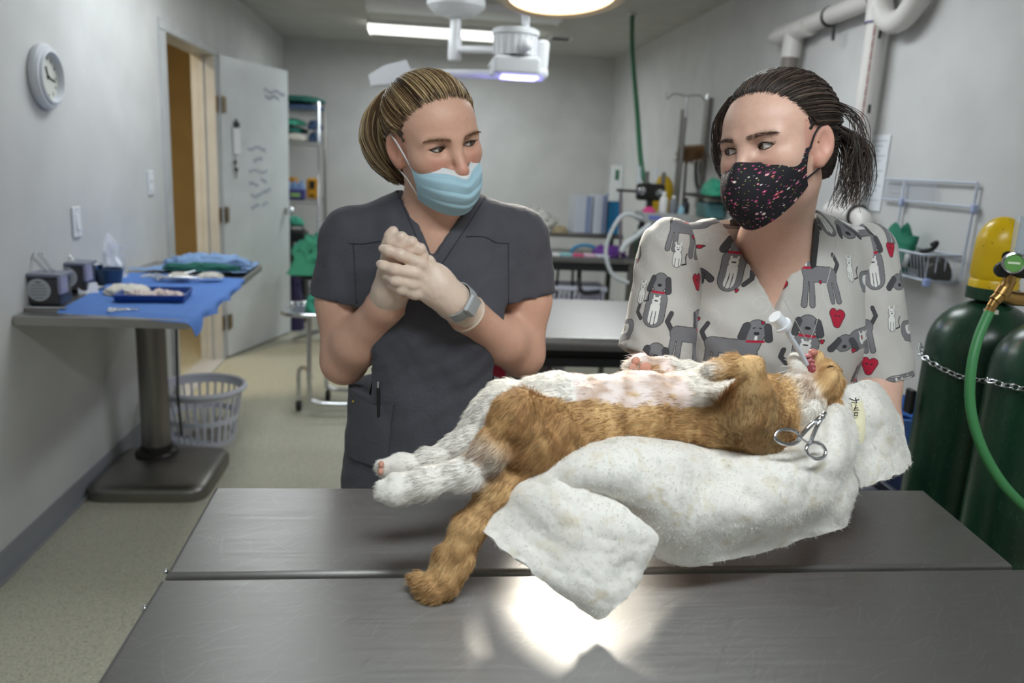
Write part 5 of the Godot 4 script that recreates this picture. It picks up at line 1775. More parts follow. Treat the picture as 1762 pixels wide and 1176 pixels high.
func net_field(f: Field, lo: Vector3, hi: Vector3, cell: float, s: Shape, paint: Variant = null) -> void:
	var nx := int(ceil((hi.x - lo.x) / cell)) + 1
	var ny := int(ceil((hi.y - lo.y) / cell)) + 1
	var nz := int(ceil((hi.z - lo.z) / cell)) + 1
	var vals := PackedFloat32Array()
	vals.resize(nx * ny * nz)
	vals.fill(1e3)
	var bs := 6
	var rad := cell * bs * 0.87
	var every := f.all()
	var cells := PackedInt32Array()
	for bz in range(0, nz - 1, bs):
		for by in range(0, ny - 1, bs):
			for bx in range(0, nx - 1, bs):
				var c := lo + (Vector3(bx, by, bz) + Vector3.ONE * bs * 0.5) * cell
				var best := 1e3
				var ds := PackedFloat32Array()
				for i in every:
					var d := f.one(i, c)
					ds.append(d)
					if f.kind[i] < 10:
						best = minf(best, d)
				if best > rad * 1.3 + 0.02:
					continue
				var list := PackedInt32Array()
				for i in every:
					if (f.kind[i] < 10 and ds[i] < best + rad * 2.2 + f.soft[i]) or (f.kind[i] >= 10 and ds[i] < rad * 1.2 + f.soft[i]):
						list.append(i)
				if absf(f.at(c, list)) > rad * 1.35 + 0.004:
					continue
				for z in range(bz, mini(bz + bs + 1, nz)):
					for y in range(by, mini(by + bs + 1, ny)):
						var row := (z * ny + y) * nx
						for x in range(bx, mini(bx + bs + 1, nx)):
							if vals[row + x] > 999.0:
								vals[row + x] = f.at(lo + Vector3(x, y, z) * cell, list)
				for z in range(bz, mini(bz + bs, nz - 1)):
					for y in range(by, mini(by + bs, ny - 1)):
						for x in range(bx, mini(bx + bs, nx - 1)):
							cells.append((z * ny + y) * nx + x)
	var at := {}
	var first := s.v.size()
	var dy := nx
	var dz := nx * ny
	var corner := [0, 1, dy, dy + 1, dz, dz + 1, dz + dy, dz + dy + 1]
	var offs := [Vector3(0, 0, 0), Vector3(1, 0, 0), Vector3(0, 1, 0), Vector3(1, 1, 0), Vector3(0, 0, 1), Vector3(1, 0, 1), Vector3(0, 1, 1), Vector3(1, 1, 1)]
	var edges := [[0, 1], [2, 3], [4, 5], [6, 7], [0, 2], [1, 3], [4, 6], [5, 7], [0, 4], [1, 5], [2, 6], [3, 7]]
	for id in cells:
		var inside := 0
		for k in corner:
			if vals[id + k] < 0.0:
				inside += 1
		if inside == 0 or inside == 8:
			continue
		var sum := Vector3.ZERO
		var cnt := 0
		for e in edges:
			var va := vals[id + corner[e[0]]]
			var vb := vals[id + corner[e[1]]]
			if (va < 0.0) != (vb < 0.0):
				sum += (offs[e[0]] as Vector3).lerp(offs[e[1]], va / (va - vb))
				cnt += 1
		var x := id % nx
		var y := (id / nx) % ny
		var z := id / dz
		at[id] = s.v.size()
		s.vert(lo + (Vector3(x, y, z) + sum / cnt) * cell, Vector3.ZERO)
	var fresh := s.ix.size()
	for id in at:
		# one quad round each crossed edge that starts at this cell's low corner
		var v0: bool = vals[id] < 0.0
		for ax in 3:
			var step: int = [1, dy, dz][ax]
			if v0 == (vals[id + step] < 0.0):
				continue
			var p: int = [dy, dz, 1][ax]
			var q: int = [dz, 1, dy][ax]
			if at.has(id - p) and at.has(id - q) and at.has(id - p - q):
				if v0:
					s.quad(at[id], at[id - q], at[id - p - q], at[id - p])
				else:
					s.quad(at[id], at[id - p], at[id - p - q], at[id - q])
	for k in range(fresh, s.ix.size(), 3):
		var a := s.v[s.ix[k]]
		var g := (s.v[s.ix[k + 2]] - a).cross(s.v[s.ix[k + 1]] - a)
		for m in 3:
			s.n[s.ix[k + m]] += g
	# normals must point outwards whatever the winding was
	var flips := 0
	var tried := 0
	for k in range(first, s.v.size(), maxi(1, (s.v.size() - first) / 40)):
		var nn := s.n[k].normalized()
		tried += 1
		if f.at(s.v[k] + nn * cell, every) < f.at(s.v[k] - nn * cell, every):
			flips += 1
	var sign_ := -1.0 if flips * 2 > tried else 1.0
	for k in range(first, s.v.size()):
		s.n[k] = s.n[k].normalized() * sign_
		if paint != null:
			paint.call(s, k)


# short blades on a surface: one MultiMesh, coloured one by one
func blades(called: String, s: Shape, count: int, length: float, thick: float, parent: Node3D, m: Material, seed_: int, grow: Callable) -> void:
	var r := RandomNumberGenerator.new()
	r.seed = seed_
	var tris := s.ix.size() / 3
	var cum := PackedFloat32Array()
	var total := 0.0
	for k in tris:
		var a := s.v[s.ix[k * 3]]
		total += (s.v[s.ix[k * 3 + 1]] - a).cross(s.v[s.ix[k * 3 + 2]] - a).length()
		cum.append(total)
	var b := Shape.new()
	b.tube([Vector3.ZERO, Vector3(0, 0.35, 0.02), Vector3(0, 0.7, 0.1), Vector3(0, 1.0, 0.26)], [thick / length, thick / length * 0.85, thick / length * 0.5, 0.0], 3, false)
	var mm := MultiMesh.new()
	mm.transform_format = MultiMesh.TRANSFORM_3D
	mm.use_colors = true
	mm.mesh = b.mesh(Vector3.ZERO)
	var xf: Array[Transform3D] = []
	var cs: Array[Color] = []
	var org := origin_of(parent)
	for k in count:
		var t := cum.bsearch(r.randf() * total)
		t = mini(t, tris - 1)
		var u := r.randf()
		var w := r.randf()
		if u + w > 1.0:
			u = 1.0 - u
			w = 1.0 - w
		var i0 := s.ix[t * 3]
		var i1 := s.ix[t * 3 + 1]
		var i2 := s.ix[t * 3 + 2]
		var p := s.v[i0] * (1 - u - w) + s.v[i1] * u + s.v[i2] * w
		var nn := (s.n[i0] * (1 - u - w) + s.n[i1] * u + s.n[i2] * w).normalized()
		var c := s.c[i0] * (1 - u - w) + s.c[i1] * u + s.c[i2] * w
		var g: Array = grow.call(p, nn, c, r, i0)   # [direction, length factor, colour]
		if g.is_empty():
			continue
		var y: Vector3 = g[0].normalized()
		var z := (nn * -1.0)
		z = (z - y * z.dot(y))
		z = z.normalized() if z.length() > 0.01 else y.cross(Vector3.RIGHT).normalized()
		var x := y.cross(z)
		var l: float = length * g[1]
		xf.append(Transform3D(Basis(x * length, y * l, z * l), p - nn * 0.001 - org))
		cs.append(g[2])
	mm.instance_count = xf.size()
	for k in xf.size():
		mm.set_instance_transform(k, xf[k])
		mm.set_instance_color(k, cs[k])
	var o := MultiMeshInstance3D.new()
	o.name = called
	o.multimesh = mm
	o.material_override = m
	o.set_meta("kind", "stuff")
	parent.add_child(o)


func build_towel() -> void:
	var t := thing("towel", "thick cream fleece towel slung under the cat", "towel", on_z(1150, 900, -0.95))
	var s := Shape.new()
	# rows across the picture, columns from the far side under the cat to the hem in front
	var cols := [
		[[868, 838, -1.06], [872, 846, -1.0], [878, 858, -0.945], [892, 866, -0.93], [905, 872, -0.94], [915, 880, -0.95]],
		[[950, 760, -1.09], [955, 785, -1.0], [960, 800, -0.935], [965, 835, -0.915], [985, 865, -0.925], [1000, 892, -0.94]],
		[[1050, 735, -1.10], [1055, 752, -1.01], [1060, 768, -0.935], [1062, 815, -0.905], [1075, 872, -0.91], [1085, 925, -0.93]],
		[[1150, 745, -1.11], [1150, 760, -1.02], [1150, 778, -0.94], [1150, 835, -0.905], [1158, 905, -0.905], [1160, 962, -0.93]],
		[[1250, 755, -1.12], [1250, 770, -1.03], [1250, 790, -0.955], [1250, 845, -0.915], [1255, 905, -0.91], [1258, 957, -0.935]],
		[[1340, 735, -1.13], [1340, 755, -1.04], [1340, 778, -0.97], [1345, 830, -0.925], [1350, 885, -0.92], [1352, 934, -0.945]],
		[[1400, 690, -1.14], [1400, 715, -1.06], [1402, 745, -0.985], [1410, 800, -0.935], [1415, 860, -0.93], [1418, 912, -0.955]],
		[[1440, 676, -1.13], [1436, 695, -1.04], [1436, 730, -0.975], [1446, 790, -0.945], [1446, 850, -0.95], [1442, 902, -0.975]],
		[[1470, 668, -1.14], [1468, 690, -1.06], [1466, 735, -1.02], [1466, 790, -1.00], [1462, 840, -1.01], [1446, 880, -1.03]],
	]
	add_towel_sheet(s, cols, 84, 40, 0.007, 1.0)
	# the folded corner that hangs in front on the left
	var flap := [
		[[850, 838, -0.985], [832, 868, -0.955], [822, 900, -0.935], [868, 950, -0.90], [925, 988, -0.875], [1026, 1058, -0.852]],
		[[905, 815, -0.965], [890, 850, -0.93], [905, 905, -0.905], [940, 955, -0.88], [985, 1000, -0.862], [1040, 1058, -0.848]],
		[[960, 805, -0.945], [965, 840, -0.915], [985, 895, -0.89], [1015, 945, -0.870], [1040, 992, -0.858], [1060, 1040, -0.85]],
		[[1000, 815, -0.935], [1018, 848, -0.905], [1048, 888, -0.885], [1082, 930, -0.872], [1095, 965, -0.866], [1078, 1020, -0.857]],
		[[1015, 835, -0.93], [1040, 858, -0.91], [1085, 890, -0.892], [1126, 922, -0.884], [1118, 950, -0.876], [1092, 1000, -0.866]],
	]
	add_towel_sheet(s, flap, 40, 44, 0.007, 2.0)
	# an under layer shows between the corner and the hem
	var under := [
		[[1060, 900, -0.95], [1080, 925, -0.945], [1110, 945, -0.945], [1135, 950, -0.95]],
		[[1120, 915, -0.95], [1140, 940, -0.945], [1160, 962, -0.945], [1175, 968, -0.95]],
		[[1200, 920, -0.95], [1215, 940, -0.945], [1222, 960, -0.945], [1226, 968, -0.95]],
	]
	add_towel_sheet(s, under, 16, 14, 0.006, 3.0)
	# the far end, lying over the forearm beside the cat's head
	var end_ := [
		[[1440, 690, -1.09], [1440, 735, -1.03], [1452, 785, -1.00], [1462, 835, -1.015]],
		[[1462, 668, -1.12], [1466, 720, -1.055], [1474, 780, -1.03], [1480, 834, -1.03]],
		[[1492, 662, -1.14], [1500, 715, -1.085], [1508, 775, -1.06], [1512, 824, -1.05]],
		[[1520, 682, -1.16], [1532, 725, -1.11], [1540, 775, -1.085], [1544, 812, -1.075]],
		[[1545, 720, -1.17], [1552, 745, -1.14], [1560, 775, -1.12], [1562, 800, -1.11]],
	]
	add_towel_sheet(s, end_, 34, 34, 0.009, 4.0)
	var im := Image.create(512, 512, false, Image.FORMAT_RGB8)
	for y in 512:
		for x in 512:
			var a := noise.get_noise_2d(x * 0.016, y * 0.016)
			var b := fine.get_noise_2d(x * 0.06 + 90.0, y * 0.06)
			var c := rgb(240, 237, 230)
			if a > 0.28:   # old ochre and grey-green stains
				c = c.lerp(rgb(208, 186, 146), clampf((a - 0.28) * 1.8, 0, 0.4))
			if a < -0.32:
				c = c.lerp(rgb(190, 194, 186), clampf((-a - 0.32) * 2.2, 0, 0.5))
			c = c.darkened(0.02 * (0.5 + 0.5 * b))
			im.set_pixel(x, y, c)
	var m := textured(mat(Color.WHITE, 0.95), ImageTexture.create_from_image(im), 3.0, M.bumps, 0.10)
	m.rim_enabled = true
	m.rim = 0.4
	part("fleece", s, m, t)
	var fuzz := mat(rgb(240, 237, 230), 0.95)
	blades("pile", s, 45000, 0.006, 0.00022, t, fuzz, 31, func(_p, nn, _c, r, _i): return [nn + Vector3(r.randf_range(-1, 1), r.randf_range(-1.2, 0.6), r.randf_range(-1, 1)) * 0.9, r.randf_range(0.5, 1.2), Color.WHITE])
	# sewn-in tape with marker strokes
	var tape := Shape.new()
	var a := on_z(1470, 690, -1.052)
	var b := on_z(1472, 760, -1.018)
	var rows := []
	for j in 9:
		var v := j / 8.0
		var p := a.lerp(b, v) + Vector3(0, 0, 0.006 * sin(v * PI))
		rows.append([p + Vector3(-0.008, 0, 0.006), p + Vector3(0.0, 0, 0.010), p + Vector3(0.008, 0.002, 0.006)])
	tape.slab(rows, 0.0012)
	var tp := part("name_tape", tape, mat(rgb(224, 218, 186), 0.8), t)
	var ink := Shape.new()
	for q in [[[1461, 686], [1470, 690], [1478, 688]], [[1472, 685], [1474, 694]], [[1473, 698], [1470, 706], [1478, 706]], [[1471, 703], [1476, 702]], [[1470, 711], [1476, 711], [1475, 716], [1470, 715], [1470, 711]], [[1466, 742], [1466, 752]]]:
		var pts := []
		for w in q:
			var v: float = (w[1] - 690.0) / 70.0
			pts.append(on_z(w[0], w[1], lerpf(-1.052, -1.018, v) + 0.0115 + 0.006 * sin(clampf(v, 0, 1) * PI)))
		ink.tube(pts, 0.0009, 5)
	part("marker_strokes", ink, mat(rgb(46, 44, 44), 0.7), tp)
	# whip stitch along the far end's hem
	var st := Shape.new()
	for k in 30:
		var f := k / 29.0
		var p := on_z(lerpf(1470, 1556, f), lerpf(833, 805, f), lerpf(-1.012, -1.098, f))
		st.tube([p + Vector3(0, 0.002, 0.006), p + Vector3(0.002, 0.010, 0.008)], 0.0007, 4)
	part("hem_stitches", st, mat(rgb(214, 210, 200), 0.8), t).set_meta("kind", "stuff")
	build_hemostat()


func add_towel_sheet(s: Shape, cols: Array, nu: int, nv: int, thick: float, seed_: float) -> void:
	var grid := []
	for c in cols:
		var line := []
		for q in c: line.append(on_z(q[0], q[1], q[2]))
		grid.append(curve(line, 10))
	var count: int = grid[0].size()
	var rows := []
	for j in nv + 1:
		var v := float(j) / nv * (count - 1)
		var j0 := mini(int(v), count - 2)
		var line := []
		for c in grid:
			line.append((c[j0] as Vector3).lerp(c[j0 + 1], v - j0))
		var smooth := curve(line, 12)
		var row := []
		for i in nu + 1:
			var u := float(i) / nu * (smooth.size() - 1)
			var i0 := mini(int(u), smooth.size() - 2)
			var p := (smooth[i0] as Vector3).lerp(smooth[i0 + 1], u - i0)
			var w := 0.007 * noise.get_noise_3d(p.x * 14.0, p.y * 14.0 + seed_, p.z * 14.0) + 0.0016 * fine.get_noise_3d(p.x * 55.0, p.y * 55.0, seed_) + 0.014 * fine.get_noise_3d(p.x * 7.0 + p.y * 4.0 + seed_, p.y * 10.0, 0.0)
			row.append(p + Vector3(0.1, 0.35, 0.9) * w)
		rows.append(row)
	s.slab(rows, thick)


func build_hemostat() -> void:
	var z := -0.922
	var h := thing("haemostat", "steel locking forceps lying open on the towel beside the cat", "forceps", on_z(1375, 750, z))
	var at := func(px: float, py: float, dz: float) -> Vector3: return on_z(px, py, z + dz)
	for q in [[1355, 752, 22.0, 13.0, 0.10, -0.005], [1404, 776, 17.0, 13.5, 0.35, 0.002]]:
		var ring := []
		for k in 24:
			var a := TAU * k / 24
			var e := Vector2(cos(a) * q[2], sin(a) * q[3]).rotated(q[4])
			ring.append(at.call(q[0] + e.x, q[1] + e.y, q[5] + 0.006 * sin(a)))
		part("finger_ring", Shape.new().tube(ring, 0.0024, 8, false, true), M.chrome, h)
	part("shank", Shape.new().tube(curve([at.call(1372, 757, 0.0), at.call(1382, 746, 0.003), at.call(1400, 727, 0.0), at.call(1419, 712, -0.012)], 5), [0.0024, 0.0030, 0.0030, 0.0030, 0.003, 0.003, 0.003, 0.0032, 0.0034, 0.0034, 0.003, 0.003, 0.0028, 0.0025, 0.0022, 0.002], 8), M.chrome, h)
	part("shank", Shape.new().tube(curve([at.call(1394, 764, 0.002), at.call(1401, 745, 0.005), at.call(1410, 726, 0.002), at.call(1420, 711, -0.010)], 5), 0.0027, 8), M.chrome, h)
	part("ratchet", Shape.new().tube([at.call(1373, 752, 0.004), at.call(1394, 765, 0.004)], 0.0026, 6, true, false, 0.6), M.chrome, h)
	part("pivot", Shape.new().ball(at.call(1415, 717, -0.004), Vector3(0.004, 0.004, 0.004), Basis(), 10, 8), M.chrome, h)


func build_cat() -> void:
	var cat := thing("cat", "orange and white cat lying limp on its back on the towel", "cat", on_z(1100, 780, -1.0))
	var f := Field.new()
	var orange := lin(222, 184, 130)
	var dark := lin(190, 150, 100)
	var white := lin(240, 236, 228)
	var P := func(x: float, y: float, z: float) -> Vector3: return on_z(x, y, z)
	# trunk, from rump to neck
	f.dir = Vector3(-1, 0.05, 0.1)
	f.col = orange
	f.egg(P.call(1268, 716, -1.02), Vector3(0.085, 0.055, 0.06), Basis(), 0.05)
	f.chain([P.call(930, 745, -1.0), P.call(1010, 722, -1.0), P.call(1110, 710, -1.005), P.call(1200, 712, -1.015), P.call(1290, 714, -1.025), P.call(1345, 702, -1.04)], [0.050, 0.047, 0.044, 0.049, 0.053, 0.040], 0.03)
	f.chain([P.call(1345, 700, -1.04), P.call(1395, 678, -1.055)], [0.038, 0.034], 0.03)
	# head thrown back: skull, lower jaw (white), muzzle
	f.dir = Vector3(-0.2, -0.9, 0)
	var skull: Vector3 = P.call(1412, 662, -1.055)
	f.egg(skull, Vector3(0.032, 0.042, 0.040), Basis(Vector3.BACK, -0.35), 0.02)
	f.cone(P.call(1420, 650, -1.045), P.call(1408, 616, -1.045), 0.021, 0.0125, 0.014)
	f.cone(P.call(1408, 616, -1.045), P.call(1400, 610, -1.045), 0.0115, 0.009, 0.01)
	f.egg(P.call(1425, 655, -1.02), Vector3(0.018, 0.024, 0.018), Basis(), 0.015)
	f.egg(P.call(1440, 700, -1.03), Vector3(0.012, 0.022, 0.016), Basis(Vector3.BACK, 0.5), 0.01)   # folded ear
	f.col = white
	f.cone(P.call(1392, 660, -1.045), P.call(1368, 622, -1.045), 0.021, 0.0125, 0.012)
	f.cone(P.call(1368, 622, -1.045), P.call(1367, 617, -1.045), 0.0125, 0.011, 0.008)
	f.cone(P.call(1385, 680, -1.03), P.call(1395, 712, -1.0), 0.024, 0.018, 0.02)
	# near front leg: upper arm hidden in the coat, forearm upright, wrist bent, paw to the left
	f.dir = Vector3(0, 1, 0)
	f.col = lin(186, 154, 108)
	f.chain([P.call(1300, 745, -0.985), P.call(1288, 712, -0.955), P.call(1293, 668, -0.945), P.call(1296, 632, -0.94)], [0.042, 0.030, 0.0205, 0.0155], 0.03)
	f.dir = Vector3(-1, -0.1, 0)
	f.col = orange
	f.chain([P.call(1296, 630, -0.94), P.call(1262, 630, -0.935), P.call(1237, 637, -0.932)], [0.0175, 0.0185, 0.0185], 0.01)
	f.col = white
	f.cone(P.call(1226, 637, -0.931), P.call(1223, 638, -0.931), 0.0150, 0.014, 0.006)
	# far front leg, its pads turned to the camera
	f.col = orange
	f.chain([P.call(1240, 655, -1.07), P.call(1175, 648, -1.085), P.call(1135, 636, -1.09), P.call(1108, 630, -1.085)], [0.034, 0.022, 0.018, 0.020], 0.02)
	f.col = white
	f.cone(P.call(1103, 626, -1.085), P.call(1091, 629, -1.078), 0.018, 0.015, 0.01)
	# near hind leg: thigh, bent knee, shank, long white foot
	f.dir = Vector3(-0.5, -0.8, 0.1)
	f.col = dark
	f.egg(P.call(925, 757, -0.965), Vector3(0.062, 0.060, 0.042), Basis(Vector3.BACK, 0.75), 0.03)
	f.cone(P.call(940, 770, -0.975), P.call(884, 712, -0.945), 0.046, 0.028, 0.03)
	f.cone(P.call(884, 712, -0.945), P.call(845, 775, -0.935), 0.028, 0.022, 0.02)
	f.dir = Vector3(-1, -0.25, 0)
	f.col = white
	f.cone(P.call(838, 782, -0.935), P.call(800, 818, -0.93), 0.024, 0.0205, 0.02)
	f.chain([P.call(800, 816, -0.93), P.call(735, 832, -0.925), P.call(685, 842, -0.922)], [0.0235, 0.0215, 0.0235], 0.012)
	f.cone(P.call(685, 842, -0.922), P.call(664, 845, -0.922), 0.0235, 0.0195, 0.01)
	# far hind leg
	f.cone(P.call(950, 705, -1.04), P.call(870, 712, -1.045), 0.050, 0.042, 0.04)
	f.cone(P.call(870, 712, -1.045), P.call(792, 772, -1.03), 0.042, 0.026, 0.03)
	f.chain([P.call(792, 772, -1.03), P.call(740, 795, -1.02), P.call(690, 803, -1.01), P.call(664, 807, -1.01)], [0.027, 0.020, 0.020, 0.017], 0.012)
	# belly, swollen and white
	f.dir = Vector3(-1, 0.2, 0)
	f.cone(P.call(960, 695, -1.02), P.call(1090, 690, -1.025), 0.040, 0.034, 0.03)
	f.cone(P.call(1090, 690, -1.025), P.call(1260, 688, -1.035), 0.034, 0.034, 0.03)
	# tail down to the table
	f.dir = Vector3.ZERO
	f.col = orange
	var tip := on_y(703, 1024, 0.9)
	f.chain([P.call(905, 800, -0.975), P.call(858, 835, -0.95), P.call(812, 905, -0.935), P.call(782, 960, -0.93), P.call(762, 1000, -0.925)], [0.034, 0.026, 0.023, 0.024, 0.024], 0.02)
	f.chain([P.call(762, 1000, -0.925), P.call(745, 1015, -0.92), Vector3(tip.x + 0.012, 0.921, tip.z + 0.0)], [0.024, 0.020, 0.014], 0.012)
	# toes
	f.col = white
	for q in [[654, 832, -0.93], [650, 843, -0.918], [655, 855, -0.912], [655, 800, -1.005], [653, 811, -1.0]]:
		f.egg(P.call(q[0] + 6.0, q[1], q[2]), Vector3(0.011, 0.0085, 0.0085), Basis(), 0.006)
	for q in [[1216, 633, -0.925], [1214, 641, -0.925], [1219, 645, -0.92]]:
		f.egg(P.call(q[0] + 4.0, q[1], q[2]), Vector3(0.008, 0.008, 0.008), Basis(), 0.005)
	for q in [[1086, 618, -1.075], [1082, 629, -1.07], [1087, 640, -1.068]]:
		f.egg(P.call(q[0] + 4.0, q[1], q[2]), Vector3(0.009, 0.009, 0.009), Basis(), 0.005)
	f.extra = func(p: Vector3, d: float) -> float:
		return d + 0.0042 + 0.0022 * fine.get_noise_3d(p.x * 60.0, p.y * 45.0, p.z * 60.0) + 0.003 * fine.get_noise_3d(p.x * 22.0, p.y * 22.0, p.z * 22.0)
	# colouring of the coat: tabby bands, white belly, shaved pink patch
	var paint := func(s: Shape, k: int) -> void:
		var p := s.v[k]
		var nn := s.n[k]
		var c: Color = f.blend(p, 0.0032)[0]
		var px := p.x
		var on_trunk := px > 0.13 and px < 0.47 and p.y > 1.05
		var up := nn.y + 0.25 * noise.get_noise_3d(p.x * 30.0, p.y * 30.0, p.z * 30.0)
		if on_trunk and up > 0.42 and p.z < -0.965:
			c = c.lerp(white, clampf((up - 0.42) * 5.0, 0, 1))
			if px > 0.2 and px < 0.36 and up > 0.5:
				c = c.lerp(lin(246, 226, 221), 0.7)
		if c.r - c.b > 0.10:   # ginger: bands and darker under-coat
			var band := sin(p.x * 120.0 + 3.0 * noise.get_noise_3d(p.x * 12.0, p.y * 12.0, p.z * 12.0))
			if px < 0.12 and p.y < 1.08:
				band = sin(p.y * 130.0 + 1.0)
			if px > 0.545 and p.y > 1.12:
				band = sin(p.x * 210.0 - p.y * 230.0)   # stripes on the cheek and brow
			c = c.lerp(lin(164, 118, 70), clampf(0.25 + 0.35 * band + 0.5 * noise.get_noise_3d(p.x * 40.0, p.y * 40.0, p.z * 40.0), 0, 0.6))
		s.c[k] = c
	var body := Shape.new()
	net_field(f, Vector3(-0.12, 0.89, -1.16), Vector3(0.66, 1.26, -0.84), 0.0048, body, paint)
	# mouth: palate and throat are painted as they are, pink
	var m := colored(0.75)
	part("body", body, m, cat)
	var furm := colored(0.6)
	var shaved := func(p: Vector3, nn: Vector3) -> bool: return p.x > 0.20 and p.x < 0.36 and p.y > 1.12 and nn.y > 0.5 and p.z < -0.965
	var flows := PackedVector3Array()
	for p in body.v:
		flows.append(f.blend(p, 0.01)[1])
	blades("fur", body, 90000, 0.0125, 0.00038, cat, furm, 17, func(p, nn, c, r, i):
		if shaved.call(p, nn) and r.randf() > 0.08:
			return []
		var fl: Vector3 = flows[i]
		fl = (fl - nn * fl.dot(nn))
		var lean: Vector3 = fl * 1.25 + nn * r.randf_range(0.2, 0.65) + Vector3(r.randf_range(-1, 1), r.randf_range(-1, 1), r.randf_range(-1, 1)) * 0.22
		var l: float = r.randf_range(0.55, 1.15)
		var on_paw: bool = p.x < -0.01 or (p.x > 0.4 and p.y > 1.175)
		if on_paw: l *= 0.45
		var k: float = r.randf_range(0.75, 1.3)
		return [lean, l, Color(c.r * k, c.g * k, c.b * k)])
	# pink palate with its ridges, nose, pads, closed eye
	var pink := mat(rgb(196, 120, 122), 0.45)
	var pal := Shape.new()
	for k in 6:
		var y := 612.0 + k * 7.5
		pal.tube([P.call(1386.0 + k * 1.6, y + 2.0, -1.038), P.call(1393.0 + k * 1.6, y, -1.034), P.call(1399.0 + k * 1.3, y + 3.0, -1.038)], [0.0024, 0.0034, 0.0024], 6)
	part("palate", pal, pink, cat)
	part("throat", Shape.new().ball(P.call(1390, 634, -1.043), Vector3(0.010, 0.022, 0.012), Basis(Vector3.BACK, 0.3), 12, 10), mat(rgb(150, 70, 78), 0.5), cat)
	part("nose", Shape.new().ball(P.call(1399, 607, -1.036), Vector3(0.0065, 0.0055, 0.006), Basis(), 10, 8), mat(rgb(196, 126, 112), 0.4), cat)
	part("eye_slit", Shape.new().tube(curve([P.call(1421, 636, -1.022), P.call(1429, 630, -1.018), P.call(1437, 634, -1.022)], 4), 0.0012, 5), mat(rgb(74, 48, 32), 0.6), cat)
	var pads := mat(rgb(205, 150, 130), 0.6)
	for q in [[1094, 621, 0.0062], [1089, 632, 0.0062], [1094, 641, 0.006], [1110, 634, 0.0095]]:
		part("paw_pad", Shape.new().ball(P.call(q[0], q[1], -1.066), Vector3(q[2], q[2], 0.004), Basis(), 10, 8), pads, cat)
	for q in [[655, 800, -0.996], [654, 812, -0.990]]:
		part("paw_pad", Shape.new().ball(P.call(q[0] + 1.0, q[1], q[2]), Vector3(0.004, 0.005, 0.006), Basis(), 10, 8), pads, cat)
	part("incision", Shape.new().ball(P.call(1098, 670, -1.0), Vector3(0.0022, 0.003, 0.0022), Basis(), 8, 6), mat(rgb(176, 44, 56), 0.5), cat)
	var wh := Shape.new()
	for k in 5:
		var a: Vector3 = P.call(1372.0 + k, 628.0 + k * 2.0, -1.03)
		wh.tube([a, a + Vector3(-0.03 - 0.004 * k, 0.012 - 0.008 * k, 0.02)], 0.00035, 3)
	part("whiskers", wh, mat(rgb(236, 234, 228), 0.5), cat).set_meta("kind", "stuff")
	# breathing tube with its connector
	var et := thing("breathing_tube", "clear breathing tube with a white connector in the cat's mouth", "tube", P.call(1378, 610, -1.03))
	part("tube", Shape.new().tube([P.call(1388, 628, -1.035), P.call(1376, 605, -1.03), P.call(1350, 565, -1.02)], 0.0036, 10), mat(rgb(206, 212, 222), 0.2), et)
	part("connector", Shape.new().tube([P.call(1353, 570, -1.02), P.call(1348, 562, -1.019)], 0.0055, 12), M.white_plastic, et)
	part("flange", Shape.new().tube([P.call(1348, 562, -1.019), P.call(1345, 558, -1.018)], 0.0125, 12), M.white_plastic, et)
	part("mouthpiece", Shape.new().tube([P.call(1345, 558, -1.018), P.call(1333, 545, -1.015)], 0.0095, 12), M.white_plastic, et)


# the head's axes: z out of the face, x to the viewer's right when it faces him; angles in degrees
func head_axes(eyes_px: Vector2, eyes_z: float, yaw: float, pitch: float, roll: float) -> Transform3D:
	var e := on_z(eyes_px.x, eyes_px.y, eyes_z)
	var b := look(EYE - e) * Basis(Vector3.UP, deg_to_rad(yaw)) * Basis(Vector3.RIGHT, deg_to_rad(pitch)) * Basis(Vector3.BACK, deg_to_rad(roll))
	return Transform3D(b, e - b * Vector3(0, 0, 0.080))


const EYE_X := 0.0315
const EYE_Z := 0.0655


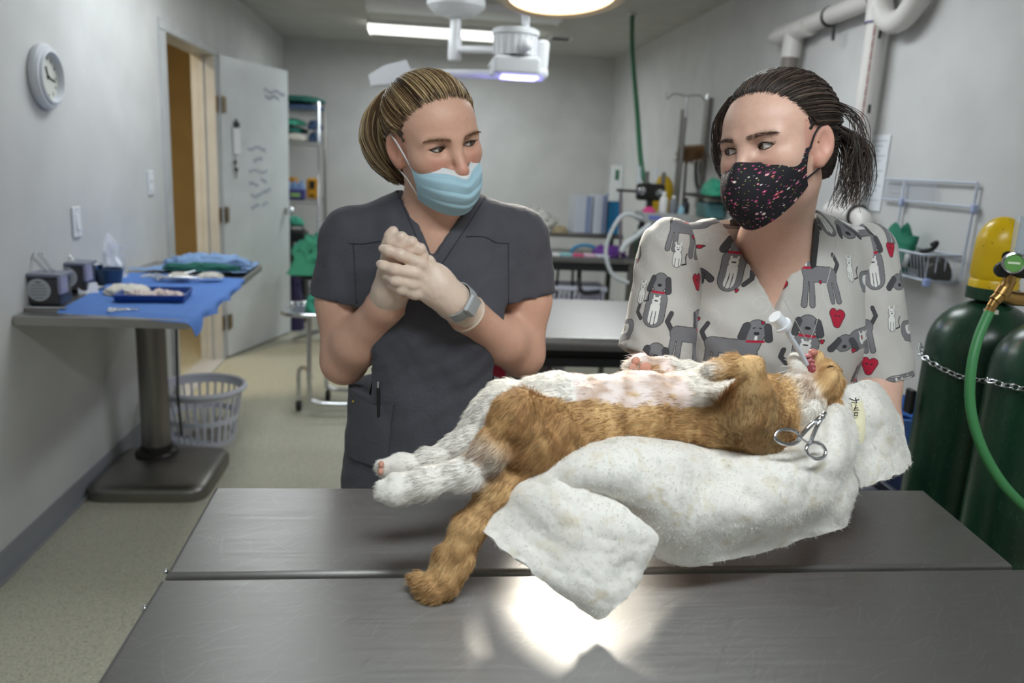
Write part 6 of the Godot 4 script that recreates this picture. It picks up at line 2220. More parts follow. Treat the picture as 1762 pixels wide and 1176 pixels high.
func head_field(f: Field, t: Transform3D) -> void:
	var b := t.basis
	f.egg(t * Vector3(0, 0.022, -0.012), Vector3(0.0725, 0.083, 0.093), b, 0.02)
	f.egg(t * Vector3(0, 0.030, 0.030), Vector3(0.061, 0.054, 0.052), b, 0.03)
	f.egg(t * Vector3(0, -0.035, 0.026), Vector3(0.058, 0.060, 0.054), b, 0.03)
	f.egg(t * Vector3(0, -0.070, 0.026), Vector3(0.047, 0.036, 0.046), b, 0.03)
	f.egg(t * Vector3(0, -0.097, 0.058), Vector3(0.020, 0.016, 0.018), b, 0.03)
	for s in [-1.0, 1.0]:
		f.egg(t * Vector3(s * 0.040, -0.024, 0.050), Vector3(0.024, 0.020, 0.022), b, 0.03)
		f.cone(t * Vector3(s * 0.012, 0.0125, 0.079), t * Vector3(s * 0.046, 0.0125, 0.063), 0.0095, 0.0085, 0.016)
		f.egg(t * Vector3(s * EYE_X, -0.001, 0.089), Vector3(0.020, 0.0125, 0.0155), b, 0.012, 10)
		f.egg(t * Vector3(s * EYE_X, -0.001, EYE_Z), Vector3(0.0148, 0.0140, 0.0142), b, 0.006)
	f.cone(t * Vector3(0, 0.006, 0.078), t * Vector3(0, -0.038, 0.101), 0.0075, 0.0098, 0.013)
	f.egg(t * Vector3(0, -0.041, 0.100), Vector3(0.0105, 0.0095, 0.0105), b, 0.008)
	for s in [-1.0, 1.0]:
		f.egg(t * Vector3(s * 0.0115, -0.044, 0.088), Vector3(0.0082, 0.0075, 0.0105), b, 0.008)
		# ear: rim, lobe and hollow
		var eb := b * Basis(Vector3.UP, s * -0.45) * Basis(Vector3.RIGHT, -0.12)
		f.egg(t * Vector3(s * 0.0735, -0.008, -0.010), Vector3(0.0085, 0.0300, 0.0190), eb, 0.006)
		f.egg(t * Vector3(s * 0.0710, -0.033, -0.003), Vector3(0.0070, 0.0110, 0.0090), eb, 0.008)
		f.egg(t * Vector3(s * 0.0815, -0.006, -0.006), Vector3(0.0075, 0.0190, 0.0105), eb, 0.004, 10)


# cuts the eyes open; LIDS = how far the upper and the lower lid stand from the middle
func open_eyes(p: Vector3, d: float, inv: Transform3D, upper: float, lower: float) -> float:
	var q := inv * p
	if q.z < 0.06 or absf(q.y) > 0.02:
		return d
	for s in [-1.0, 1.0]:
		var x: float = (q.x - s * EYE_X) / 0.0150
		if absf(x) > 1.2:
			continue
		var w := 1.0 - x * x
		var tilt: float = s * 0.0006 * x
		var a := maxf(q.y + 0.001 - tilt - upper * w, lower * w - (q.y + 0.001 - tilt)) * 0.8
		d = maxf(d, -a)
	return d


func skin_paint(f: Field, t: Transform3D, base: Color, blush: float, brow: Color) -> Callable:
	var inv := t.affine_inverse()
	return func(s: Shape, k: int) -> void:
		var q := inv * s.v[k]
		var c := base
		var n1 := noise.get_noise_3d(q.x * 90.0, q.y * 90.0, q.z * 90.0)
		c = c.lerp(lin(196, 128, 108), clampf(0.10 + 0.14 * n1, 0, 0.3))
		if q.y > -0.12 and q.z > 0.02:   # redder nose and cheeks
			var ch := exp(-(pow((absf(q.x) - 0.036) / 0.02, 2) + pow((q.y + 0.030) / 0.018, 2)))
			var no := exp(-(pow(q.x / 0.014, 2) + pow((q.y + 0.038) / 0.014, 2)))
			c = c.lerp(lin(205, 116, 104), blush * maxf(ch, no))
		if absf(q.x) > 0.066 and q.y < 0.03 and q.y > -0.05 and q.z < 0.03:
			c = c.lerp(lin(205, 118, 100), 0.35)   # ears
		# brows: dyed skin under the hairs
		var bx := absf(q.x)
		if q.z > 0.04 and bx > 0.010 and bx < 0.056:
			var line := 0.0125 + 0.005 * sin((bx - 0.010) / 0.046 * 2.4)
			var e := exp(-pow((q.y - line) / 0.0040, 2)) * smoothstep(0.010, 0.016, bx) * (1.0 - smoothstep(0.046, 0.056, bx))
			c = c.lerp(brow, 0.75 * e * (0.75 + 0.5 * fine.get_noise_3d(q.x * 500.0, q.y * 300.0, 0.0)))
		s.c[k] = c


func eye_shape(t: Transform3D, s: float, gaze: Vector3, iris: Color) -> Shape:
	var e := Shape.new()
	var c := t * Vector3(s * EYE_X, -0.001, EYE_Z)
	e.ball(c, Vector3.ONE * 0.0128, t.basis, 56, 40)
	var g := (t.basis * gaze).normalized()
	for k in e.v.size():
		var a := acos(clampf((e.v[k] - c).normalized().dot(g), -1, 1)) * 0.0128
		var col := lin(214, 204, 198)
		if a < 0.0062: col = lin(38, 30, 26)
		if a < 0.0056: col = iris
		if a < 0.0026: col = lin(10, 9, 9)
		e.c[k] = col
	return e


# lashes and brow hairs as thin curved hairs
func lash_shape(t: Transform3D, upper: float, lower: float, dense: bool) -> Shape:
	var s := Shape.new()
	for side in [-1.0, 1.0]:
		for lid in [1, -1]:
			var line := []
			for k in 13:
				var x := -1.0 + k / 6.0
				var w := 1.0 - x * x
				var y := -0.001 + (upper if lid > 0 else lower) * w
				var zz := sqrt(maxf(0.0, 0.0142 * 0.0142 - pow(x * 0.0145, 2) * 0.9 - y * y))
				line.append(t * Vector3(side * EYE_X + x * 0.0145, y, EYE_Z + zz + 0.0004))
			s.tube(line, 0.0009 if lid > 0 else 0.0005, 5)
			if lid > 0:
				for k in (22 if dense else 12):
					var f := k / (21.0 if dense else 11.0)
					var i := f * 12.0
					var p: Vector3 = line[int(minf(i, 11))].lerp(line[int(minf(i, 11)) + 1], i - int(minf(i, 11)))
					var o := t.basis * Vector3((f - 0.5) * 0.008, 0.002, 0.006)
					s.tube([p, p + o * 0.6, p + o + t.basis.y * 0.003], [0.0004, 0.0003, 0.0001], 3, false)
	return s


func brow_shape(t: Transform3D, f: Field, seed_: int) -> Shape:
	var s := Shape.new()
	var r := RandomNumberGenerator.new()
	r.seed = seed_
	var every := f.all()
	for side in [-1.0, 1.0]:
		for k in 110:
			var u := r.randf()
			var bx := lerpf(0.011, 0.054, u)
			var y := 0.0125 + 0.005 * sin(u * 2.4) + r.randf_range(-0.0034, 0.0034) * (1.0 - 0.6 * u)
			var q := Vector3(side * bx, y, 0.11)
			for it in 24:
				var d := f.at(t * q, every)
				if d < 0.0003: break
				q.z -= d * 0.8
			var o := Vector3(side * 0.006, 0.0022 * (1.0 - u * 2.0), 0.0008)
			var p := t * q
			s.tube([p, p + t.basis * o * 0.5 + t.basis.z * 0.0006, p + t.basis * o - t.basis.z * side * 0.0], [0.0003, 0.00028, 0.0001], 3, false)
	return s


# hair: a cap on the skull plus combed strands that run to the tie
func hair_cap(t: Transform3D, grow: float, plane_y: float, plane_z: float, c1: Color, c2: Color, seed_: float) -> Shape:
	var f := Field.new()
	f.egg(t * Vector3(0, 0.026, -0.016), Vector3(0.0725 + grow, 0.083 + grow, 0.092 + grow), t.basis, 0.02)
	f.egg(t * Vector3(0, -0.030, -0.045), Vector3(0.056 + grow, 0.055, 0.050 + grow), t.basis, 0.03)
	var inv := t.affine_inverse()
	f.extra = func(p: Vector3, d: float) -> float:
		var q := inv * p
		var h := (q.y - plane_y) * -0.67 + (q.z - plane_z) * 0.743
		d = maxf(d, h * 0.9)
		d = maxf(d, -(q.y + 0.062))
		# leave the ears free
		var e := Vector3((absf(q.x) - 0.080) / 0.022, (q.y + 0.012) / 0.036, (q.z + 0.002) / 0.028).length() - 1.0
		d = maxf(d, -e * 0.022)
		var ang := atan2(q.x, q.y - 0.02)
		return d + 0.0016 * sin(ang * 60.0 + q.z * 30.0 + seed_)
	var s := Shape.new()
	var o := t.origin
	net_field(f, o - Vector3.ONE * 0.135, o + Vector3.ONE * 0.135, 0.0045, s, func(sh: Shape, k: int):
		var q := inv * sh.v[k]
		var a := fine.get_noise_2d(atan2(q.x, q.y) * 30.0 + seed_, q.z * 8.0)
		sh.c[k] = c1.lerp(c2, clampf(0.3 + 0.7 * a, 0, 1)))
	return s


func combed(s: Shape, t: Transform3D, tie: Vector3, grow: float, plane_y: float, plane_z: float, count: int, tones: Array, seed_: int, bump: float) -> void:
	var r := RandomNumberGenerator.new()
	r.seed = seed_
	var c := Vector3(0, 0.024, -0.014)
	var rad := Vector3(0.0735 + grow, 0.084 + grow, 0.093 + grow)
	var nn := Vector3(0, -0.67, 0.743)
	var p0 := Vector3(0, plane_y, plane_z)
	var mid := c + nn * (p0 - c).dot(nn)
	for k in count:
		var a := r.randf_range(-1.0, 1.0)
		var an := a * 2.15
		var d := Vector3(sin(an), cos(an) * 0.743, cos(an) * 0.67)
		var back := r.randf() * r.randf() * 0.06 - 0.005 * r.randf()
		var fine_one := k % 4 == 0   # baby hairs in front of the hairline
		if fine_one: back = -r.randf_range(0.0, 0.016)
		var st := mid + d * 0.2 - nn * back
		var q := st - c
		# onto the hair's surface
		st = c + q / (q / rad).length()
		if st.y < -0.06: continue
		var ear := Vector3((absf(st.x) - 0.080) / 0.022, (st.y + 0.012) / 0.036, (st.z + 0.002) / 0.028).length()
		if ear < 1.0: continue
		var up := 1.0 + r.randf_range(-0.012, 0.03)
		var pts := []
		var rr := []
		var wob := r.randf_range(-0.004, 0.004)
		for i in 11:
			var f := i / 10.0
			var m := st.lerp(tie, f) - c
			var surf := m / (m / rad).length()
			var lift := up + bump * sin(PI * minf(f * 1.3, 1.0)) * maxf(0.0, cos(an))
			var p := c + surf * lift
			if f > 0.8: p = p.lerp(tie + Vector3(wob, wob * 0.5, 0) * 2.0, (f - 0.8) / 0.2)
			p.x += wob * sin(f * PI)
			if i == 0: p = c + surf * 0.985
			pts.append(t * p)
			rr.append((0.0004 if fine_one else 0.0011) * (0.35 + 0.65 * minf(1.0, f * 5.0)))
		s.col = tones[r.randi() % tones.size()]
		s.tube(pts, rr, 4, false)
	s.col = Color.WHITE


# strands that follow a guide with the given spread
func lock(s: Shape, guide: Array, spread_: Array, count: int, tones: Array, thick: float, seed_: int, fray := 0.0) -> void:
	var r := RandomNumberGenerator.new()
	r.seed = seed_
	var path := curve(guide, 5)
	var wide := spread(spread_, path.size())
	for k in count:
		var a := r.randf() * TAU
		var m := sqrt(r.randf())
		var len_ := path.size() - (r.randi() % 6)
		var off := Vector3(cos(a), sin(a) * 0.5, sin(a)) * m
		var phase := r.randf() * TAU
		var pts := []
		var rr := []
		for i in len_:
			var f := float(i) / path.size()
			var p: Vector3 = path[i] + off * wide[i] + Vector3(sin(f * 5.0 + phase), 0, cos(f * 4.0 + phase)) * (0.0015 + fray * f)
			pts.append(p)
			rr.append(thick * (1.0 - 0.75 * pow(f, 3.0)))
		s.col = tones[r.randi() % tones.size()]
		s.tube(pts, rr, 4, false)
	s.col = Color.WHITE


# rows of a face mask in head coordinates
func mask_rows(t: Transform3D, nu: int, nv: int, reach: float, top: float, nose: float, bottom: float, depth: float, pleats: float, side_top: float, side_bottom: float) -> Array:
	var rows := []
	for j in nv + 1:
		var v := float(j) / nv
		var row := []
		for i in nu + 1:
			var u := float(i) / nu * 2.0 - 1.0
			var au := absf(u)
			var y0 := top + nose * exp(-pow(u / 0.20, 2)) + side_top * pow(au, 1.6)
			var y1 := bottom + side_bottom * pow(au, 1.8)
			var y := lerpf(y0, y1, v)
			var th := u * reach
			# profile down the middle: bridge, nose tip, lips, chin
			var zf := 0.096 + 0.022 * sin(clampf(v * 1.9, 0, PI * 0.62)) - 0.036 * pow(v, 2.6) + depth * sin(v * PI)
			zf += 0.010 * exp(-pow(u / 0.17, 2)) * exp(-pow((v - 0.12) / 0.22, 2))
			zf -= 0.016 * exp(-pow(v / 0.12, 2)) * (1.0 - exp(-pow(u / 0.3, 2)))
			var x := 0.0735 * sin(th) * (1.0 - 0.16 * v * v)
			var z := zf - (zf + 0.012) * (1.0 - cos(th)) * 0.94
			z += pleats * (0.5 - fposmod(v * 4.0, 1.0)) * (1.0 - pow(au, 4.0))
			row.append(t * Vector3(x, y, z))
		rows.append(row)
	return rows


# finds the surface of a garment in front of the point (x, y), coming from the camera's side of the room
func front_of(f: Field, x: float, y: float, from_z: float, lift := 0.001) -> Vector3:
	var every := f.all()
	var p := Vector3(x, y, from_z)
	for it in 40:
		var d := f.at(p, every)
		if d < 0.0004: break
		p.z -= maxf(d * 0.8, 0.0003)
		if p.z < from_z - 0.5: break
	return p + Vector3(0, 0, lift)


func seam(s: Shape, f: Field, px: Array, z: float, r := 0.0011) -> void:
	var pts := []
	for q in px:
		var a := on_z(q[0], q[1], z)
		pts.append(a)
	var path := curve(pts, 6)
	var out := []
	for p in path:
		var q := front_of(f, p.x, p.y, z + 0.20, 0.0003)
		if q.z > z - 0.04: out.append(q)
	if out.size() > 2: s.tube(out, r, 5)


func legs(person: Node3D, hip: Vector3, colour: Color, shoe: Color, toward: float) -> void:
	var f := Field.new()
	f.egg(hip + Vector3(0, 0.02, 0), Vector3(0.165, 0.14, 0.115), Basis(), 0.05)
	for s in [-1.0, 1.0]:
		f.chain([hip + Vector3(s * 0.085, -0.03, 0), hip + Vector3(s * 0.10, -0.40, 0.01), hip + Vector3(s * 0.105, -hip.y + 0.12, -0.01)], [0.095, 0.075, 0.066], 0.04)
	var sh := Shape.new()
	net_field(f, hip - Vector3(0.30, hip.y - 0.07, 0.2), hip + Vector3(0.30, 0.2, 0.2), 0.014, sh)
	part("trousers", sh, textured(mat(colour, 0.85), M.weave, 6.0), person)
	for s in [-1.0, 1.0]:
		var g := Field.new()
		var a := Vector3(hip.x + s * 0.105, 0.045, hip.z - 0.03)
		g.chain([a, a + Vector3(s * 0.02, -0.005, 0.16 * toward)], [0.045, 0.036], 0.02)
		g.cone(a + Vector3(0, 0.03, 0), a + Vector3(0, 0.08, 0), 0.042, 0.04, 0.02)
		g.extra = func(p: Vector3, d: float) -> float: return maxf(d, -p.y)
		var gs := Shape.new()
		net_field(g, a - Vector3(0.12, 0.06, 0.12), a + Vector3(0.12, 0.14, 0.26), 0.010, gs)
		part("shoe", gs, mat(shoe, 0.6), person)


func build_left_person() -> void:
	var o := thing("person", "woman in plain grey scrubs clasping her gloved hands, pale blue face mask", "person", Vector3(0.03, 0, -1.58))
	var Z := -1.57
	var P := func(x: float, y: float, z: float) -> Vector3: return on_z(x, y, z)
	var t := head_axes(Vector2(783, 252), -1.435, 30.0, 8.0, 12.0)
	var inv := t.affine_inverse()
	# skin: head, neck, upper chest, arms
	var f := Field.new()
	head_field(f, t)
	var nb: Vector3 = P.call(745, 388, -1.555)
	f.cone(t * Vector3(0, -0.060, -0.020), nb, 0.050, 0.054, 0.03)
	f.cone(nb, P.call(748, 470, -1.56), 0.060, 0.08, 0.04)
	f.egg(P.call(750, 480, Z - 0.015), Vector3(0.135, 0.15, 0.090), Basis(), 0.05)
	for q in [[[610, 420, -1.58], [592, 520, -1.575], [592, 622, -1.56], [664, 525, -1.44], [676, 508, -1.42]], [[890, 420, -1.58], [902, 515, -1.57], [898, 610, -1.55], [802, 539, -1.43], [778, 520, -1.405]]]:
		var pts := []
		for w in q[0] if q[0][0] is Array else q: pts.append(P.call(w[0], w[1], w[2]))
		f.chain(pts.slice(0, 3), [0.046, 0.050, 0.044], 0.03)
		f.chain([pts[2], pts[2].lerp(pts[3], 0.35), pts[3], pts[4]], [0.041, 0.045, 0.031, 0.026], 0.022)
	f.extra = func(p: Vector3, d: float) -> float: return open_eyes(p, d, inv, 0.0042, -0.0038)
	var paint := skin_paint(f, t, lin(228, 182, 158), 0.45, lin(124, 88, 64))
	var body := Shape.new()
	var ho := t * Vector3(0, -0.005, 0.0)
	net_field(f, ho - Vector3(0.125, 0.115, 0.13), ho + Vector3(0.125, 0.13, 0.14), 0.0026, body, paint)
	net_field(f, Vector3(-0.27, 0.93, -1.70), Vector3(0.31, ho.y - 0.105, -1.36), 0.0066, body, paint)
	var skin := colored(0.48)
	skin.subsurf_scatter_enabled = true
	skin.subsurf_scatter_strength = 0.12
	skin.heightmap_enabled = true   # pores
	skin.heightmap_texture = M.weave
	skin.heightmap_scale = 0.012
	skin.uv1_triplanar = true
	skin.uv1_scale = Vector3.ONE * 14.0
	part("body", body, skin, o)
	for s in [-1.0, 1.0]:
		part("eye", eye_shape(t, s, Vector3(0.42, -0.22, 1.0), lin(84, 70, 52)), eye_mat(), o)
	part("eyelashes", lash_shape(t, 0.0042, -0.0038, true), mat(rgb(36, 26, 22), 0.6), o)
	part("eyebrows", brow_shape(t, f, 5), mat(rgb(128, 94, 66), 0.7), o)
	# scrub top
	var g := Field.new()
	var back_arm := Basis()
	g.egg(P.call(750, 490, Z), Vector3(0.172, 0.175, 0.112), Basis(), 0.05)
	g.egg(P.call(690, 545, Z + 0.055), Vector3(0.085, 0.085, 0.07), Basis(), 0.06)
	g.egg(P.call(815, 545, Z + 0.055), Vector3(0.085, 0.085, 0.07), Basis(), 0.06)
	g.egg(P.call(745, 690, Z), Vector3(0.172, 0.20, 0.125), Basis(), 0.07)
	g.egg(P.call(742, 850, Z), Vector3(0.188, 0.20, 0.135), Basis(), 0.08)
	g.cone(P.call(705, 362, -1.58), P.call(612, 412, -1.585), 0.036, 0.056, 0.05)
	g.cone(P.call(798, 362, -1.58), P.call(888, 412, -1.585), 0.036, 0.056, 0.05)
	g.egg(P.call(748, 415, -1.585), Vector3(0.12, 0.075, 0.07), Basis(), 0.05)
	# sleeves end in a cut hem
	for q in [[[606, 412, -1.585], [587, 545, -1.575]], [[892, 412, -1.585], [907, 540, -1.57]]]:
		g.cone(P.call(q[0][0], q[0][1], q[0][2]), P.call(q[1][0], q[1][1], q[1][2]), 0.060, 0.066, 0.03)
	var vl := on_z(697, 326, -1.50)
	var vr := on_z(823, 326, -1.50)
	var va := on_z(743, 441, -1.50)
	var nl := Vector2(-(va.y - vl.y), va.x - vl.x).normalized()   # points into the V
	if nl.x < 0: nl = -nl
	var nr := Vector2(-(va.y - vr.y), va.x - vr.x).normalized()
	if nr.x > 0: nr = -nr
	var hem_l := on_z(585, 516, -1.575)
	var hem_ld := (on_z(587, 545, -1.575) - on_z(606, 412, -1.585)).normalized().rotated(Vector3.BACK, -0.02)
	var hem_r := on_z(905, 512, -1.57)
	var hem_rd := (on_z(907, 540, -1.57) - on_z(892, 412, -1.585)).normalized().rotated(Vector3.BACK, 0.05)
	var crotch := on_z(745, 860, Z)
	g.extra = func(p: Vector3, d: float) -> float:
		# folds of the cloth
		var w := 0.0035 * noise.get_noise_3d(p.x * 13.0 + p.y * 5.0, p.y * 5.0, p.z * 9.0)
		w += 0.0022 * fine.get_noise_3d(p.x * 26.0 - p.y * 16.0, p.y * 18.0, p.z * 10.0)
		d += w
		if absf(p.x - 0.03) > 0.125 and p.y > 1.0:
			var hl := (p - hem_l).dot(hem_ld) if p.x < 0.03 else (p - hem_r).dot(hem_rd)
			d = maxf(d, hl)
		if p.y > 1.17 and p.z > -1.60:
			var q := Vector2(p.x, p.y)
			var dv := minf((q - Vector2(vl.x, vl.y)).dot(nl), (q - Vector2(vr.x, vr.y)).dot(nr))   # >0 inside the V
			d = maxf(d, dv)
			if dv < 0.0 and dv > -0.024: d -= 0.0016
		# neck hole
		var ab := p - nb
		var nd := Vector2(ab.x, ab.z + 0.01).length() - 0.066
		if p.y > nb.y - 0.06: d = maxf(d, -nd)
		return d
	var top := Shape.new()
	net_field(g, Vector3(-0.26, 0.60, -1.74), Vector3(0.32, 1.40, -1.36), 0.0056, top)
	var cloth := textured(mat(rgb(84, 84, 93), 0.8), M.weave, 7.0, M.bumps, 0.06)
	cloth.rim_enabled = true
	cloth.rim = 0.25
	part("scrub_top", top, cloth, o)
	var seams := Shape.new()
	seam(seams, g, [[604, 414], [630, 414], [662, 408]], Z)
	seam(seams, g, [[798, 400], [830, 402], [850, 412], [872, 414]], Z)
	seam(seams, g, [[612, 416], [616, 470], [624, 540]], Z)
	seam(seams, g, [[870, 416], [868, 470], [864, 540]], Z)
	seam(seams, g, [[688, 338], [715, 395], [742, 462]], Z)
	seam(seams, g, [[834, 338], [792, 395], [744, 462]], Z)
	part("seams", seams, mat(rgb(58, 60, 72), 0.85), o)
	# pocket with a pen
	var rows := []
	for j in 9:
		var row := []
		for i in 11:
			var u := i / 10.0
			var v := j / 8.0
			var p := on_z(lerpf(606, 678, u) - v * 12.0, lerpf(690, 800, v) + 8.0 * sin(u * PI) * (1.0 - v), Z + 0.1)
			row.append(front_of(g, p.x, p.y, Z + 0.16, 0.0025))
		rows.append(row)
	part("pocket", Shape.new().slab(rows, 0.002), cloth, o)
	var ps := Shape.new()
	var band := []
	for i in 11:
		band.append((rows[2][i] as Vector3) + Vector3(0, 0, 0.001))
	ps.tube(band, 0.0009, 5)
	var edge := []
	for j in 9:
		edge.append((rows[j][9] as Vector3) + Vector3(0, 0, 0.001))
	ps.tube(edge, 0.0009, 5)
	part("pocket_stitching", ps, mat(rgb(58, 60, 72), 0.85), o)
	var pp := on_z(648, 700, -1.42)
	var pen_at := front_of(g, pp.x, pp.y, -1.36, 0.006)
	part("pen", Shape.new().tube([pen_at + Vector3(0.0, 0.022, -0.002), pen_at + Vector3(0.002, -0.035, 0.0)], 0.0034, 8), M.black, o, "black pen with a chrome tip in the pocket")
	part("pen_button", Shape.new().tube([pen_at + Vector3(0, 0.022, -0.002), pen_at + Vector3(0, 0.034, -0.003)], 0.0026, 8), M.chrome, o)
	var tg := on_z(603, 715, -1.42)
	tg = front_of(g, tg.x, tg.y, -1.36, 0.002)
	part("yellow_tag", Shape.new().box(tg, Vector3(0.012, 0.004, 0.002), 0.0008, Basis(Vector3.BACK, 0.7)), mat(rgb(206, 170, 40), 0.6), o)
	build_gloves(o)
	# hair
	var c1 := lin(70, 52, 38)
	var c2 := lin(120, 92, 62)
	part("hair", hair_cap(t, 0.006, 0.060, 0.072, c1, c2, 1.0), colored(0.5), o)
	var hs := Shape.new()
	var tones := [lin(84, 63, 45), lin(112, 86, 60), lin(150, 120, 84), lin(186, 158, 116), lin(206, 182, 140), lin(70, 52, 38)]
	combed(hs, t, Vector3(-0.005, 0.068, -0.098), 0.008, 0.060, 0.079, 1250, tones, 21, 0.03)
	var tail := [t * Vector3(-0.005, 0.068, -0.092), P.call(676, 165, -1.60), P.call(655, 200, -1.61), P.call(648, 245, -1.605), P.call(662, 285, -1.59), P.call(688, 315, -1.575)]
	lock(hs, tail, [0.010, 0.022, 0.030, 0.032, 0.026, 0.014], 420, tones.slice(0, 5), 0.0013, 22, 0.004)
	lock(hs, [t * Vector3(-0.005, 0.064, -0.092), P.call(690, 220, -1.59), P.call(676, 265, -1.585), P.call(684, 300, -1.575), P.call(700, 318, -1.57)], [0.012, 0.018, 0.018, 0.014, 0.008], 160, tones.slice(0, 3), 0.0012, 23, 0.004)
	part("hair_strands", hs, colored(0.42), o).set_meta("kind", "stuff")
	# pleated mask
	var mr := mask_rows(t, 40, 28, 1.16, -0.033, -0.010, -0.124, 0.005, 0.0045, 0.004, 0.030)
	var blue := mat(rgb(176, 213, 229), 0.75)
	blue.backlight_enabled = true
	blue.backlight = Color(0.2, 0.25, 0.28)
	var mk := part("face_mask", Shape.new().slab(mr, 0.0012), blue, o, "pale blue pleated face mask with a white upper band")
	var band_rows := []
	for j in 4:
		var row := []
		for i in mr[0].size():
			row.append((mr[j][i] as Vector3) + t.basis.z * 0.0012)
		band_rows.append(row)
	part("white_band", Shape.new().slab(band_rows, 0.0008), mat(rgb(228, 230, 232), 0.7), mk)
	var loops := Shape.new()
	for s in [0, mr[0].size() - 1]:
		var sx := -1.0 if s == 0 else 1.0
		loops.tube(curve([mr[1][s], t * Vector3(sx * 0.0735, -0.010, 0.022), t * Vector3(sx * 0.079, 0.016, -0.002), t * Vector3(sx * 0.074, 0.010, -0.026), t * Vector3(sx * 0.072, -0.035, -0.020), t * Vector3(sx * 0.066, -0.060, 0.012), mr[mr.size() - 4][s]], 6), 0.0014, 6)
	part("ear_loops", loops, mat(rgb(236, 236, 238), 0.7), mk)
	legs(o, Vector3(on_z(742, 850, Z).x, 0.80, Z), rgb(70, 72, 84), rgb(60, 60, 64), 1.0)


func eye_mat() -> StandardMaterial3D:
	var m := colored(0.12)
	m.clearcoat_enabled = true
	m.clearcoat = 0.8
	m.clearcoat_roughness = 0.05
	return m


func build_gloves(o: Node3D) -> void:
	var P := func(x: float, y: float, z: float) -> Vector3: return on_z(x, y, z)
	var latex := mat(rgb(234, 210, 192), 0.42)
	latex.subsurf_scatter_enabled = true
	latex.subsurf_scatter_strength = 0.15
	# her left hand, in front: back of the hand towards the camera, fingers laid over the other hand
	var f := Field.new()
	f.cone(P.call(803, 539, -1.428), P.call(778, 517, -1.398), 0.0345, 0.030, 0.02)
	f.cone(P.call(778, 517, -1.398), P.call(756, 500, -1.388), 0.029, 0.027, 0.02)
	f.egg(P.call(745, 487, -1.387), Vector3(0.040, 0.036, 0.019), Basis(Vector3.BACK, -0.65), 0.02)
	for q in [
		[[742, 476, -1.384], [724, 454, -1.374], [690, 439, -1.364], [668, 431, -1.368], [658, 428, -1.374]],
		[[738, 486, -1.382], [714, 471, -1.370], [679, 464, -1.358], [660, 458, -1.366], [654, 455, -1.374]],
		[[738, 496, -1.384], [710, 489, -1.372], [680, 483, -1.362], [667, 474, -1.374], [664, 467, -1.386]],
		[[742, 505, -1.388], [714, 505, -1.378], [690, 498, -1.370], [676, 491, -1.378], [671, 484, -1.388]],
	]:
		var pts := []
		for w in q: pts.append(P.call(w[0], w[1], w[2]))
		f.chain(pts, [0.0105, 0.0108, 0.0096, 0.0086, 0.0072], 0.006)
	f.chain([P.call(752, 474, -1.395), P.call(735, 452, -1.405), P.call(720, 446, -1.41), P.call(708, 442, -1.41)], [0.0135, 0.0125, 0.0105, 0.0085], 0.008)
	f.extra = func(p: Vector3, d: float) -> float: return d + 0.0007 * noise.get_noise_3d(p.x * 150.0 + p.y * 60.0, p.y * 60.0, p.z * 60.0)
	var s := Shape.new()
	net_field(f, P.call(640, 580, -1.47) - Vector3(0, 0, 0.03), P.call(850, 400, -1.31), 0.0024, s)
	var cuff := P.call(804, 540, -1.429) as Vector3
	var axis := (P.call(803, 539, -1.428) - P.call(778, 517, -1.398) as Vector3).normalized()
	ring_on(s, cuff, axis, 0.0345, 0.0030)
	for k in 7:   # stretched creases along the wrist
		var c := (P.call(803, 539, -1.428) as Vector3).lerp(P.call(760, 502, -1.389), 0.1 + k * 0.12)
		var tt := axis.rotated(Vector3(0, 0, 1), 0.25 * sin(k * 2.4))
		arc_on(s, c, tt, lerpf(0.0345, 0.0285, k / 7.0), 0.0010, -0.9 + 0.3 * sin(k * 1.7), 0.9 + 0.2 * cos(k * 2.0))
	part("glove", s, latex, o, "cream latex glove on the hand in front")
	# her right hand, behind: a loose fist with the thumb standing up
	var h := Field.new()
	h.cone(P.call(664, 525, -1.442), P.call(673, 500, -1.420), 0.0345, 0.030, 0.02)
	h.cone(P.call(673, 500, -1.420), P.call(678, 478, -1.412), 0.029, 0.026, 0.02)
	h.egg(P.call(684, 452, -1.405), Vector3(0.030, 0.044, 0.020), Basis(Vector3.BACK, -0.3), 0.02)
	for q in [
		[[668, 436, -1.40], [674, 418, -1.393], [691, 409, -1.388], [699, 416, -1.396]],
		[[682, 436, -1.40], [690, 424, -1.390], [708, 417, -1.386], [714, 424, -1.394]],
		[[696, 442, -1.40], [705, 433, -1.390], [723, 429, -1.386], [728, 436, -1.394]],
		[[708, 452, -1.402], [714, 444, -1.394], [727, 442, -1.391], [731, 449, -1.398]],
	]:
		var pts := []
		for w in q: pts.append(P.call(w[0], w[1], w[2]))
		h.chain(pts, [0.0105, 0.0108, 0.0098, 0.0085], 0.005)
	h.chain([P.call(672, 448, -1.405), P.call(669, 422, -1.404), P.call(673, 405, -1.402), P.call(677, 397, -1.40)], [0.014, 0.0112, 0.0100, 0.0078], 0.008)
	h.extra = f.extra
	var s2 := Shape.new()
	net_field(h, P.call(620, 570, -1.50) - Vector3(0, 0, 0.0), P.call(760, 375, -1.33), 0.0024, s2)
	var c2 := P.call(663.5, 526, -1.443) as Vector3
	var ax2 := (P.call(664, 525, -1.442) - P.call(673, 500, -1.420) as Vector3).normalized()
	ring_on(s2, c2, ax2, 0.0345, 0.0030)
	for k in 4:
		var c := (P.call(664, 525, -1.442) as Vector3).lerp(P.call(675, 490, -1.416), 0.15 + k * 0.2)
		arc_on(s2, c, ax2.rotated(Vector3.BACK, 0.3 * sin(k * 2.0)), lerpf(0.0345, 0.0295, k / 4.0), 0.0009, -0.8, 0.8)
	part("glove", s2, latex, o, "cream latex glove on the hand behind")
	# wristwatch over the glove
	var w := thing("wristwatch", "pale grey square wristwatch worn over the glove", "watch", P.call(788, 520, -1.37))
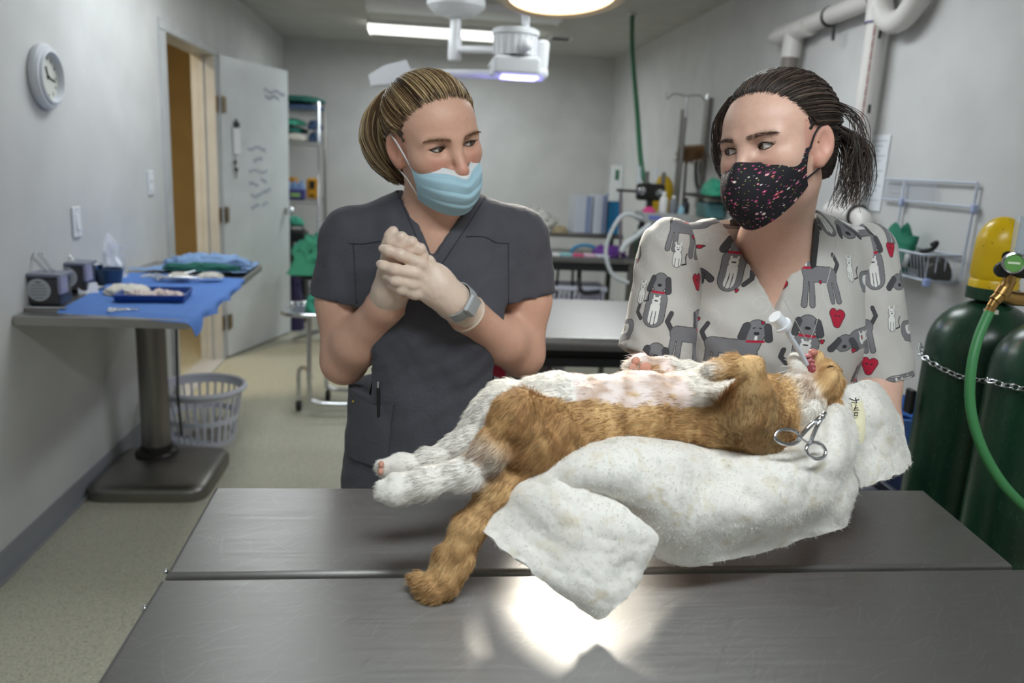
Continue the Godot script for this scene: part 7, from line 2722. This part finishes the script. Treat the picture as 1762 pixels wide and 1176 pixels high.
	var wc := (P.call(788, 520, -1.398) as Vector3)
	var out := Vector3(0.22, 0.30, 0.93).normalized()
	out = (out - axis * out.dot(axis)).normalized()
	var wb := Basis(axis, out.cross(axis), out)
	part("case", Shape.new().box(wc + out * 0.034, Vector3(0.030, 0.036, 0.010), 0.0045, wb), mat(rgb(190, 194, 196), 0.35), w)
	part("screen", Shape.new().box(wc + out * 0.0392, Vector3(0.024, 0.030, 0.002), 0.0009, wb), mat(rgb(168, 172, 174), 0.25), w)
	var strap := []
	for k in 28:
		var a := TAU * k / 28
		strap.append(wc + out * cos(a) * 0.0325 + wb.y * sin(a) * 0.0325)
	var band := Shape.new()
	var r0 := []
	for e in [-0.011, 0.011]:
		var line := []
		for k in 29:
			line.append((strap[k % 28] as Vector3) + axis * e)
		r0.append(line)
	band.slab(r0, 0.002)
	part("strap", band, mat(rgb(176, 180, 182), 0.5), w)


func ring_on(s: Shape, c: Vector3, axis: Vector3, r: float, thick: float) -> void:
	var b := look(axis)
	var pts := []
	for k in 36:
		var a := TAU * k / 36
		pts.append(c + b.x * cos(a) * r + b.y * sin(a) * r)
	s.tube(pts, thick, 8, false, true)


# a crease round the side that faces the camera
func arc_on(s: Shape, c: Vector3, axis: Vector3, r: float, thick: float, a0: float, a1: float) -> void:
	var z := Vector3(0, 0, 1)
	z = (z - axis * z.dot(axis)).normalized()
	var x := axis.cross(z)
	var pts := []
	var rr := []
	for k in 13:
		var f := k / 12.0
		var a := lerpf(a0, a1, f)
		pts.append(c + z * cos(a) * r + x * sin(a) * r)
		rr.append(thick * sin(PI * clampf(f, 0.04, 0.96)))
	s.tube(pts, rr, 5)


# thick round-ended pen strokes on a picture that repeats
func pen(im: Image, pts: Array, w: float, c: Color) -> void:
	var n := im.get_width()
	for i in maxi(1, pts.size() - 1):
		var a: Vector2 = pts[i]
		var b: Vector2 = pts[mini(i + 1, pts.size() - 1)]
		var r := w * 0.5
		var ab := b - a
		var l2 := maxf(ab.length_squared(), 1e-6)
		for y in range(int(minf(a.y, b.y) - r), int(maxf(a.y, b.y) + r) + 2):
			for x in range(int(minf(a.x, b.x) - r), int(maxf(a.x, b.x) + r) + 2):
				var q := Vector2(x, y) - a
				var t := clampf(q.dot(ab) / l2, 0, 1)
				if (q - ab * t).length_squared() <= r * r:
					im.set_pixel(posmod(x, n), posmod(y, n), c)


# a figure of strokes [points, width, colour]: ink outline first, then the fills
func figure(im: Image, at: Vector2, size: float, turn: float, flip: float, strokes: Array) -> void:
	var ink := rgb(38, 37, 40)
	var laid := []
	for s in strokes:
		var pts := []
		for p in s[0]:
			pts.append(at + Vector2(p[0] * flip, p[1]).rotated(turn) * size)
		laid.append([pts, s[1] * size, s[2]])
	for s in laid:
		if s[1] > 0.11 * size: pen(im, s[0], s[1] + 5.0, ink)
	for s in laid: pen(im, s[0], s[1], s[2])


func scrub_print() -> ImageTexture:
	var im := Image.create(1024, 1024, false, Image.FORMAT_RGB8)
	im.fill(rgb(202, 198, 193))
	var g := rgb(128, 127, 131)
	var d := rgb(76, 75, 79)
	var w := rgb(238, 237, 234)
	var k := rgb(38, 37, 40)
	var red := rgb(186, 26, 58)
	var r := RandomNumberGenerator.new()
	r.seed = 14
	for q in 34:   # pale scrolls in the ground
		var c := Vector2(r.randf() * 1024, r.randf() * 1024)
		var pts := []
		for i in 22:
			pts.append(c + Vector2.from_angle(i * 0.42 + q) * (8.0 + i * 1.9))
		pen(im, pts, 2.2, rgb(214, 211, 207))
	var cat := [[[[0.3, 0.5], [0.55, 0.42], [0.5, 0.1], [0.62, -0.12]], 0.07, k], [[[0, 0.05], [0, 0.42]], 0.46, w], [[[0, -0.32]], 0.44, w], [[[-0.15, -0.5], [-0.16, -0.6]], 0.1, w], [[[0.15, -0.5], [0.16, -0.6]], 0.1, w], [[[-0.08, -0.36]], 0.05, k], [[[0.08, -0.36]], 0.05, k], [[[-0.04, -0.26], [0.04, -0.26]], 0.05, k], [[[-0.1, 0.2], [-0.1, 0.6]], 0.03, k], [[[0.1, 0.2], [0.1, 0.6]], 0.03, k]]
	var stand := [[[[-1.0, -0.15], [-1.2, -0.45], [-1.08, -0.8]], 0.14, d], [[[-0.72, -0.02], [0.3, -0.05]], 0.6, g], [[[-0.85, 0.05], [-0.95, 1.0]], 0.2, g], [[[-0.6, 0.1], [-0.66, 1.0]], 0.2, g], [[[0.25, 0.1], [0.24, 1.15]], 0.22, g], [[[0.5, 0.0], [0.58, 1.15]], 0.22, g], [[[0.42, -0.1], [0.52, -0.5]], 0.5, g], [[[0.52, -0.62], [0.52, -0.85]], 0.6, g], [[[0.2, -0.9], [0.12, -0.45]], 0.24, d], [[[0.86, -0.9], [0.95, -0.4]], 0.24, d], [[[0.28, -0.3], [0.78, -0.3]], 0.09, red], [[[0.5, -0.62], [0.56, -0.62]], 0.12, k], [[[0.4, -0.82], [0.46, -0.84]], 0.04, k], [[[0.6, -0.84], [0.66, -0.82]], 0.04, k], [[[0.53, -0.48], [0.53, -0.4]], 0.1, w]]
	var sit := [[[[-0.55, 0.75], [-0.8, 0.5], [-0.75, 0.2]], 0.14, d], [[[0, -0.1], [0, 0.62]], 0.86, g], [[[0, -0.75], [0, -0.9]], 0.6, g], [[[-0.32, -0.95], [-0.42, -0.5]], 0.24, d], [[[0.32, -0.95], [0.42, -0.5]], 0.24, d], [[[-0.24, -0.4], [0.24, -0.4]], 0.09, red], [[[-0.03, -0.7], [0.03, -0.7]], 0.12, k], [[[0, 0.2], [0, 0.75]], 0.4, w], [[[0, -0.02]], 0.36, w], [[[-0.11, -0.18], [-0.12, -0.24]], 0.08, w], [[[0.11, -0.18], [0.12, -0.24]], 0.08, w], [[[-0.06, -0.04], [0.06, -0.04]], 0.05, k], [[[-0.07, 0.4], [-0.08, 0.95]], 0.03, k], [[[0.07, 0.4], [0.08, 0.95]], 0.03, k]]
	var lie := [[[[-0.35, 0.1], [0.75, 0.0]], 0.72, g], [[[0.9, 0.3], [0.3, 0.45]], 0.22, g], [[[-0.85, 0.2], [-0.95, 0.22]], 0.6, g], [[[-1.15, 0.1], [-1.42, 0.4]], 0.24, d], [[[-0.6, 0.12], [-0.42, 0.42]], 0.24, d], [[[-0.92, 0.34], [-0.86, 0.34]], 0.13, k], [[[0.05, 0.05], [0.6, 0.0]], 0.38, w], [[[-0.08, 0.1]], 0.4, w], [[[-0.2, -0.08], [-0.22, -0.16]], 0.09, w], [[[0.05, -0.08], [0.06, -0.16]], 0.09, w], [[[-0.12, 0.1], [-0.02, 0.1]], 0.05, k], [[[0.3, -0.1], [0.34, 0.1], [0.38, -0.1], [0.42, 0.1]], 0.03, k]]
	var heart := [[[[-0.2, -0.15], [0, 0.28]], 0.42, red], [[[0.2, -0.15], [0, 0.28]], 0.42, red], [[[-0.15, -0.05], [-0.08, -0.05]], 0.06, k], [[[0.15, -0.05], [0.08, -0.05]], 0.06, k]]
	for q in [[stand, 180, 210, 92, 0.0, 1], [cat, 130, 340, 74, 0.0, 1], [sit, 430, 190, 96, 0.05, 1], [lie, 700, 150, 100, 0.0, 1], [heart, 560, 60, 78, 0.2, 1], [stand, 800, 400, 92, 0.0, -1], [cat, 905, 250, 74, 0.0, -1], [lie, 470, 430, 100, 0.1, -1], [heart, 260, 440, 74, -0.2, 1], [sit, 620, 620, 98, -0.05, 1], [stand, 250, 690, 92, 0.0, 1], [cat, 400, 620, 74, 0.0, -1], [lie, 860, 690, 100, 0.0, 1], [heart, 740, 560, 66, 0.1, 1], [sit, 90, 880, 98, 0.0, -1], [stand, 480, 910, 92, 0.0, -1], [cat, 690, 880, 76, 0.1, 1], [lie, 870, 930, 96, -0.1, -1], [heart, 300, 960, 74, 0.2, 1], [sit, 60, 560, 92, 0.05, 1], [cat, 1000, 520, 70, 0.0, 1], [heart, 960, 80, 62, 0.0, 1], [sit, 960, 1000, 60, 0.3, 1]]:
		figure(im, Vector2(q[1], q[2]), q[3] * 1.18, q[4], q[5], q[0])
	for q in 18:
		figure(im, Vector2(r.randf() * 1024, r.randf() * 1024), r.randf_range(14, 22), 0.0, 1.0, [heart[0], heart[1]])
	return ImageTexture.create_from_image(im)


func flower_print() -> ImageTexture:
	var im := Image.create(512, 512, false, Image.FORMAT_RGB8)
	im.fill(rgb(20, 18, 26))
	var r := RandomNumberGenerator.new()
	r.seed = 6
	var pinks := [rgb(196, 54, 128), rgb(226, 112, 160), rgb(152, 36, 104), rgb(236, 170, 186), rgb(214, 84, 110), rgb(240, 224, 226)]
	for k in 330:
		var p := Vector2(r.randf() * 512, r.randf() * 512)
		var c: Color = pinks[r.randi() % 6]
		var s := r.randf_range(2.6, 6.5)
		var kind := r.randi() % 4
		if kind == 0:
			for i in 5:
				pen(im, [p + Vector2.from_angle(i * TAU / 5) * s], s * 1.3, c)
			pen(im, [p], s * 0.9, rgb(230, 214, 120))
		elif kind == 1:
			pen(im, [p], s * 1.7, c)
			pen(im, [p + Vector2(1, 1)], s * 0.8, c.lightened(0.3))
		elif kind == 2:
			pen(im, [p, p + Vector2(r.randf_range(-4, 4), r.randf_range(-4, 4))], 3.4, rgb(176, 206, 66))
		else:
			pen(im, [p, p + Vector2(s, 0)], s * 0.9, c)
	return ImageTexture.create_from_image(im)


func build_right_person() -> void:
	var o := thing("person", "woman in scrubs printed with dogs and cats, black flowered mask, carrying the towel", "person", Vector3(0.59, 0, -1.40))
	var Z := -1.395
	var P := func(x: float, y: float, z: float) -> Vector3: return on_z(x, y, z)
	var t := head_axes(Vector2(1283, 256), -1.215, -37.0, 5.0, 10.0)
	var inv := t.affine_inverse()
	var f := Field.new()
	head_field(f, t)
	var nb: Vector3 = P.call(1335, 425, -1.365)
	f.cone(t * Vector3(0, -0.060, -0.018), nb, 0.051, 0.054, 0.03)
	f.cone(nb, P.call(1336, 540, -1.385), 0.060, 0.085, 0.05)
	f.egg(P.call(1335, 560, Z - 0.012), Vector3(0.130, 0.16, 0.096), Basis(), 0.05)
	# arms: down inside the sleeves, then forward under the towel
	var hands := []
	for q in [[[1152, 432, -1.395], [1130, 640, -1.36], [1150, 742, -1.26], [1195, 800, -1.14], [1222, 806, -1.085]], [[1492, 440, -1.395], [1512, 640, -1.345], [1505, 742, -1.26], [1430, 790, -1.14], [1398, 800, -1.09]]]:
		var pts := []
		for w in q: pts.append(P.call(w[0], w[1], w[2]))
		f.chain([pts[0], pts[1]], [0.040, 0.043], 0.03)
		f.chain([pts[1], pts[2], pts[3]], [0.042, 0.040, 0.027], 0.03)
		f.chain([pts[3], pts[4]], [0.026, 0.024], 0.02)
		# an open hand, palm up, its fingers under the towel
		var w4: Vector3 = pts[4]
		var go: Vector3 = (pts[4] - pts[3]).normalized()
		var side: Vector3 = go.cross(Vector3.UP).normalized()
		f.egg(w4 + go * 0.035 - Vector3.UP * 0.004, Vector3(0.038, 0.014, 0.044), look(go), 0.015)
		for k in 4:
			var m := w4 + go * 0.068 + side * (k - 1.5) * 0.019
			var len_: float = [0.066, 0.074, 0.070, 0.056][k]
			f.chain([m, m + go * len_ * 0.5 + Vector3.UP * 0.002, m + go * len_ * 0.8 + Vector3.UP * 0.008, m + go * len_ + Vector3.UP * 0.016], [0.0098, 0.0092, 0.0084, 0.0074], 0.005)
		var th := w4 + go * 0.02 - side * 0.032
		f.chain([th, th + go * 0.03 - side * 0.016, th + go * 0.052 - side * 0.018 + Vector3.UP * 0.006], [0.013, 0.011, 0.0085], 0.008)
	f.extra = func(p: Vector3, d: float) -> float: return open_eyes(p, d, inv, 0.0054, -0.0046)
	var paint := skin_paint(f, t, lin(229, 188, 168), 0.30, lin(96, 72, 60))
	var body := Shape.new()
	var ho := t * Vector3(0, -0.005, 0.0)
	net_field(f, ho - Vector3(0.13, 0.118, 0.13), ho + Vector3(0.13, 0.13, 0.14), 0.0026, body, paint)
	net_field(f, Vector3(0.33, 0.90, -1.50), Vector3(0.86, ho.y - 0.108, -0.88), 0.0066, body, paint)
	var skin := colored(0.46)
	skin.subsurf_scatter_enabled = true
	skin.subsurf_scatter_strength = 0.12
	skin.heightmap_enabled = true   # pores
	skin.heightmap_texture = M.weave
	skin.heightmap_scale = 0.012
	skin.uv1_triplanar = true
	skin.uv1_scale = Vector3.ONE * 14.0
	part("body", body, skin, o)
	for s in [-1.0, 1.0]:
		part("eye", eye_shape(t, s, Vector3(-0.62, -0.02, 1.0), lin(62, 46, 36)), eye_mat(), o)
	part("eyelashes", lash_shape(t, 0.0054, -0.0046, false), mat(rgb(40, 30, 28), 0.6), o)
	part("eyebrows", brow_shape(t, f, 9), mat(rgb(84, 64, 54), 0.7), o)
	# printed scrub top
	var g := Field.new()
	g.egg(P.call(1332, 540, Z), Vector3(0.170, 0.175, 0.112), Basis(), 0.05)
	g.egg(P.call(1268, 600, Z + 0.055), Vector3(0.078, 0.085, 0.066), Basis(), 0.06)
	g.egg(P.call(1398, 600, Z + 0.055), Vector3(0.078, 0.085, 0.066), Basis(), 0.06)
	g.egg(P.call(1335, 760, Z), Vector3(0.165, 0.20, 0.112), Basis(), 0.07)
	g.egg(P.call(1338, 930, Z - 0.01), Vector3(0.175, 0.18, 0.115), Basis(), 0.08)
	g.cone(P.call(1285, 398, -1.39), P.call(1160, 438, -1.40), 0.036, 0.052, 0.05)
	g.cone(P.call(1388, 398, -1.39), P.call(1484, 440, -1.40), 0.036, 0.052, 0.05)
	g.egg(P.call(1336, 450, -1.405), Vector3(0.12, 0.075, 0.07), Basis(), 0.05)
	var vl := on_z(1252, 352, -1.30)
	var vr := on_z(1408, 352, -1.30)
	var va := on_z(1336, 540, -1.29)
	var nl := Vector2(-(va.y - vl.y), va.x - vl.x).normalized()
	if nl.x < 0: nl = -nl
	var nr := Vector2(-(va.y - vr.y), va.x - vr.x).normalized()
	if nr.x > 0: nr = -nr
	var fold := func(p: Vector3) -> float:
		return 0.0045 * noise.get_noise_3d(p.x * 12.0 + p.y * 4.0, p.y * 4.0, p.z * 8.0) + 0.0025 * fine.get_noise_3d(p.x * 26.0 + p.y * 14.0, p.y * 16.0, p.z * 9.0)
	g.extra = func(p: Vector3, d: float) -> float:
		d += fold.call(p)
		if p.y > 1.16 and p.z > -1.42:
			var q := Vector2(p.x, p.y)
			var dv := minf((q - Vector2(vl.x, vl.y)).dot(nl), (q - Vector2(vr.x, vr.y)).dot(nr))
			d = maxf(d, dv)
			if dv < 0.0 and dv > -0.028: d -= 0.0014
		var ab := p - nb
		var nd := Vector2(ab.x, ab.z + 0.01).length() - 0.066
		if p.y > nb.y - 0.05: d = maxf(d, -nd)
		return d
	# the print lies flat round the body: along the girth and up
	var mid_x := on_z(1333, 560, Z).x
	var cloth := mat(Color.WHITE, 0.82)
	cloth.albedo_texture = scrub_print()
	cloth.rim_enabled = true
	cloth.rim = 0.2
	var wrap := func(s: Shape, k: int) -> void:
		var p := s.v[k]
		var a := atan2((p.x - mid_x) / 0.165, (p.z - Z + 0.03) / 0.15)
		if p.z < Z - 0.04: a = clampf(a, -1.8, 1.8)
		s.t[k] = Vector2(a * 0.155, -p.y) / 0.40 + Vector2(0.42, 0.10)
	var top := Shape.new()
	net_field(g, Vector3(0.36, 0.55, -1.53), Vector3(0.82, 1.42, -1.22), 0.0056, top, wrap)
	part("scrub_top", top, cloth, o)
	for q in [[[1156, 432, -1.40], [1128, 640, -1.355], [1118, 618], -0.28, 0.058, 0.074, Vector2(0.15, 0.3), 1.0], [[1490, 436, -1.40], [1509, 660, -1.345], [1508, 655], 0.10, 0.055, 0.066, Vector2(0.66, 0.55), 1.0]]:
		var h := Field.new()
		var a: Vector3 = P.call(q[0][0], q[0][1], q[0][2])
		var b: Vector3 = P.call(q[1][0], q[1][1], q[1][2])
		h.cone(a, b + (b - a) * 0.2, q[4], q[5], 0.02)
		var ax := (b - a).normalized()
		var cut := ax.rotated(Vector3.BACK, q[3])
		var hem := on_z(q[2][0], q[2][1], -1.35)
		var inner := [a, b + (b - a) * 0.3, q[4] - 0.006, q[5] - 0.005]
		h.extra = func(p: Vector3, d: float) -> float:
			d += fold.call(p) * 1.2
			d = maxf(d, (p - hem).dot(cut))
			if (p - hem).dot(cut) > -0.03:   # hollow at the hem
				var w := p - a
				var tt := w.dot(ax)
				d = maxf(d, -((w - ax * tt).length() - q[5] + 0.016))
			return d
		var sh := Shape.new()
		var org: Vector2 = q[6]
		var bx := ax.cross(Vector3(0, 0, 1)).normalized()
		var bz := bx.cross(ax)
		net_field(h, Vector3(minf(a.x, b.x) - 0.11, b.y - 0.12, -1.49), Vector3(maxf(a.x, b.x) + 0.11, a.y + 0.09, -1.25), 0.0050, sh, func(s: Shape, k: int) -> void:
			var w := s.v[k] - a
			var an := clampf(atan2(w.dot(bx), w.dot(bz)), -2.6, 2.6)
			s.t[k] = Vector2(-an * 0.066, w.dot(ax)) / 0.40 + org)
		part("sleeve", sh, cloth, o)
		var hs := Shape.new()
		for e in [0.010, 0.013]:
			var line := []
			for k in 25:
				var an := lerpf(-1.5, 1.5, k / 24.0)
				var dirv := bx * sin(an) + bz * cos(an) * (1.0 if bz.z > 0 else -1.0)
				# down the sleeve to the cut, then out to the cloth
				var m: Vector3 = hem - cut * e
				var s0: Vector3 = a + ax * ((m - a).dot(cut) / ax.dot(cut))
				var pq := s0
				for it in 60:
					pq += dirv * 0.002
					if h.at(pq, h.all()) > -0.0005 and (pq - s0).length() > 0.05: break
				line.append(pq + dirv * 0.0008)
			hs.tube(line, 0.0006, 4, false)
		part("hem_stitching", hs, mat(rgb(228, 226, 222), 0.8), o)
	var seams := Shape.new()
	seam(seams, g, [[1240, 372], [1262, 420], [1300, 488], [1335, 562]], Z, 0.0005)
	seam(seams, g, [[1420, 376], [1398, 430], [1365, 500], [1337, 562]], Z, 0.0005)
	part("seams", seams, mat(rgb(214, 211, 206), 0.8), o)
	# dark undershirt showing at one side of the neck
	var rows := []
	for j in 12:
		var row := []
		for i in 5:
			var v := j / 11.0
			var p := on_z(lerpf(1392, 1396, v) + i * lerpf(6.0, 2.0, v), lerpf(378, 474, v), -1.30)
			row.append(front_of(f, p.x, p.y, -1.22, 0.003))
		rows.append(row)
	part("undershirt", Shape.new().slab(rows, 0.002), textured(mat(rgb(66, 64, 64), 0.9), M.weave, 14.0), o, "dark grey undershirt strap at the neck")
	# hair, pulled back, with loose ends
	var c1 := lin(38, 30, 27)
	var c2 := lin(66, 54, 48)
	part("hair", hair_cap(t, 0.005, 0.066, 0.072, c1, c2, 4.0), colored(0.5), o)
	var hs2 := Shape.new()
	var tones := [lin(44, 35, 31), lin(60, 49, 43), lin(80, 66, 58), lin(102, 86, 75), lin(36, 29, 26)]
	combed(hs2, t, Vector3(0.0, 0.02, -0.112), 0.007, 0.066, 0.078, 1700, tones, 41, 0.03)
	var L := func(x: float, y: float, z: float) -> Vector3: return t * Vector3(x, y, z)
	lock(hs2, [L.call(0.02, 0.02, -0.11), L.call(0.06, -0.02, -0.115), L.call(0.075, -0.07, -0.09), L.call(0.070, -0.115, -0.07)], [0.014, 0.022, 0.022, 0.020], 150, tones, 0.0008, 42, 0.010)
	lock(hs2, [L.call(0.07, 0.05, -0.05), L.call(0.098, 0.02, -0.06), L.call(0.105, -0.035, -0.05), L.call(0.088, -0.085, -0.035)], [0.008, 0.012, 0.014, 0.010], 34, tones, 0.0005, 43, 0.014)
	lock(hs2, [L.call(-0.045, 0.085, 0.04), L.call(-0.076, 0.05, 0.045), L.call(-0.084, 0.0, 0.045), L.call(-0.076, -0.045, 0.045)], [0.006, 0.008, 0.007, 0.004], 70, tones, 0.0008, 44, 0.004)
	part("hair_strands", hs2, colored(0.42), o).set_meta("kind", "stuff")
	# fitted cloth mask with a flower print
	var mr := mask_rows(t, 44, 28, 1.30, -0.028, 0.008, -0.124, 0.010, 0.0, 0.018, 0.056)
	var fm := mat(Color.WHITE, 0.8)
	fm.albedo_texture = flower_print()
	fm.uv1_scale = Vector3(1.3, 1.0, 1.0)
	var mk := part("face_mask", Shape.new().slab(mr, 0.0016), fm, o, "black cloth mask with small pink flowers")
	var loops := Shape.new()
	for s in [0, mr[0].size() - 1]:
		var sx := -1.0 if s == 0 else 1.0
		loops.tube(curve([mr[2][s], L.call(sx * 0.076, 0.008, 0.012), L.call(sx * 0.078, 0.020, -0.006), L.call(sx * 0.074, 0.010, -0.028), L.call(sx * 0.074, -0.030, -0.022), mr[mr.size() - 6][s]], 6), 0.0017, 6)
	part("ear_loops", loops, mat(rgb(26, 24, 30), 0.8), mk)
	var mole := front_of(f, on_z(1363, 246, -1.28).x, on_z(1363, 246, -1.28).y, -1.15, 0.0)
	part("mole", Shape.new().ball(mole, Vector3(0.0018, 0.0018, 0.0012), Basis(), 8, 6), mat(rgb(150, 98, 82), 0.6), o)
	legs(o, Vector3(on_z(1338, 900, Z).x, 0.80, Z - 0.02), rgb(60, 60, 66), rgb(50, 50, 54), 1.0)
